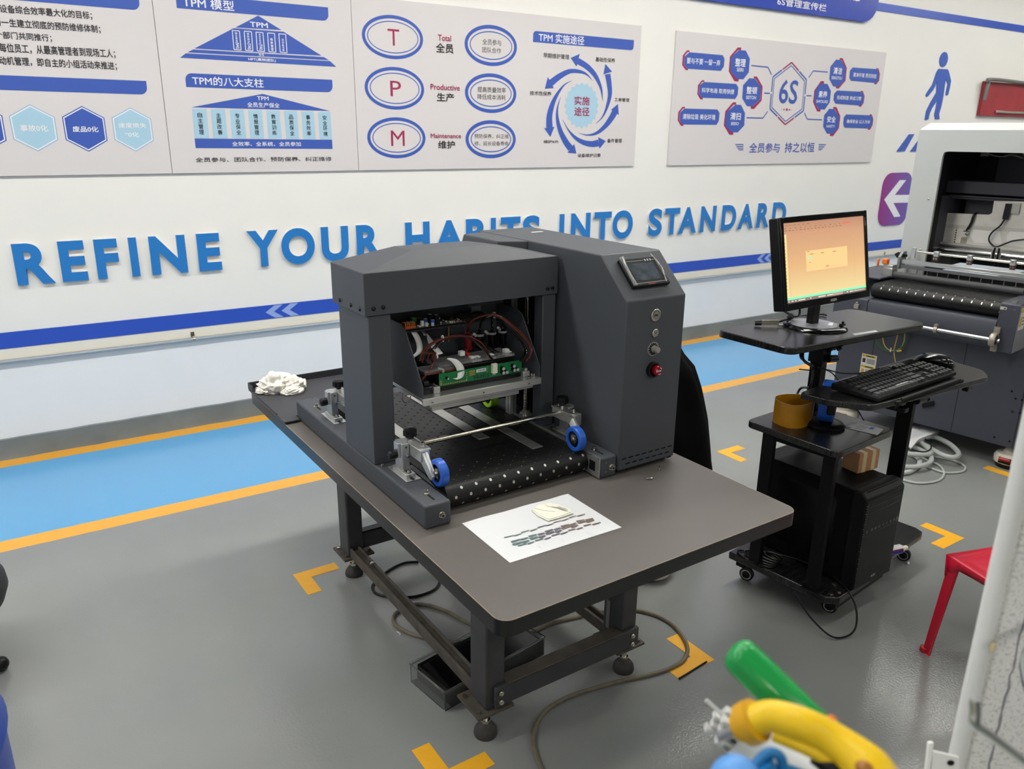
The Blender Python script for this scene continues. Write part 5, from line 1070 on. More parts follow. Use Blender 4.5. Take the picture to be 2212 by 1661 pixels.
for r in range(6):
    y = .008 + r * .0205 + (.006 if r == 5 else 0); x = .010
    if r == 0: ws = [1.25, 1, 1.25, 6.2, 1.25, 1, 1, 1.3]
    elif r == 1: ws = [2.25] + [1] * 10 + [2.75]
    elif r == 2: ws = [1.75] + [1] * 11 + [2.25]
    elif r == 3: ws = [1.5] + [1] * 12 + [1.5]
    elif r == 4: ws = [1] * 13 + [2]
    else: ws = [1, .001] + [1] * 12
    for k, w_ in enumerate(ws):
        if w_ > .01: key(x, y, w_ * u - .0022, .0182, 1 if r == 0 and k < 6 else 0)
        x += w_ * u if w_ > .01 else u * .9
    for k in range(3):
        if r in (3, 4, 5) or (r == 0) or (r == 1 and k == 1): key(.312 + k * u, y, u - .0022, .0182)
    for k in range(4):
        if r < 5: key(.380 + k * u, y, u - .0022, .0182)
q.build('keys', [mat('black_keycap', (26, 26, 28), .38), KEYG], kb)
q = MB(); q.add([(.135, .02, .0262), (.205, .02, .0262), (.205, .024, .0264), (.135, .024, .0264)], [(0, 1, 2, 3)]); q.build('space_bar_print', mat('pale_key_print', (170, 170, 170), .4), kb)
q = MB(); q.prism([(.31, KD - .03, .0235), (.46, KD - .03, .0235), (.46, KD - .004, .0245), (.31, KD - .004, .0245)], (0, 0, .002)); q.build('indicator_panel', BLACKG, kb)
# mouse
M0, M1 = on_z(1540 + 1625 / 3.687, 440 + 1262 / 3.687, .7425), on_z(1540 + 1905 / 3.687, 440 + 1312 / 3.687, .7425)
mo = thing('mouse', 'glossy black computer mouse behind the keyboard', 'mouse', (M0 + M1) / 2, math.atan2((M1 - M0).y, (M1 - M0).x))
q = MB(); n = 24; V = []; prof = [(-.066, .014, .014), (-.056, .028, .026), (-.033, .034, .038), (0, .035, .045), (.027, .034, .043), (.05, .028, .032), (.062, .014, .016)]
for (x, w_, h) in prof:
    for i in range(n): t = 2 * math.pi * i / n; V.append((x, w_ * math.cos(t), max(0, h * .5 + h * .5 * math.sin(t)) if math.sin(t) > 0 else max(0.0, h * .5 + h * .62 * math.sin(t))))
F = [(j * n + i, (j + 1) * n + i, (j + 1) * n + (i + 1) % n, j * n + (i + 1) % n) for j in range(len(prof) - 1) for i in range(n)] + [tuple(range(n)), tuple(reversed(range((len(prof) - 1) * n, len(prof) * n)))]
q.add(V, F); q.build('shell', BLACKG, mo, smooth=60, weld=True, sub=2)
MB().cyl((-.035, -.003, .03), (-.035, .003, .03), .008, 16).build('scroll_wheel', BLACKP, mo)
q = MB(); q.tube([M0 + Vector((.01, 0, .008)), zpt(1500, 1258, .748), zpt(1350, 1305, .747), zpt(1200, 1345, .745), zpt(1050, 1352, .742) , zpt(920, 1325, .75), Vector((2.19, 1.53, .76))], .0022, 8, sm=8); o = q.build('mouse_cord', BLACKP); bpy.context.view_layer.update(); o.parent = mo; o.matrix_parent_inverse = mo.matrix_world.inverted()
q = MB(); q.tube([kb.matrix_world @ Vector((0, 0, 0)) if False else ko + Vector((.30, .165, .012)), zpt(1440, 1290, .75), zpt(1340, 1310, .748), zpt(1240, 1330, .746)], .0026, 8, sm=8); q.cyl(zpt(1350, 1308, .7475), zpt(1325, 1318, .7475), .004, 10); o = q.build('keyboard_cord', BLACKP); o.parent = kb; o.matrix_parent_inverse = kb.matrix_world.inverted()
q = MB(); q.tube([Vector((2.19, 1.56, .876)), zpt(700, 1190, .85), zpt(740, 1260, .80), Vector((2.175, 1.54, .76)), Vector((2.16, 1.53, .70)), zpt(690, 1480, .66), Vector((2.10, 1.55, .606))], .004, 8, sm=8); q.tube([Vector((2.17, 1.57, .876)), zpt(715, 1220, .84), Vector((2.168, 1.545, .765))], .004, 8, sm=6); q.tube([Vector((2.16, 1.54, .752)), zpt(685, 1318, .752)], .002, 6); q.tube([Vector((2.22, 1.53, .75)), zpt(960, 1360, .73), Vector((2.20, 1.42, .7)), Vector((2.25, 1.38, .61))], .002, 6, sm=6); tag(q.build('post_cables', BLACKP), 'black cables tied along the trolley post', 'cable')
# computer tower
ta = math.radians(2); to = Vector((2.092, 1.231, .1112)); tw = thing('computer_tower', 'black computer tower standing on the trolley base', 'computer', to, ta)
q = MB(); q.box(.006, .05, .006, .204, .405, .33); q.build('case', mat('dark_case_steel', (9, 9, 10), .55, spec=.15), tw, .003)
q = MB(); q.prism([(0, .0, .0), (0, .0, .315), (0, .018, .335), (0, .05, .335), (0, .05, 0)], (.21, 0, 0)); fp = q.build('front_panel', mat('black_front_plastic', (18, 18, 19), .45, spec=.25), tw, .006, 3)
q = MB()
q.add([(.012, -.0006, .322 - .02), (.198, -.0006, .302), (.192, .016, .3345), (.018, .016, .3345)], [(0, 1, 2, 3)], 0); q.build('handle_recess', BLACKG, fp)
q = MB(); 
for z in (.285, .265, .19): q.add([(.02, -.0006, z), (.19, -.0006, z), (.19, -.0006, z + .0012), (.02, -.0006, z + .0012)], [(0, 1, 2, 3)], 0)
q.add([(.012, -.0004, .185), (.014, -.0004, .185), (.014, -.0004, .30), (.012, -.0004, .30)], [(0, 1, 2, 3)], 0)
q.build('panel_groove', BLACKG, fp)
q = MB()
for i, (x, w_) in enumerate(((.02, .008), (.045, .012), (.065, .012), (.085, .012), (.11, .006), (.13, .006), (.15, .01), (.17, .012))): q.box(x, -.0008, .198, x + w_, .001, .207)
q.cyl((.19, .001, .203), (.19, -.002, .203), .008, 16); q.build('port_strip', mat('port_grey', (62, 62, 64), .4), fp)
q = MB()
for i in range(34): q.box(.001 + (.001 if i % 2 else 0), -.0006, .01 + i * .0086, .006, .001, .014 + i * .0086)
q.build('edge_perforation', BLACKG, fp)
q = MB(); q.text('AOC', (.09, -.0008, .02), (.026, 0, 0), (0, 0, .009), 0, .05); q.build('badge', mat('silver_print', (180, 180, 180)), fp)
q = MB(); q.add([(.0054, .1 + r * math.cos(t) * 0 + y, z) for (y, z, t, r) in [(0, .05, 0, 0), (.22, .05, 0, 0), (.22, .27, 0, 0), (.21, .285, 0, 0), (.01, .285, 0, 0), (0, .27, 0, 0)]], [(5, 4, 3, 2, 1, 0)]); o = q.build('side_embossing', mat('dark_case_steel2', (12, 12, 13), .5, spec=.2), tw); s_ = o.modifiers.new('t', 'SOLIDIFY'); s_.thickness = .003
# small things on the trolley
bo = Vector((2.214, 1.352, .4416)); ba = math.radians(-4)
bx_ = thing('cardboard_box', 'small brown cardboard box with clear tape on top of the computer tower', 'box', bo, ba)
CARD = mat('brown_cardboard', (176, 132, 92), .75, var=.05, vscale=20); TAPE = mat('pale_packing_tape', (214, 192, 146), .3)
box('carton', CARD, bx_, (0, 0, 0, .098, .062, .068), .0015)
q = MB(); q.box(.018, -.0004, -.0, .036, .0624, .0684); q.box(.062, -.0004, 0, .08, .0624, .0684); q.build('tape_band', TAPE, bx_)
q = MB(); q.box(.098, .012, .006, .1, .05, .055); q.build('white_label', PAPER, bx_)
ao = Vector((2.055, 1.505, .6004)); q = MB(); n = 40; V = []
for z in (0, .078):
    for rr in (1.0, .975):
        for i in range(n):
            t = 2 * math.pi * i / n; r = .066 * (1 + .12 * math.cos(t * 1 - .6) + .07 * math.cos(3 * t + .6)) * rr; V.append((r * math.cos(t), r * math.sin(t) * .82, z))
F = []
for i in range(n): j = (i + 1) % n; F += [(i, j, 2 * n + j, 2 * n + i), (n + j, n + i, 3 * n + i, 3 * n + j), (j, i, n + i, n + j), (2 * n + i, 2 * n + j, 3 * n + j, 3 * n + i)]
q.add(V, F); ar_ = q.build('tape_ring', mat('amber_polyimide', (196, 136, 24), .22, trans=.25, var=.1, vscale=12), None, smooth=40); ar_.location = ao; tag(ar_, 'squashed amber plastic ring standing on the trolley middle shelf', 'ring')
q = MB(); br = thing('blue_tape_dispenser', 'blue ringed tape dispenser with a black base under the keyboard tray', 'dispenser', (on_z(1790, 866, .684).x, on_z(1790, 866, .684).y, .6004), .75)
MB().lathe([(.0, 0), (.058, 0), (.06, .006), (.052, .014), (.03, .018), (0, .018)], (0, 0, 0), (0, 0, 1), 32).build('base', BLACKP, br)
MB().lathe([(.044, -.022), (.064, -.022), (.067, -.018), (.067, .018), (.064, .022), (.044, .022), (.044, -.022)], (0, .0, .084), (.25, 1, .0), 40).build('ring', BLUEW, br)
MB().box(-.075, -.012, .06, -.05, .012, .13).build('cutter_arm', BLACKP, br, .004)
lf = [on_z(1540 + x / 3.321, 840 + y / 3.321, .6006) for x, y in ((922, 272), (1180, 332), (1225, 290), (1010, 240))]
q = MB(); c0 = sum(lf, Vector()) / 4; q.prism([p_ for p_ in lf], (0, 0, .0008), 0)
def lfq(u0, v0, u1, v1, m): q.add([lf[0] * (1 - u) * (1 - v) + lf[1] * u * (1 - v) + lf[2] * u * v + lf[3] * (1 - u) * v + Vector((0, 0, .001)) for u, v in ((u0, v0), (u1, v0), (u1, v1), (u0, v1))], [(0, 1, 2, 3)], m)
lfq(.62, .55, .75, .9, 1); lfq(.0, .0, .22, .2, 2)
for i in range(4): lfq(.3, .2 + i * .18, .56, .25 + i * .18, 3)
tag(q.build('leaflet', [PAPER, mat('blue_square_print', (60, 130, 200), .5), mat('teal_print', (60, 130, 120), .5), mat('grey_text_print', (130, 130, 134), .6)]), 'white printed card with a blue square on the trolley middle shelf', 'card')
T0, T1 = on_z(1900 + 280 / 27.65, 1160 + 860 / 27.65, .1275), on_z(1900 + 1230 / 27.65, 1160 + 700 / 27.65, .1275)
tv = (T1 - T0).normalized(); T0 = T1 - tv * .10
tu = thing('ointment_tube', 'white and violet squeeze tube lying on the trolley base', 'tube', T0, math.atan2(tv.y, tv.x)); Lx = .10
q = MB(); n = 20; V = []
for k in range(9):
    x = Lx * k / 8; f = k / 8; ry = .0165 + .002 * (1 - f); rz = .003 + .0125 * min(1, f * 1.6)
    for i in range(n): t = 2 * math.pi * i / n; V.append((x, ry * math.cos(t), rz * math.sin(t)))
F = []; MM = []
for k in range(8):
    for i in range(n):
        F.append((k * n + i, (k + 1) * n + i, (k + 1) * n + (i + 1) % n, k * n + (i + 1) % n)); t = (i + .5) * 360 / n; MM.append(2 if 170 < t < 215 and k < 8 else (1 if 140 < t < 160 else 0))
k0 = len(q.f); q.add(V, F); q.m[k0:] = MM; q.lathe([(.0165, 0), (.0135, .006), (.008, .009)], (Lx, 0, 0), (1, 0, 0), 20); q.build('tube_body', [mat('white_tube_foil', (226, 226, 224), .3), mat('maroon_line_print', (130, 40, 50), .4), mat('violet_print', (50, 40, 150), .4)], tu)
q = MB(); q.lathe([(0, .008), (.009, .008), (.0085, .026), (.0075, .028), (0, .028)], (Lx, 0, 0), (1, 0, 0), 18); q.build('tube_cap', mat('ivory_cap', (226, 218, 192), .45), tu)
q = MB(); random.seed(8)
for k in range(5):
    pts = [cl(CO + CU * (.02 + random.uniform(0, .03)) + CV * (.36 - .03 * k) + Vector((0, 0, .118)))]
    for j in range(7): pts.append(Vector((.02 + .03 * math.sin(j * 1.9 + k) + .01 * j, .36 - .04 * j + .02 * math.cos(j * 1.3 + k * 2), .117 + .006 * ((j + k) % 3))))
    pts = [(.028 + .006 * k + (.03 - .003 * k) * math.cos(j * .7 + k), .30 - .012 * k + (.07 - .01 * k) * math.sin(j * .7 + k), .1145 + .0055 * k) for j in range(10)]
    q.tube(pts, .0035, 8, sm=6)
q.tube([(.06, .30, .125), (.10, .22, .13), (.12, .12, .125), (.10, .03, .118), (.075, -.03, .085), (.05, -.055, .03), (.01, -.05, .008), (-.035, -.02, .012), (-.045, .05, .05), (-.03, .12, .10)], .003, 8, sm=8)
q.tube([(.02, .33, .12), (.06, .33, .12), (.09, .26, .125)], .003, 8, sm=6)
cc = q.build('cable_tangle', BLACKP); cc.location = CO; cc.rotation_euler = (0, 0, CA); tag(cc, 'tangle of black cables on the trolley base beside the tower', 'cable')
# ------------------------------------------------------------------ the large floor-standing machine on the right
LA = math.radians(8); LU, LV = Vector((-math.sin(LA), math.cos(LA), 0)), Vector((math.cos(LA), math.sin(LA), 0)); LP = Vector((3.8, 1.549, 0))
big = thing('large_printer', 'large floor-standing printer with a light grey hood and black roller belt on the right', 'printer', LP, LA)
def l_d(px, py, d):
    dr = ray(px, py); C = Vector((0, 0, CAM_H)); t = (d - (C - LP).dot(LV)) / dr.dot(LV); P = C + dr * t - LP; return Vector((d, P.dot(LU), P.z))
def ps(prof, s0, s1, q, m=0): return q.prism([(d, s0, z) for d, z in prof], (0, s1 - s0, 0), m)
q = MB(); ps([(.0, .11), (.0, .575), (.95, .575), (.95, .11)], 0.0, .92, q); lowb = q.build('lower_cabinet', CHARC, big, .003)
q = MB()
for s_ in (.03, .30, .735): MB().box(-.0006, s_, .115, .001, s_ + .0025, .574).build('cabinet_seam', HOLE, lowb)
q = MB()
for (px, py) in ((2186, 845), (2194, 861), (2208, 864), (2187, 889), (2203, 892), (2148, 944), (2181, 953)):
    P = l_d(px, py, 0); q.cyl(P + Vector((.001, 0, 0)), P + Vector((-.003, 0, 0)), .0045, 10)
q.build('cabinet_screw', BLACKG, lowb)
P = [l_d(px, py, -.001) for px, py in ((1993, 871), (2018, 865), (2019, 876), (1994, 880))]; q = MB(); q.prism(P, (-.012, 0, 0)); q.build('cable_gland', BLACKP, lowb, .002)
q = MB(); ps([(-.115, .60), (-.12, .61), (-.12, .70), (-.112, .714), (-.03, .722), (.30, .722), (.30, .5752), (-.02, .5752), (-.09, .58)], .162, .745, q); q.build('front_apron', CHARC, big, .003)
q = MB(); ps([(-.12, .575), (-.122, .58), (-.122, .79), (-.115, .797), (.30, .80), (.30, .5752)], .08, .160, q); nb2 = q.build('end_housing', CHARC, big, .003)
q = MB(); ps([(-.122, .58), (-.122, .79), (.30, .80), (.30, .5752)], .0785, .0798, q); q.build('lit_end_face', mat('lit_side_grey', (112, 114, 116), .5), nb2)  # paler sheet over the housing, its lit side put into the colour
q = MB(); ps([(-.12, .60), (-.12, .71), (.40, .80), (.40, .5752), (-.09, .5752)], .747, .92, q); ps([(-.02, .80), (.40, .80), (.40, .81), (-.02, .81)], .747, .95, q); q.build('end_housing', CHARC, big, .003)
def wlabel(par, s0, s1, z0, z1, d, horiz=True):
    def f(u, v, n=.0): return Vector((d - n, s1 + (s0 - s1) * u, z0 + (z1 - z0) * v))
    q = MB(); 
    def r(u0, v0, u1, v1, m, n): q.add([f(u0, v0, n), f(u1, v0, n), f(u1, v1, n), f(u0, v1, n)], [(0, 1, 2, 3)], m)
    r(0, 0, 1, 1, 0, .0004)
    for b in (0, .5):
        r(.04, b + .36, .96, b + .47, 1, .0008)
        for k in range(4): r(.36, b + .08 + k * .06, .92, b + .11 + k * .06, 2, .0008)
        r(.08, b + .1, .28, b + .3, 3 if b == 0 else 2, .0008)
        q.text('!', f(.1, b + .37, .0012), f(.13, b + .37, .0012) - f(.1, b + .37, .0012), f(.1, b + .46, .0012) - f(.1, b + .37, .0012), 2); r(.3, b + .39, .85, b + .44, 2, .0012)
    q.build('warning_label', [mat('label_white', (206, 206, 200), .5), mat('label_yellow', (196, 168, 40), .5), INKK, mat('label_triangle', (190, 150, 50), .5)], par, smooth=0)
a, b, c = l_d(1863, 763, 0), l_d(1895, 769, 0), l_d(1856, 806, 0); wlabel(lowb, b.y, a.y, c.z - .005, (a.z + b.z) / 2, -.0005)
def cheek_label(): 
    q = MB(); f = lambda u, v, n: Vector((-.11 + u * .07, .0785 - n, .68 + v * .10))
    for (u0, v0, u1, v1, m, n) in ((0, 0, 1, 1, 0, .0004), (.04, .78, .96, .96, 1, .0008), (.1, .15, .45, .6, 2, .0008), (.5, .2, .9, .25, 3, .0008), (.5, .35, .9, .4, 3, .0008), (.5, .5, .9, .55, 3, .0008)):
        q.add([f(u0, v0, n), f(u1, v0, n), f(u1, v1, n), f(u0, v1, n)], [(0, 1, 2, 3)], m)
    q.build('warning_label', [MATS['label_white'], MATS['label_yellow'], MATS['label_triangle'], INKK], nb2, smooth=0)
cheek_label()
q = MB(); q.box(-.1235, .133, .765, -.122, .159, .778); q.build('latch_plate', mat('cream_plate', (200, 198, 188), .4, metal=.3), nb2)
q = MB(); q.cyl((-.1235, .139, .7715), (-.127, .139, .7715), .004, 10); q.cyl((-.123, .158, .752), (-.127, .158, .752), .004, 10); q.build('latch_screw', STEEL, nb2)
q = MB(); q.box(-.09, .11, .797, -.06, .13, .803); q.build('cover_clip', STEEL, nb2)
# belt over the front roller
bc, bz, bR = -.075, .757, .034
q = MB(); path = [(bc + bR * math.cos(a), bz + bR * math.sin(a)) for a in [-math.pi / 2 - i * math.pi / 12 for i in range(13)]] + [(.60, bz + bR), (.60, bz - bR)]
n = len(path); q.add([(d, s_, z) for d, z in path for s_ in (.163, .744)], [(2 * i, 2 * i + 1, (2 * i + 3) % (2 * n), (2 * i + 2) % (2 * n)) for i in range(n)]); q.poly([(d, .163, z) for d, z in reversed(path)]); q.poly([(d, .744, z) for d, z in path])
for row, (kind, v) in enumerate((('a', .62), ('a', 1.32), ('a', -.02), ('f', .045), ('f', .07), ('f', .095))):
    for k in range(13):
        s_ = .20 + k * .0415 - (row % 2) * .004
        if s_ > .735: continue
        if kind == 'a': a = math.pi / 2 + .5 + (.65 - v) ; a = math.pi - v * .9; d, z = bc + (bR + .0004) * math.cos(a), bz + (bR + .0004) * math.sin(a); t = (-math.sin(a), math.cos(a))
        else: d, z, t = bc + v, bz + bR + .0004, (1, 0)
        w_, h_ = (.0026, .0066 if row == 0 else .004) if kind == 'a' else (.003, .004)
        q.poly([(d - h_ * t[0] * math.sin(u_), s_ + w_ * math.cos(u_), z - h_ * t[1] * math.sin(u_)) for u_ in [j * math.pi / 4 for j in range(8)]], 2 if (kind == 'a' and row == 0) or row == 1 else (1 if kind == 'f' or row == 2 else 2))
q.build('conveyor_belt', [RUBBER, HOLE, ROLLSTEEL], big)
q = MB(); q.lathe([(0, 0), (.018, 0), (.018, .60), (0, .60)], (.125, .150, .8125), (0, 1, 0), 28); q.build('pressure_roller', mat('dark_grey_rubber_roller', (62, 62, 64), .6, bump=.1, bscale=300), big)
q = MB(); q.box(.10, .745, .80, .16, .79, .845); q.box(.11, .75, .81, .16, .80, .86); q.lathe([(.02, 0), (.02, .02)], (.125, .75, .815), (0, 1, 0), 16); q.build('roller_bearing', mat('nickel_bracket', (180, 178, 170), .3, metal=.8), big, .002)
q = MB(); q.box(.115, .786, .86, .15, .812, .888); q.box(.10, .82, .845, .112, .832, .888); q.build('orange_lever', mat('orange_plastic', (224, 116, 40), .4), big, .005)
q = MB(); q.box(.165, .13, .874, .19, .735, .888); q.box(.165, .13, .868, .169, .735, .874); q.build('alloy_bar', ALU, big, .001)
q = MB()
for k in range(11): s_ = .20 + k * .05; q.box(.166, s_, .825, .169, s_ + .003, .862)
q.box(.163, .14, .846, .1665, .735, .862); q.build('comb_plate', mat('comb_grey', (110, 110, 112), .4, metal=.4), big)
q = MB(); q.prism([(.15, .737, .84), (.15, .737, .90), (.18, .737, .925), (.22, .737, .925), (.22, .737, .84)], (0, .012, 0)); q.build('bar_end_plate', mat('grey_plate', (130, 132, 132), .4, metal=.4), big)
q = MB(); q.cyl((.20, .10, .930), (.20, .70, .930), .0065, 14); q.build('clamp_rod', STEEL, big)
for (px, py) in ((2022, 557), (2094, 566), (2187, 577)):
    P = l_d(px, py, .195); s_ = P.y
    q = MB(); q.box(.185, s_ - .012, .918, .212, s_ + .012, .944); cbk = q.build('rod_clamp', ALU, big, .0015)
    q = MB(); q.box(.188, s_ - .011, .897, .205, s_ + .010, .918, 0); 
    for ds in (-.006, .005): q.cyl((.188, s_ + ds, .908), (.182, s_ + ds, .908), .0045, 10, 1)
    q.cyl((.185, s_, .934), (.183, s_, .934), .004, 10, 1); q.build('clamp_base', [mat('copper_brown', (96, 66, 50), .4, metal=.5), STEEL], cbk)
q = MB(); q.box(.192, .685, .895, .205, .705, .95); q.build('rod_post', ALU, big, .001)
P = l_d(1957, 552, .19); q = MB(); q.cyl(P, P + Vector((-.02, .004, 0)), .009, 12)
for k in range(6): a = k * 1.047; q.cyl(P + Vector((-.01, .03, 0)), P + Vector((-.01 + .022 * math.cos(a) * .3, .03 + .02 * math.cos(a), .012 * math.sin(a))), .008, 8)
q.build('star_knob', BLACKP, big)
# hood
q = MB(); hz0 = .8102
def hb(s0, s1, z0, z1, d0=.25, d1=.29): q.box(d0, s0, z0, d1, s1, z1)
F_ = [(-.15, hz0), (.785, hz0), (.785, 1.515), (-.15, 1.515)]
q = MB()
q.prism([(.25, .655, hz0), (.25, .785, hz0), (.25, .785, 1.52), (.25, -.15, 1.52), (.25, -.15, 1.42), (.25, .635, 1.42), (.25, .650, 1.416), (.25, .655, 1.40)], (.018, 0, 0))
q.add([(.25, .785, 1.52), (.25, -.15, 1.52), (.29, -.15, 1.553), (.29, .755, 1.553), (.95, -.15, 1.553), (.95, .755, 1.553), (.29, .785, 1.52), (.95, .785, 1.52), (.29, .785, hz0), (.95, .785, hz0), (.268, .785, hz0), (.268, .785, 1.52), (.29, .80, 1.49)],
      [(0, 1, 2, 3), (3, 2, 4, 5), (0, 3, 6), (3, 5, 7, 6), (6, 7, 9, 8), (11, 6, 8, 10), (0, 6, 11)])
q.box(.25, -.17, hz0, .95, -.15, 1.553); q.box(.93, -.15, hz0, .95, .785, 1.553)
hood = q.build('hood', LGREY, big)
q = MB(); q.prism([(.2685, .655, hz0), (.2685, .655, 1.40), (.2685, .648, 1.418), (.2685, .635, 1.42), (.2685, -.15, 1.42), (.2685, -.15, 1.428), (.2685, .64, 1.428), (.2685, .663, 1.405), (.2685, .663, hz0)], (.06, 0, 0)); q.build('opening_lining', BLACKM, hood)
q = MB(); q.box(.86, -.149, hz0, .929, .784, 1.55); q.box(.32, .70, hz0, .86, .72, 1.55); q.build('inner_lining', mat('near_black_lining', (28, 28, 31), .6), hood)
IN1, IN2 = mat('slate_inner_panel', (72, 72, 80), .5), mat('dark_inner_beam', (58, 58, 66), .5)
q = MB(); q.box(.80, -.14, 1.26, .86, .585, 1.385); q.box(.79, -.14, 1.385, .86, .56, 1.405); q.build('upper_inner_panel', IN1, big, .002)
q = MB(); q.box(.48, -.14, 1.212, .62, .70, 1.274); ib = q.build('cross_beam', IN2, big, .003)
q = MB(); q.box(.47, -.14, 1.185, .62, .69, 1.197); q.box(.46, -.14, 1.197, .62, .67, 1.203); q.build('cross_beam', IN2, big, .001)
q = MB(); q.box(.56, .30, 1.09, .60, .62, 1.185); q.build('lower_inner_panel', IN1, big, .001)
q = MB(); q.box(.33, .66, .81, .60, .70, 1.20); q.build('inner_pillar', IN2, big, .002)
q = MB(); 
for k in range(8): q.cyl((.62, .40 - .012 * k, 1.395), (.62, .40 - .012 * k, 1.415), .003, 6)
q.box(.615, .28, 1.405, .64, .42, 1.42); q.tube([(.63, .60, 1.41), (.62, .52, 1.395), (.62, .47, 1.405), (.63, .42, 1.39)], .004, 6, sm=6); q.box(.62, .58, 1.395, .64, .615, 1.415); q.build('wiring_block', mat('grey_cream_terminal', (150, 148, 138), .5), big)
# silver carriage plate with notch, cut-outs, sensor
pl = [(2008, 525), (2047, 463), (2140, 474), (2147, 434), (2232, 437), (2300, 573)]
PLM = mat('stained_silver_plate', (196, 192, 184), .4, metal=.35, var=.1, vscale=18)
D_ = .45
P = [l_d(2012, 527, D_), l_d(2047, 460, D_), l_d(2136, 464, D_), l_d(2143, 460, D_), l_d(2147, 434, D_), l_d(2230, 436, D_), l_d(2225, 555, D_)]
q = MB(); q.prism(P, (.006, 0, 0)); cp = q.build('carriage_plate', PLM, big, .001)
q = MB()
def cut(pts, m): q.poly([l_d(x, y, D_ - .0006) for x, y in pts], m)
cut([(2097, 511), (2103, 496), (2140, 497), (2160, 499), (2163, 527), (2105, 524)], 0); cut([(2176, 508), (2182, 500), (2225, 502), (2225, 535), (2174, 530)], 0)
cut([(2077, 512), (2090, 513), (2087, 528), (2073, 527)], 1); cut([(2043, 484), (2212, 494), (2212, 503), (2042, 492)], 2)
for k in range(8): cut([(2066.5 - k * .8, 486 + k * 5), (2069 - k * .8, 486 + k * 5), (2068.5 - k * .8, 489 + k * 5), (2066 - k * .8, 489 + k * 5)], 3)
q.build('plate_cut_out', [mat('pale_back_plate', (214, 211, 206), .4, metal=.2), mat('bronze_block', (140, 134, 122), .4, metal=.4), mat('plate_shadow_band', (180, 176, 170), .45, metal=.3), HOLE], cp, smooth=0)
q = MB(); A = [l_d(x, y, D_ - .012) for x, y in ((2104, 465), (2098, 482), (2088, 498))]; q.tube([A[0] + Vector((.03, 0, .01))] + A, .0065, 10, sm=5); q.build('hose', BLACKP, cp)
q = MB(); A = l_d(2087, 500, D_ - .01); q.cyl(A, A + Vector((.01, 0, 0)), .012, 8); q.cyl(A + Vector((0, 0, -.008)), A + Vector((0, -.012, -.014)), .008, 10); q.cyl(A + Vector((0, .012, .004)), A + Vector((0, -.014, .006)), .007, 10); q.build('hose_fitting', CHROME, cp)
q = MB(); A, B = l_d(2178, 440, D_ - .02), l_d(2170, 474, D_ - .02); q.prism([A + Vector((0, .012, 0)), A + Vector((0, -.014, 0)), B + Vector((0, -.014, 0)), B + Vector((0, .012, 0))], (.018, 0, 0), 0)
A = l_d(2192, 448, D_ - .008); q.box(D_ - .01, A.y - .022, A.z - .03, D_, A.y + .022, A.z + .02, 1); q.build('proximity_sensor', [BLACKP, mat('sensor_bracket', (170, 168, 160), .35, metal=.6)], cp, .001)
q = MB(); q.tube([l_d(x, y, D_ - .02) for x, y in ((2170, 474), (2160, 488), (2142, 503), (2136, 517), (2142, 528), (2153, 533), (2172, 526), (2190, 520), (2225, 516))], .004, 8, sm=6); q.build('sensor_cable', BLACKP, cp)
q = MB(); q.cyl((.38, -.14, .935), (.38, .70, .935), .012, 18); q.build('guide_rail', CHROME, big)
q = MB(); q.box(.42, -.14, .955, .45, .72, .966); q.box(.40, -.14, .90, .46, .70, .918); q.build('guide_rail', mat('satin_rail', (176, 176, 174), .35, metal=.7), big, .001)
q = MB(); 
for px in (2145, 2158): P = l_d(px, 550, .34); q.box(.335, P.y - .009, P.z - .018, .345, P.y + .009, P.z + .02)
q.build('rail_clip', mat('grey_clip', (160, 158, 150), .4), big, .001)
q = MB(); P = l_d(2150, 535, .33); q.tube([P, P + Vector((0, .004, -.03)), P + Vector((.0, .0, -.07)), P + Vector((.03, .0, -.085))], .005, 8, sm=5); q.tube([P + Vector((0, -.018, 0)), P + Vector((0, -.018, -.06)), P + Vector((.03, -.014, -.085))], .005, 8, sm=5); q.build('rail_cable', BLACKP, big)
for px, py in ((2006, 430), (1988, 539)):
    P = l_d(px, py, .25); MB().lathe([(.005, 0), (.005, .002), (.002, .0035), (0, .004)], P, (-1, 0, 0), 12).build('hood_screw', STEEL, hood)
# front shaft with bearings
q = MB(); q.cyl((-.155, .80, .632), (-.155, .125, .632), .0085, 18); q.build('winding_shaft', mat('ribbed_chrome_shaft', (196, 196, 196), .25, metal=1.0), big)
q = MB(); q.lathe([(.030, -.012), (.032, -.008), (.032, .008), (.030, .012), (.021, .012), (.021, -.012), (.030, -.012)], (-.155, .150, .632), (0, 1, 0), 28)
for dz in (.042, -.042): q.prism([(-.124, .138, .632 + dz - .013), (-.124, .162, .632 + dz - .013), (-.124, .162, .632 + dz + .013), (-.124, .138, .632 + dz + .013)], (-.014, 0, 0)); q.lathe([(.0075, 0), (.0075, .004), (0, .005)], (-.137, .15, .632 + dz), (-1, 0, 0), 12)
q.lathe([(0, -.01), (.019, -.01), (.019, .008), (0, .008)], (-.155, .15, .632), (0, 1, 0), 24, 1); q.lathe([(0, -.014), (.006, -.014), (.006, .0), (0, .0)], (-.155, .15, .632), (0, 1, 0), 12, 0)
q.build('pillow_bearing', [mat('satin_zinc', (158, 152, 140), .4, metal=.5), BLACKP], big)
P = l_d(2022, 708, -.155); q = MB(); q.lathe([(.016, -.007), (.016, .007), (.0105, .007), (.0105, -.007), (.016, -.007)], (-.155, P.y, .632), (0, 1, 0), 20); q.box(-.165, P.y - .007, .646, -.145, P.y + .007, .658); q.build('shaft_collar', mat('satin_zinc', (158, 152, 140)), big)
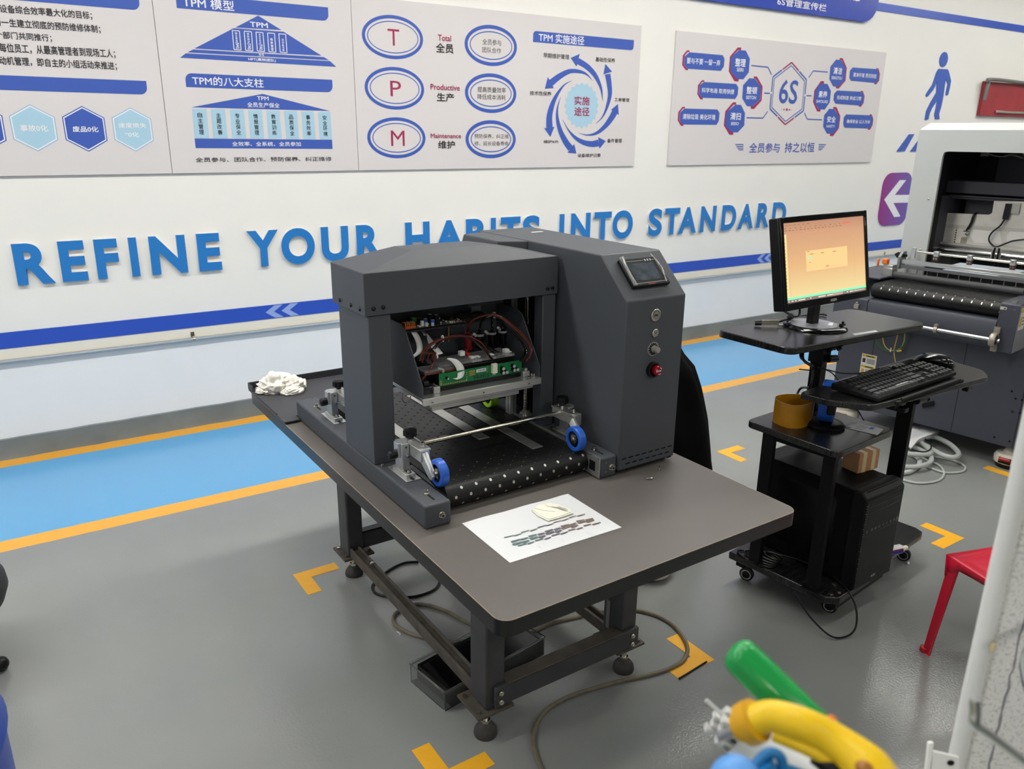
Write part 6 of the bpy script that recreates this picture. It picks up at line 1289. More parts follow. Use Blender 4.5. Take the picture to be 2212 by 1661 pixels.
q = MB(); P = l_d(1852, 661, -.12); q.box(-.135, P.y - .012, P.z - .012, -.1205, P.y + .012, P.z + .012); q.cyl((-.13, P.y, P.z + .012), (-.13, P.y, P.z + .022), .006, 10); q.build('shaft_end_bracket', mat('satin_zinc', (158, 152, 140)), big, .002)
# feet
for (d, s_) in ((.06, .05), (.06, .85), (.86, .05), (.86, .85)):
    q = MB(); q.lathe([(0, 0), (.052, 0), (.054, .006), (.05, .02)], (d, s_, 0), (0, 0, 1), 20, 1); q.lathe([(.05, .018), (.062, .024), (.064, .05), (.055, .066), (.03, .072), (.01, .11)], (d, s_, 0), (0, 0, 1), 24, 0); q.cyl((d, s_, .07), (d, s_, .11), .012, 10, 2)
    q.prism([(d - .064, s_ - .026, .028), (d - .064, s_ + .026, .028), (d - .064, s_ + .026, .056), (d - .064, s_ - .026, .056)], (.01, 0, 0), 1); q.cyl((d - .062, s_ - .024, .048), (d - .062, s_ + .024, .048), .009, 12, 3); q.cyl((d - .05, s_ - .064, .03), (d - .05, s_ - .06, .03), .006, 10, 2)
    q.build('levelling_caster', [mat('cream_caster_shell', (206, 200, 184), .45), BLACKP, STEEL, mat('red_caster_wheel', (150, 20, 34), .3)], big, .001)
# green and yellow earth wire hanging from the apron
YG = [mat('yellow_wire', (206, 176, 70), .4), mat('green_wire', (40, 96, 48), .4)]
def wz(x, y, d=-.03): return l_d(1850 + x / 20.11, 730 + y / 20.11, d)
ew = thing('earth_wire', 'coiled green and yellow earth wire hanging below the large machine apron', 'wire', LP, LA)
for r, m, pts in ((.0022, 1, [(760, -420), (800, -200), (840, 0), (900, 250), (1080, 440), (1250, 540), (1480, 570), (1750, 560), (1980, 440), (2100, 240), (2150, 0), (2160, -300)]), (.0025, 1, [(820, -420), (860, -100), (960, 180), (1150, 400), (1340, 510), (1500, 560), (1700, 540), (1950, 400), (2080, 200), (2130, -100), (2140, -300)]),
                  (.0022, 0, [(1170, -420), (1150, -100), (1160, 100), (1240, 350), (1400, 500), (1560, 550), (1750, 530), (1950, 400), (2050, 200), (2090, 0), (2110, -300)]), (.002, 0, [(1830, -420), (1760, 0), (1680, 300), (1635, 520), (1640, 720), (1680, 950), (1710, 1130)])):
    MB().tube([wz(*p_) for p_ in pts], r, 8, sm=5).build('wire_loop', YG[m], ew)
q = MB(); c_ = wz(1485, 560); q.ball(c_, .006, .004, .006, 10, 6); q.cyl(c_ + Vector((0, 0, .004)), c_ + Vector((0, 0, .016)), .0025, 8); q.build('tie', WHITE, ew)
a, b = wz(1760, 575), wz(1960, 550); q = MB(); q.cyl(a, a + (b - a) * .4, .003, 8, 0); q.cyl(a + (b - a) * .4, b, .005, 10, 1); q.cyl(b, b + (b - a) * .6, .0008, 6, 2); q.build('lug', [WHITE, mat('yellow_lug', (214, 160, 40), .4), BLACKP], ew)
q = MB(); top = [wz(760, -420), wz(2160, -300)]; q.tube([Vector((-.03, top[0].y, top[0].z)), Vector((-.03, (top[0].y + top[1].y) / 2, top[0].z + .02)), Vector((-.03, top[1].y, top[1].z))], .0022, 8, sm=5); q.cyl((-.03, (top[0].y + top[1].y) / 2, top[0].z + .02), (.0, (top[0].y + top[1].y) / 2, top[0].z + .03), .004, 8); q.build('wire_loop', YG[1], ew)
# ------------------------------------------------------------------ floor marks, cables and small things on the floor
def fz(view, pts, z=0.0): return [on_z(*view(p_), z) for p_ in pts]
F4, F5, FC, FQ = vw(680, 1040, 2.675), vw(1100, 1180, 3.454), vw(1540, 840, 3.321), vw(1760, 820, 3.956)
def Lmark(c, sx, sy, lab, rz=TH, a=.152, w_=.049):
    P = [(0, 0), (a, 0), (a, w_), (w_, w_), (w_, a), (0, a)]
    P = [Vector((x * sx, y * sy, .0002)) for x, y in P]
    o = MB().prism(P, (0, 0, .0008)).build('floor_corner_mark', YELLOWT, smooth=0); o.location = c; o.rotation_euler = (0, 0, rz); return tag(o, lab, 'floor mark', 'yellow corner marks on the floor')
Lmark((.675, 2.441, 0), 1, -1, 'yellow L-shaped floor mark by the wall end foot of the low table')
Lmark((.668, 1.322, 0), 1, 1, 'yellow L-shaped floor mark nearest the viewer, in front of the low table')
Lmark((1.583, 1.322, 0), -1, 1, 'yellow L-shaped floor mark crossed by the grey-brown cable')
Lmark((2.797, 2.458, 0), 1, -1, 'yellow L-shaped floor mark standing free behind the trolley')
Lmark((2.967, 1.331, 0), -1, 1, 'yellow L-shaped floor mark partly under the trolley base board')
P = on_z(2197, 1036, 0); Lmark((P.x, P.y, 0), 1, 1, 'yellow L-shaped floor mark cut off beside the white framed panel')
q = MB(); A = fz(F5, [(1268, 995), (1472, 868)], 0); d = (A[1] - A[0]); q.tube([A[0] + Vector((0, 0, .003)), A[1] + Vector((0, 0, .003))], .0028, 8); tag(q.build('black_strip', BLACKP), 'short black plastic strip lying along the yellow corner mark', 'strip')
CABM = mat('dusty_clear_cable', (110, 102, 84), .45, var=.18, vscale=40)
zc_ = .006
pts = fz(F5, [(-200, 895), (-420, 850), (-720, 690), (-735, 560)], zc_)
cabpts = fz(F4, [(1498, 785), (1330, 840), (1250, 880)], zc_)
main = fz(F4, [(900, 928), (780, 925), (620, 900), (510, 860), (455, 810), (470, 760), (560, 715), (640, 712), (760, 750), (900, 825), (1050, 880), (1200, 885)], zc_)
right = fz(F5, [(200, 628), (330, 570), (480, 535), (620, 500), (800, 472), (945, 478), (1080, 510), (1200, 570), (1285, 660), (1330, 760), (1300, 850), (1200, 910), (1060, 955), (880, 995), (700, 1040), (520, 1095), (380, 1155), (260, 1240), (200, 1340), (180, 1460), (200, 1560), (240, 1660), (300, 1760)], zc_)
c_ = thing('table_cable', 'long dusty grey-brown cable looping on the floor under and in front of the low table', 'cable')
MB().tube(main + right, .0062, 10, sm=6).build('sheath', CABM, c_)
q = MB(); q.tube(fz(F4, [(600, 464), (520, 470), (440, 505), (380, 550), (335, 600), (345, 640), (400, 662), (500, 670), (600, 660), (690, 625), (720, 580), (715, 540)], .005), .0045, 10, sm=6); tag(q.build('black_cable', BLACKP), 'thin black cable loop on the floor behind the table side rail', 'cable')
# shallow ink tray under the table
I = fz(F4, [(668, 1095), (790, 1210), (1328, 905), (1255, 850)], .055); o0 = I[1].copy(); o0.z = 0; o0 -= (I[2] - I[1]).normalized() * .022
iu = I[2] - I[1]; iv = I[0] - I[1]; iu.z = iv.z = 0
LU_, WV_ = iu.length + .022, .16; iu.normalize(); iv = (iv - iu * iv.dot(iu)).normalized(); ia = math.atan2(iu.y, iu.x)
it = thing('ink_tray', 'shallow clear plastic tray of black ink on the floor under the low table', 'tray', o0, ia)
CLR = mat('clear_tray_plastic', (230, 232, 230), .05, trans=.97); INKB = mat('black_ink_pool', (6, 6, 7), .15)
w_, t_ = WV_, .003
q = MB(); q.box(0, 0, .0, LU_, w_, .003); q.box(0, 0, .003, LU_, t_, .06); q.box(0, w_ - t_, .003, LU_, w_, .06); q.box(0, t_, .003, t_, w_ - t_, .06); q.box(LU_ - t_, t_, .003, LU_, w_ - t_, .06); q.build('tray_body', CLR, it, .001)
q = MB(); q.tube([(0, 0, .06), (LU_, 0, .06), (LU_, w_, .06), (0, w_, .06), (0, 0, .06)], .0035, 8); q.build('tray_rim', CLR, it)
q = MB(); q.box(.022, .0035, .0032, LU_ - .0035, w_ - .0035, .050); q.build('ink', INKB, it)
q = MB(); P = on_z(*F4((483, 885)), 0); q.tube([P + Vector((0, -.008, .001)), P + Vector((.006, 0, .001)), P + Vector((.002, .016, .001))], .0018, 6, sm=5); tag(q.build('white_scrap', PAPER), 'tiny curled white scrap beside the grey-brown cable loop', 'scrap')
P = on_z(*FC((1401, 1250)), .004); q = MB(); crumple(q, (0, 0, -.003), .006, .005, .005, .4, 3.3, n=12, k=8); o = q.build('white_crumb', PAPER); o.location = P; tag(o, 'tiny white crumb on the floor in front of the trolley base', 'scrap')
o = MB().prism([(0, 0, 0), (.02, .004, 0), (.012, .012, 0)], (0, 0, .004)).build('paper_fleck', PAPER); P = tl(on_z(*F4((316, 482)), .116)); o.location = TO + TA * P.x + TB * P.y + Vector((0, 0, .1155)); tag(o, 'small white fleck lying in the table side rail', 'scrap')
# white round thing on the floor behind the table
P = on_z(1425, 1240, .02); q = MB(); q.lathe([(0, 0), (.05, 0), (.072, .012), (.078, .04), (.07, .07), (.045, .10), (.02, .115), (0, .118)], (0, 0, 0), (0, 0, 1), 30)
for k in range(5): a = 1.0 + k * 1.1; q.tube([(.075 * math.cos(a + t * .5), .075 * math.sin(a + t * .5), .02 + t * .05) for t in (0, .3, .6, 1.0)], .004, 6, sm=4)
o = q.build('cream_lump', mat('cream_plastic', (212, 206, 190), .5)); o.location = (P.x, P.y + .05, 0); tag(o, 'round cream plastic lump on the floor behind the right table leg', 'lump')
# black cloth hung behind the printer cabinet
CLOTH = mat('black_cloth', (10, 10, 11), .9, spec=.1)
from mathutils import noise as NZ
cp_ = [(1440, 735), (1470, 760), (1492, 785), (1507, 835), (1520, 900), (1529, 985), (1526, 1040)]
ctr = tl(on_y(1440, 900, 2.08)); q = MB(); n, k = 60, 26; V = []
EDGEP = [tl(on_y(x, y, 2.08)) for x, y in cp_[1:]]
BX, BY = EDGEP[0].x - .20, EDGEP[2].y
zs_ = [e.z + HT for e in EDGEP]; xs_ = [e.x - BX for e in EDGEP]
def rad(z):
    if z >= zs_[0]: return max(.02, xs_[0] * (1 - ((z - zs_[0]) / .10) ** 2) if z < zs_[0] + .1 else .02)
    for i in range(len(zs_) - 1):
        if zs_[i + 1] <= z <= zs_[i]: f = (zs_[i] - z) / (zs_[i] - zs_[i + 1]); return xs_[i] * (1 - f) + xs_[i + 1] * f
    return xs_[-1]
ztop = zs_[0] + .09
for j in range(k + 1):
    z = ztop * (1 - j / k) + .003
    for i in range(n):
        a = 2 * math.pi * i / n; f = 1 + (.10 * NZ.noise(Vector((math.cos(a) * 2, math.sin(a) * 2, z * 1.5))) + .05 * math.sin(a * 9 + z * 5)) * min(1, j / 6) * (1 if abs(math.sin(a)) > .25 else .3)
        r = rad(z) * f; V.append((r * math.cos(a), r * .42 * math.sin(a), z))
F = [(j * n + i, (j + 1) * n + i, (j + 1) * n + (i + 1) % n, j * n + (i + 1) % n) for j in range(k) for i in range(n)] + [tuple(range(n))]
q.add(V, F); o = q.build('draped_cloth', CLOTH, smooth=60); o.location = TO + TA * BX + TB * BY; o.rotation_euler = (0, 0, TH); tag(o, 'black cloth draped to the floor behind the dark printer cabinet', 'cloth')
# pile of grey hoses and a sheaf of papers by the large machine
HOSE = mat('pale_grey_hose', (178, 182, 178), .4)
hp = [(.011, [(700, 800), (800, 790), (880, 740), (895, 690), (850, 650), (760, 610)], .012), (.011, [(700, 740), (860, 745), (980, 710), (990, 655), (900, 600), (800, 560)], .03), (.012, [(700, 620), (860, 640), (990, 630), (940, 560), (900, 515), (1000, 485), (1120, 530), (1200, 590), (1230, 640), (1180, 665), (1080, 640), (960, 570), (890, 530)], .045),
      (.005, [(720, 840), (800, 870), (920, 885), (1060, 860), (1105, 800), (1060, 730), (960, 690), (880, 640)], .006), (.005, [(900, 720), (1000, 760), (1120, 795), (1260, 785), (1280, 740), (1180, 690), (1020, 660)], .006), (.006, [(720, 700), (740, 760), (700, 800)], .03)]
hc = thing('hose_pile', 'coiled pile of pale grey hoses on the floor in front of the large machine', 'hoses')
for r, pts, z in hp: MB().tube(fz(FQ, pts, z), r, 10, sm=6).build('hose', HOSE, hc)
MB().tube(fz(FQ, [(930, 495), (985, 540), (990, 590), (940, 615), (860, 605), (760, 570)], .06), .003, 8, sm=6).build('black_lead', BLACKP, hc)
sh = [(790, 300), (1025, 360), (1020, 385), (1065, 410), (1060, 455), (880, 525), (820, 595), (730, 500), (735, 390)]
for i in range(5):
    P = [on_z(*FQ((x + (i - 2) * 4 * math.sin(k), y + i * 6 - 12 + 4 * math.cos(k * 2 + i))), .055 + .004 * (4 - i) + (.0)) for k, (x, y) in enumerate(sh)]
    q = MB(); q.prism(P, (0, 0, .0012))
    if i == 0:
        for k in range(7): a = [on_z(*FQ(t), .0728) for t in ((820 + k * 12, 372 + k * 3), (826 + k * 12, 373 + k * 3), (836 + k * 12, 412 + k * 3), (830 + k * 12, 411 + k * 3))]; q.poly(a, 1)
        q.poly([on_z(*FQ(t), .0728) for t in ((760, 450), (900, 430), (940, 470), (800, 510))], 2)
    lab = ['top printed sheet of the paper sheaf on the grey hoses', 'second sheet of the paper sheaf on the grey hoses', 'third sheet of the paper sheaf on the grey hoses', 'fourth sheet of the paper sheaf on the grey hoses', 'bottom sheet of the paper sheaf on the grey hoses'][i]
    tag(q.build('loose_paper', [PAPER, mat('grey_text_print', (130, 130, 134)), mat('pale_grey_block', (206, 206, 210), .7)], smooth=0), lab, 'paper', 'paper sheaf on the hoses')
# red plastic stool
RC_ = mat('red_plastic', (186, 20, 48), .25)
so = Vector((2.155, 1.005, 0)); sa = math.atan2(-.29, .956); st = thing('plastic_stool', 'low red plastic stool behind the white framed panel', 'stool', so, sa)
W_ = .30; H_ = .335; n = 16
q = MB(); V = []
for j in range(n + 1):
    for i in range(n + 1):
        u, v = i / n, j / n; x, y = u * W_, -v * W_
        edge = min(u, 1 - u, v, 1 - v); z = H_ - .010 * min(1, edge / .12) - .004 * (math.sin(u * math.pi) * math.sin(v * math.pi)) + (.0022 * (1 if int((u + v) * 9) % 2 else 0) if edge > .14 else 0)
        V.append((x, y, z))
q.add(V, [(j * (n + 1) + i, (j + 1) * (n + 1) + i, (j + 1) * (n + 1) + i + 1, j * (n + 1) + i + 1) for j in range(n) for i in range(n)])
o = q.build('seat', RC_, st, smooth=50); s_ = o.modifiers.new('t', 'SOLIDIFY'); s_.thickness = .004
q = MB()
for (a, b) in (((0, 0), (W_, 0)), ((W_, 0), (W_, -W_)), ((W_, -W_), (0, -W_)), ((0, -W_), (0, 0))):
    a, b = Vector((*a, 0)), Vector((*b, 0)); m_ = 14; out = Vector(((b - a).y, -(b - a).x, 0)).normalized() * -.008
    TV = []; 
    for i in range(m_ + 1):
        t = i / m_; p_ = a + (b - a) * t; dz = .036 - .012 * math.sin(t * math.pi) + (.03 if t < .08 or t > .92 else 0)
        TV += [p_ + Vector((0, 0, H_)), p_ - out + Vector((0, 0, H_ - dz))]
    q.add(TV, [(2 * i, 2 * i + 1, 2 * i + 3, 2 * i + 2) for i in range(m_)])
o = q.build('apron', RC_, st, smooth=50); s_ = o.modifiers.new('t', 'SOLIDIFY'); s_.thickness = .004; s_.offset = 0
for (cx, cy_, fx, fy) in ((.006, -.006, -.008, .012), (W_ - .006, -.006, W_ + .012, .012), (.006, -W_ + .006, -.012, -W_ - .012), (W_ - .006, -W_ + .006, W_ + .012, -W_ - .012)):
    sx = 1 if cx < .1 else -1; sy = -1 if cy_ > -.1 else 1
    q = MB(); w0, w1 = .036, .026
    T = [(cx, cy_), (cx + sx * w0, cy_), (cx + sx * w0, cy_ + sy * .01), (cx + sx * .010, cy_ + sy * .010), (cx + sx * .01, cy_ + sy * w0), (cx, cy_ + sy * w0)]
    B = [(fx, fy), (fx + sx * w1, fy), (fx + sx * w1, fy + sy * .008), (fx + sx * .008, fy + sy * .008), (fx + sx * .008, fy + sy * w1), (fx, fy + sy * w1)]
    q.add([(*t, H_ - .012) for t in T] + [(*b, .0) for b in B], [(i, (i + 1) % 6, 6 + (i + 1) % 6, 6 + i) for i in range(6)] + [tuple(range(6)), tuple(reversed(range(6, 12)))])
    q.cyl((fx + sx * .005, fy + sy * .003, 0), (fx + sx * .005, fy + sy * .003, .016), .013, 12)
    q.build('leg', RC_, st, .002)
# things at the left border
def left_of(px, py, dep, r):
    P = at_depth(px, py, dep); h = ray(px, py); h = Vector((h.x, h.y, 0)).normalized(); return P, Vector((P.x - h.y * r, P.y + h.x * r, 0))
P, c0 = left_of(33, 1640, 1.25, .26)
dr_ = thing('blue_drum', 'tall blue plastic drum at the left edge of the view', 'drum', (c0.x, c0.y, 0))
q = MB(); q.lathe([(0, 0), (.245, 0), (.258, .02), (.258, .30), (.264, .32), (.258, .34), (.258, .60), (.264, .62), (.258, .64), (.256, .84), (.24, .87), (0, .87)], (0, 0, 0), (0, 0, 1), 64); q.build('drum_body', mat('blue_drum_plastic', (36, 74, 178), .4), dr_)
q = MB(); q.cyl((.1, 0, .87), (.1, 0, .885), .035, 20); q.build('bung', mat('blue_drum_plastic', (36, 74, 178)), dr_)
P, c0 = left_of(18, 1245, 2.25, .21)
sl = thing('round_stool', 'black padded round stool at the left edge behind the blue drum', 'stool', (c0.x, c0.y, 0))
q = MB(); zz = P.z; q.lathe([(0, -.055), (.16, -.06), (.195, -.045), (.208, -.01), (.205, .02), (.185, .045), (.14, .06), (0, .066)], (0, 0, zz), (0, 0, 1), 56); q.build('seat', mat('black_vinyl', (34, 34, 36), .55, bump=.4, bscale=25), sl)
q = MB(); q.cyl((0, 0, .06), (0, 0, zz - .055), .025, 16); q.lathe([(.03, .05), (.03, .09), (.02, .10)], (0, 0, 0), (0, 0, 1), 16); q.build('column', CHROME, sl)
for k in range(5): a = k * 1.2566 + 2.2; q = MB(); q.tube([(0, 0, .075), (.16 * math.cos(a), .16 * math.sin(a), .055)], .012, 8); q.ball((.16 * math.cos(a), .16 * math.sin(a), .0225), .022, .022, .0225, 12, 8); q.build('leg', BLACKP, sl)
# ------------------------------------------------------------------ foreground: white framed tool panel with hook, tools in its tray
FR = RC.col[0].copy(); FR.z = 0; FR.normalize(); FD = Vector((-FR.y, FR.x, 0))     # along the panel, away from the viewer
PA = at_depth(2127, 1400, .86)
rz_ = math.atan2(FR.y, FR.x)
fp_ = thing('tool_panel', 'white tube framed panel with a stained white board standing at the right edge', 'panel', (PA.x, PA.y, 0), rz_)
WPAINT = mat('white_enamel', (226, 226, 222), .3); 
def spk():
    m = bpy.data.materials.new('speckled_white_board'); m.use_nodes = True; nt = m.node_tree; b = nt.nodes['Principled BSDF']; tc = nt.nodes.new('ShaderNodeTexCoord'); n = nt.nodes.new('ShaderNodeTexNoise'); n.inputs['Scale'].default_value = 240; n.inputs['Detail'].default_value = 5
    rp = nt.nodes.new('ShaderNodeValToRGB'); e = rp.color_ramp.elements; e[0].position = .36; e[1].position = .48; e[0].color = s2l((206, 204, 200)); e[1].color = s2l((240, 239, 235)); L = nt.links; L.new(tc.outputs['Object'], n.inputs['Vector']); L.new(n.outputs['Fac'], rp.inputs[0]); L.new(rp.outputs[0], b.inputs['Base Color']); b.inputs['Roughness'].default_value = .45; return m
q = MB(); q.tube([(0, 0, .03), (0, 0, 1.55), (.06, 0, 1.62), (.70, 0, 1.62), (.76, 0, 1.55), (.76, 0, .03)], .0095, 16, sm=4); q.build('tube_frame', WPAINT, fp_)
for x in (0, .76): q = MB(); q.tube([(x, -.22, .012), (x, .22, .012)], .012, 12); q.tube([(x, 0, .012), (x, 0, .05)], .0095, 12); q.build('foot', WPAINT, fp_)
q = MB(); q.box(.0085, -.004, .70, .7515, .004, 1.60); brd = q.build('board', spk(), fp_, .002)
q = MB(); random.seed(9); z = .72; pts = []
while z < 1.58: pts.append((.033 + random.uniform(-.0014, .0014), -.0043, z)); z += random.uniform(.006, .014)
L_ = [Vector(p_) for p_ in pts]; wv = [random.uniform(.0008, .0020) for _ in L_]
q.add([v - Vector((w_, 0, 0)) for v, w_ in zip(L_, wv)] + [v + Vector((w_, 0, 0)) for v, w_ in zip(L_, wv)], [(i, len(L_) + i, len(L_) + i + 1, i + 1) for i in range(len(L_) - 1)]); q.build('grey_glue_line', mat('grey_sealant', (150, 148, 154), .6), brd, smooth=0)
q = MB(); q.tube([(.002, -.0092, .952), (.001, -.0095, .956), (.003, -.0098, .962)], .003, 8); q.build('yellow_stain', mat('yellowed_tape', (214, 200, 160), .5), fp_)
# chrome hook
H0, H1, H2 = at_depth(2106, 1512, .52), at_depth(2108, 1566, .52), at_depth(2225, 1655, .55)
Mi = fp_.matrix_basis.copy(); Mi = (Matrix.Translation(Vector((PA.x, PA.y, 0))) @ Matrix.Rotation(rz_, 4, 'Z')).inverted()
h0, h1, h2 = [Mi @ v for v in (H0, H1, H2)]
hk = MB(); hk.tube([h0, h0 * .5 + h1 * .5, h1, h1 * .75 + h2 * .25, h2, h2 + (h2 - h1) * .8, Vector((h2.x + (h2 - h1).x * .8 + .08, -.10, h2.z - .06)), Vector((h2.x + .22, -.006, h2.z - .06))], .0034, 14, sm=6)
hook = hk.build('hook', mat('zinc_plated_rod', (196, 200, 196), .22, metal=1.0), None, smooth=60); hook.location = (PA.x, PA.y, 0); hook.rotation_euler = (0, 0, rz_); tag(hook, 'bent shiny rod hook sticking out of the white framed panel', 'hook')
# tray under the tools, fixed to the frame by a slotted bracket
TZ = .82
TC = at_depth(1790, 1661, .60); tt = Mi @ TC
tray = MB(); x0, x1, y0, y1 = tt.x - .20, -.0105, tt.y - .12, tt.y + .10
for b in ((x0, y0, TZ - .05, x1, y1, TZ - .046), (x0, y0, TZ - .046, x0 + .003, y1, TZ - .005), (x1 - .003, y0, TZ - .046, x1, y1, TZ - .005), (x0 + .003, y0, TZ - .046, x1 - .003, y0 + .003, TZ - .005), (x0 + .003, y1 - .003, TZ - .046, x1 - .003, y1, TZ - .005)): tray.box(*b)
tray.build('tool_tray', WPAINT, fp_, .001)
b0, b1 = Mi @ at_depth(2010, 1640, .80), Mi @ at_depth(2075, 1625, .86)
q = MB(); q.prism([Mi @ at_depth(x, y, .84) for x, y in ((2018, 1623), (2072, 1636), (2076, 1720), (2012, 1720))], FD * 0 + Vector((0, .003, 0))); q.prism([Mi @ at_depth(x, y, .835) for x, y in ((2006, 1606), (2018, 1605), (2010, 1660), (2004, 1720), (1995, 1720))], Vector((0, .004, 0)))
q.build('slotted_bracket', WPAINT, fp_, .0008)
q = MB(); q.poly([Mi @ at_depth(2054 + 8 * math.cos(t), 1648 + 6 * math.sin(t), .8385) for t in [k * math.pi / 8 for k in range(16)]]); q.build('bracket_hole', HOLE, fp_)
# green screwdriver
def rest(a, b, z): d = (b - a).normalized(); return a + d * ((z - a.z) / d.z)
G0, G1 = at_depth(1580, 1398, .60), at_depth(1775, 1590, .565)
gd = (G1 - G0).normalized(); Lh = (G1 - G0).length
sd = thing('screwdriver', 'translucent green screwdriver handle leaning up from the tool tray', 'screwdriver')
GRN = mat('translucent_green_plastic', (44, 190, 96), .15, trans=.5)
q = MB(); dd, u_, v_ = q.frame(gd); n = 48; prof = [(.0, .004), (.002, .010), (.006, .0138), (.012, .0148), (Lh + .03, .0150), (Lh + .036, .011), (Lh + .05, .010)]; V = []
for (h, r) in prof:
    for i in range(n): a = 2 * math.pi * i / n; rr = r * (1 - .055 * (math.cos(6 * a) > .2) * (1 if .008 < h < Lh + .031 else 0)); V.append(G0 + gd * h + (u_ * math.cos(a) + v_ * math.sin(a)) * rr)
q.add(V, [(j * n + i, j * n + (i + 1) % n, (j + 1) * n + (i + 1) % n, (j + 1) * n + i) for j in range(len(prof) - 1) for i in range(n)] + [tuple(reversed(range(n)))]); q.build('handle', GRN, sd, smooth=40)
E0 = G0 + gd * (Lh + .05); E1 = rest(E0, E0 + gd, TZ - .046)
q = MB(); q.cyl(E0 - gd * .09, E1, .0028, 12); q.build('shaft', STEEL, sd)
# yellow knife-like tool
YEL = mat('yellow_plastic', (238, 196, 20), .38); yt = thing('yellow_hand_tool', 'yellow plastic hand tool with a black trigger lying over the tool tray', 'tool')
Y = [at_depth(1608, 1567, .535), at_depth(1630, 1557, .53), at_depth(1668, 1547, .525), at_depth(1728, 1563, .515), at_depth(1792, 1594, .51), at_depth(1850, 1636, .50), at_depth(1895, 1690, .49), at_depth(1925, 1780, .48)]
S = smooth_pts(Y, 5); rs = [.0118, .0126, .0128, .0124, .0112, .0106, .0104, .0104, .0104, .0105, .0106, .0107, .0108, .0109, .0110, .0111, .0112, .0113, .0114, .0115, .0116, .0117, .0119, .0122, .0127, .0134, .0142, .0148, .0150, .0150, .0148, .0146, .0144, .0142, .014, .014]
q = MB(); q.tube(S, rs[:len(S)], 28); q.build('handle', YEL, yt, smooth=50)
q = MB(); e0 = Y[0] - (Y[1] - Y[0]).normalized() * .001; q.cyl(e0, e0 - (Y[1] - Y[0]).normalized() * .004, .0098, 20); q.build('handle_end', mat('deep_yellow_plastic', (214, 160, 14), .4), yt)
q = MB(); d0 = (Y[0] - Y[1]).normalized(); q.lathe([(.0105, -.012), (.0142, -.011), (.0146, -.006), (.0142, -.001), (.0105, .0)], Y[0], d0, 28); q.build('collar', mat('deep_yellow_plastic', (214, 160, 14), .4), yt); q = MB(); q.cyl(e0 + d0 * .003, e0 + d0 * .022, .0035, 14); q.build('grey_shaft', mat('dull_grey_shaft', (150, 150, 154), .35, metal=.6), yt)
dn = -RC.col[2]; q = MB(); q.tube([Y[2] + dn * .010 - RC.col[1] * .004, Y[3] + dn * .0125 - RC.col[1] * .004, Y[4] + dn * .0125 - RC.col[1] * .004], .0052, 14); q.build('side_rib', YEL, yt, smooth=50)
q = MB(); q.tube([Y[3] + dn * .020 + RC.col[0] * .010 - RC.col[1] * .002, Y[4] + dn * .017 - RC.col[1] * .006, Y[5] + dn * .014 - RC.col[1] * .004], .0065, 14, sm=4); q.build('trigger', BLACKP, yt, smooth=50)
q = MB(); P = Y[5] - RC.col[1] * .016 - RC.col[0] * .004; q.ball(P + RC.col[2] * .001 + RC.col[0] * .002, .0055, .0055, .004, 16, 10); q.build('brown_button', mat('brown_button', (150, 96, 30), .4), yt)
q = MB(); P = Y[4] + RC.col[2] * .0095 + RC.col[0] * .002 + RC.col[1] * .004; q.ball(P, .0055, .004, .003, 14, 8); q.build('orange_mark', mat('orange_red_plastic', (222, 110, 50), .4), yt)
q = MB(); q.cyl(Y[6], rest(Y[6], Y[6] + (Y[6] - Y[5]), TZ - .046) if (Y[6] - Y[5]).z < 0 else Y[6], .010, 16); q.build('handle_tail', BLACKP, yt)
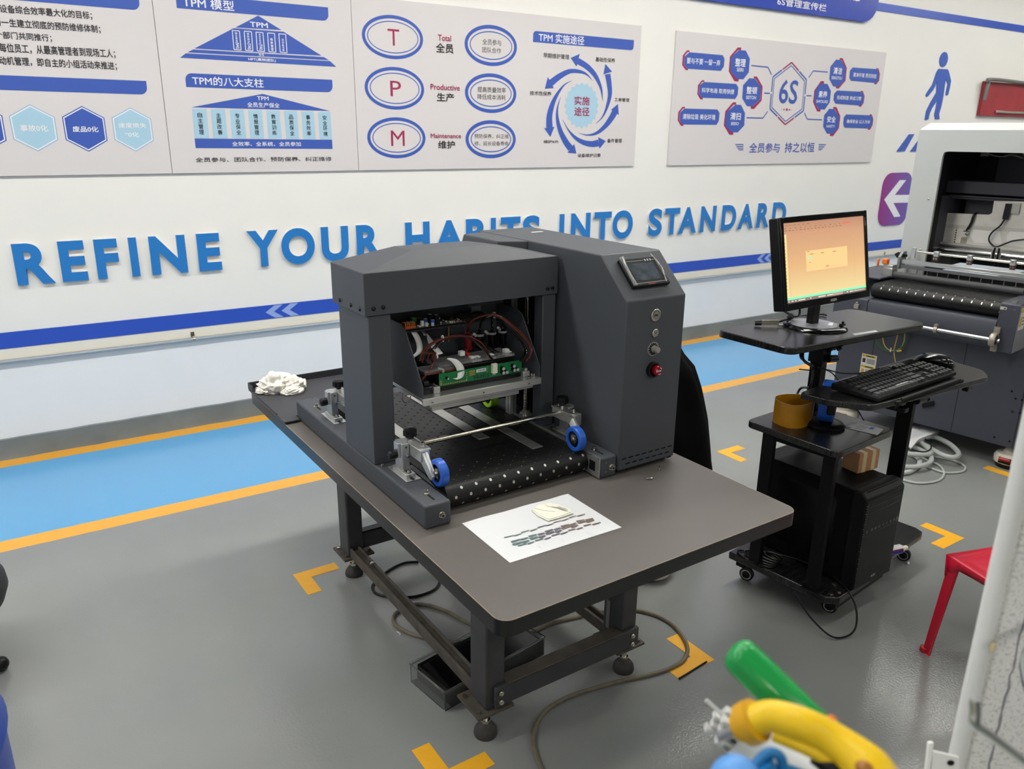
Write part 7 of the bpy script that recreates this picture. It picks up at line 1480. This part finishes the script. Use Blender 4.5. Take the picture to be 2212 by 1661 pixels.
# bundle of white cable ties
cbn = thing('cable_tie_bundle', 'bundle of white cable ties beside the yellow tool', 'cable ties')
B0, B1 = at_depth(1556, 1566, .66), at_depth(1740, 1672, .66); bd = (B1 - B0).normalized(); q = MB(); _, bu, bv = q.frame(bd); random.seed(12)
endp = rest(B0, B1, TZ - .046)
TIE = mat('milky_nylon', (226, 226, 222), .35, trans=.15)
for i in range(22):
    o_ = bu * random.uniform(-.012, .012) + bv * random.uniform(-.012, .012); s0 = random.uniform(-.008, .012)
    a = B0 + bd * s0 + o_; b = endp + o_ * .6
    q = MB(); q.prism([a - bu * .0024, a + bu * .0024, a + bu * .0024 + bv * .0012, a - bu * .0024 + bv * .0012], b - a); q.prism([a - bu * .0038, a + bu * .0038, a + bu * .0038 + bv * .0042, a - bu * .0038 + bv * .0042], bd * .006); q.build('tie', TIE, cbn)
q = MB(); a = B0 + bd * .02 - bv * .004; q.tube([a, a + bd * -.03 + bv * .01 + RC.col[2] * .02], .0016, 8); q.build('loose_tie', TIE, cbn)
q = MB(); q.cyl(B0 + bd * .012, endp, .0165, 24, cap=False); q.build('clear_bag', mat('milky_bag', (234, 234, 232), .35, alpha=.92), cbn)
# blue tool
Bz0, Bz1 = at_depth(1590, 1648, .50), at_depth(1640, 1668, .49)
bt = thing('blue_hand_tool', 'light blue plastic tool at the bottom edge below the yellow one', 'tool'); LB = mat('light_blue_plastic', (96, 158, 226), .4)
q = MB(); q.ball(Bz0 - RC.col[2] * .014, .0175, .0175, .019, 24, 14); q.tube([Bz0 - RC.col[2] * .014, rest(Bz0, Bz0 - RC.col[2] - Vector((0, 0, .2)), TZ - .04)], .013, 16); q.build('handle', LB, bt, smooth=60)
q = MB(); q.tube([Bz0 + RC.col[0] * .010 - RC.col[2] * .004, Bz0 + RC.col[0] * .020 + RC.col[2] * .006, Bz0 + RC.col[0] * .028 + RC.col[2] * .004, Bz0 + RC.col[0] * .030 - RC.col[2] * .006], .0035, 12, sm=6); q.tube([Bz0 + RC.col[0] * .016, Bz0 + RC.col[0] * .022 - RC.col[2] * .012], .008, 12); q.tube([Bz0 + RC.col[0] * .030 - RC.col[2] * .006, Bz0 + RC.col[0] * .065 - RC.col[2] * .018], .006, 12); q.build('jaw', mat('teal_blue_plastic', (30, 112, 170), .35), bt, smooth=60)
# blue and white speckled pouch at the lower border
q = MB(); P = at_depth(1985, 1690, .55); crumple(q, (0, 0, 0), .038, .03, .03, .35, 6.1); o = q.build('speckled_cloth', mat('blue_white_speckle', (206, 212, 230), .8, var=.2, vscale=160), smooth=60); o.location = (P.x, P.y, TZ - .046); o.scale = (1, 1, max(1.0, (P.z + .012 - (TZ - .046)) / .052)); tag(o, 'blue-white speckled cloth bundle at the bottom edge beside the slotted bracket', 'cloth')
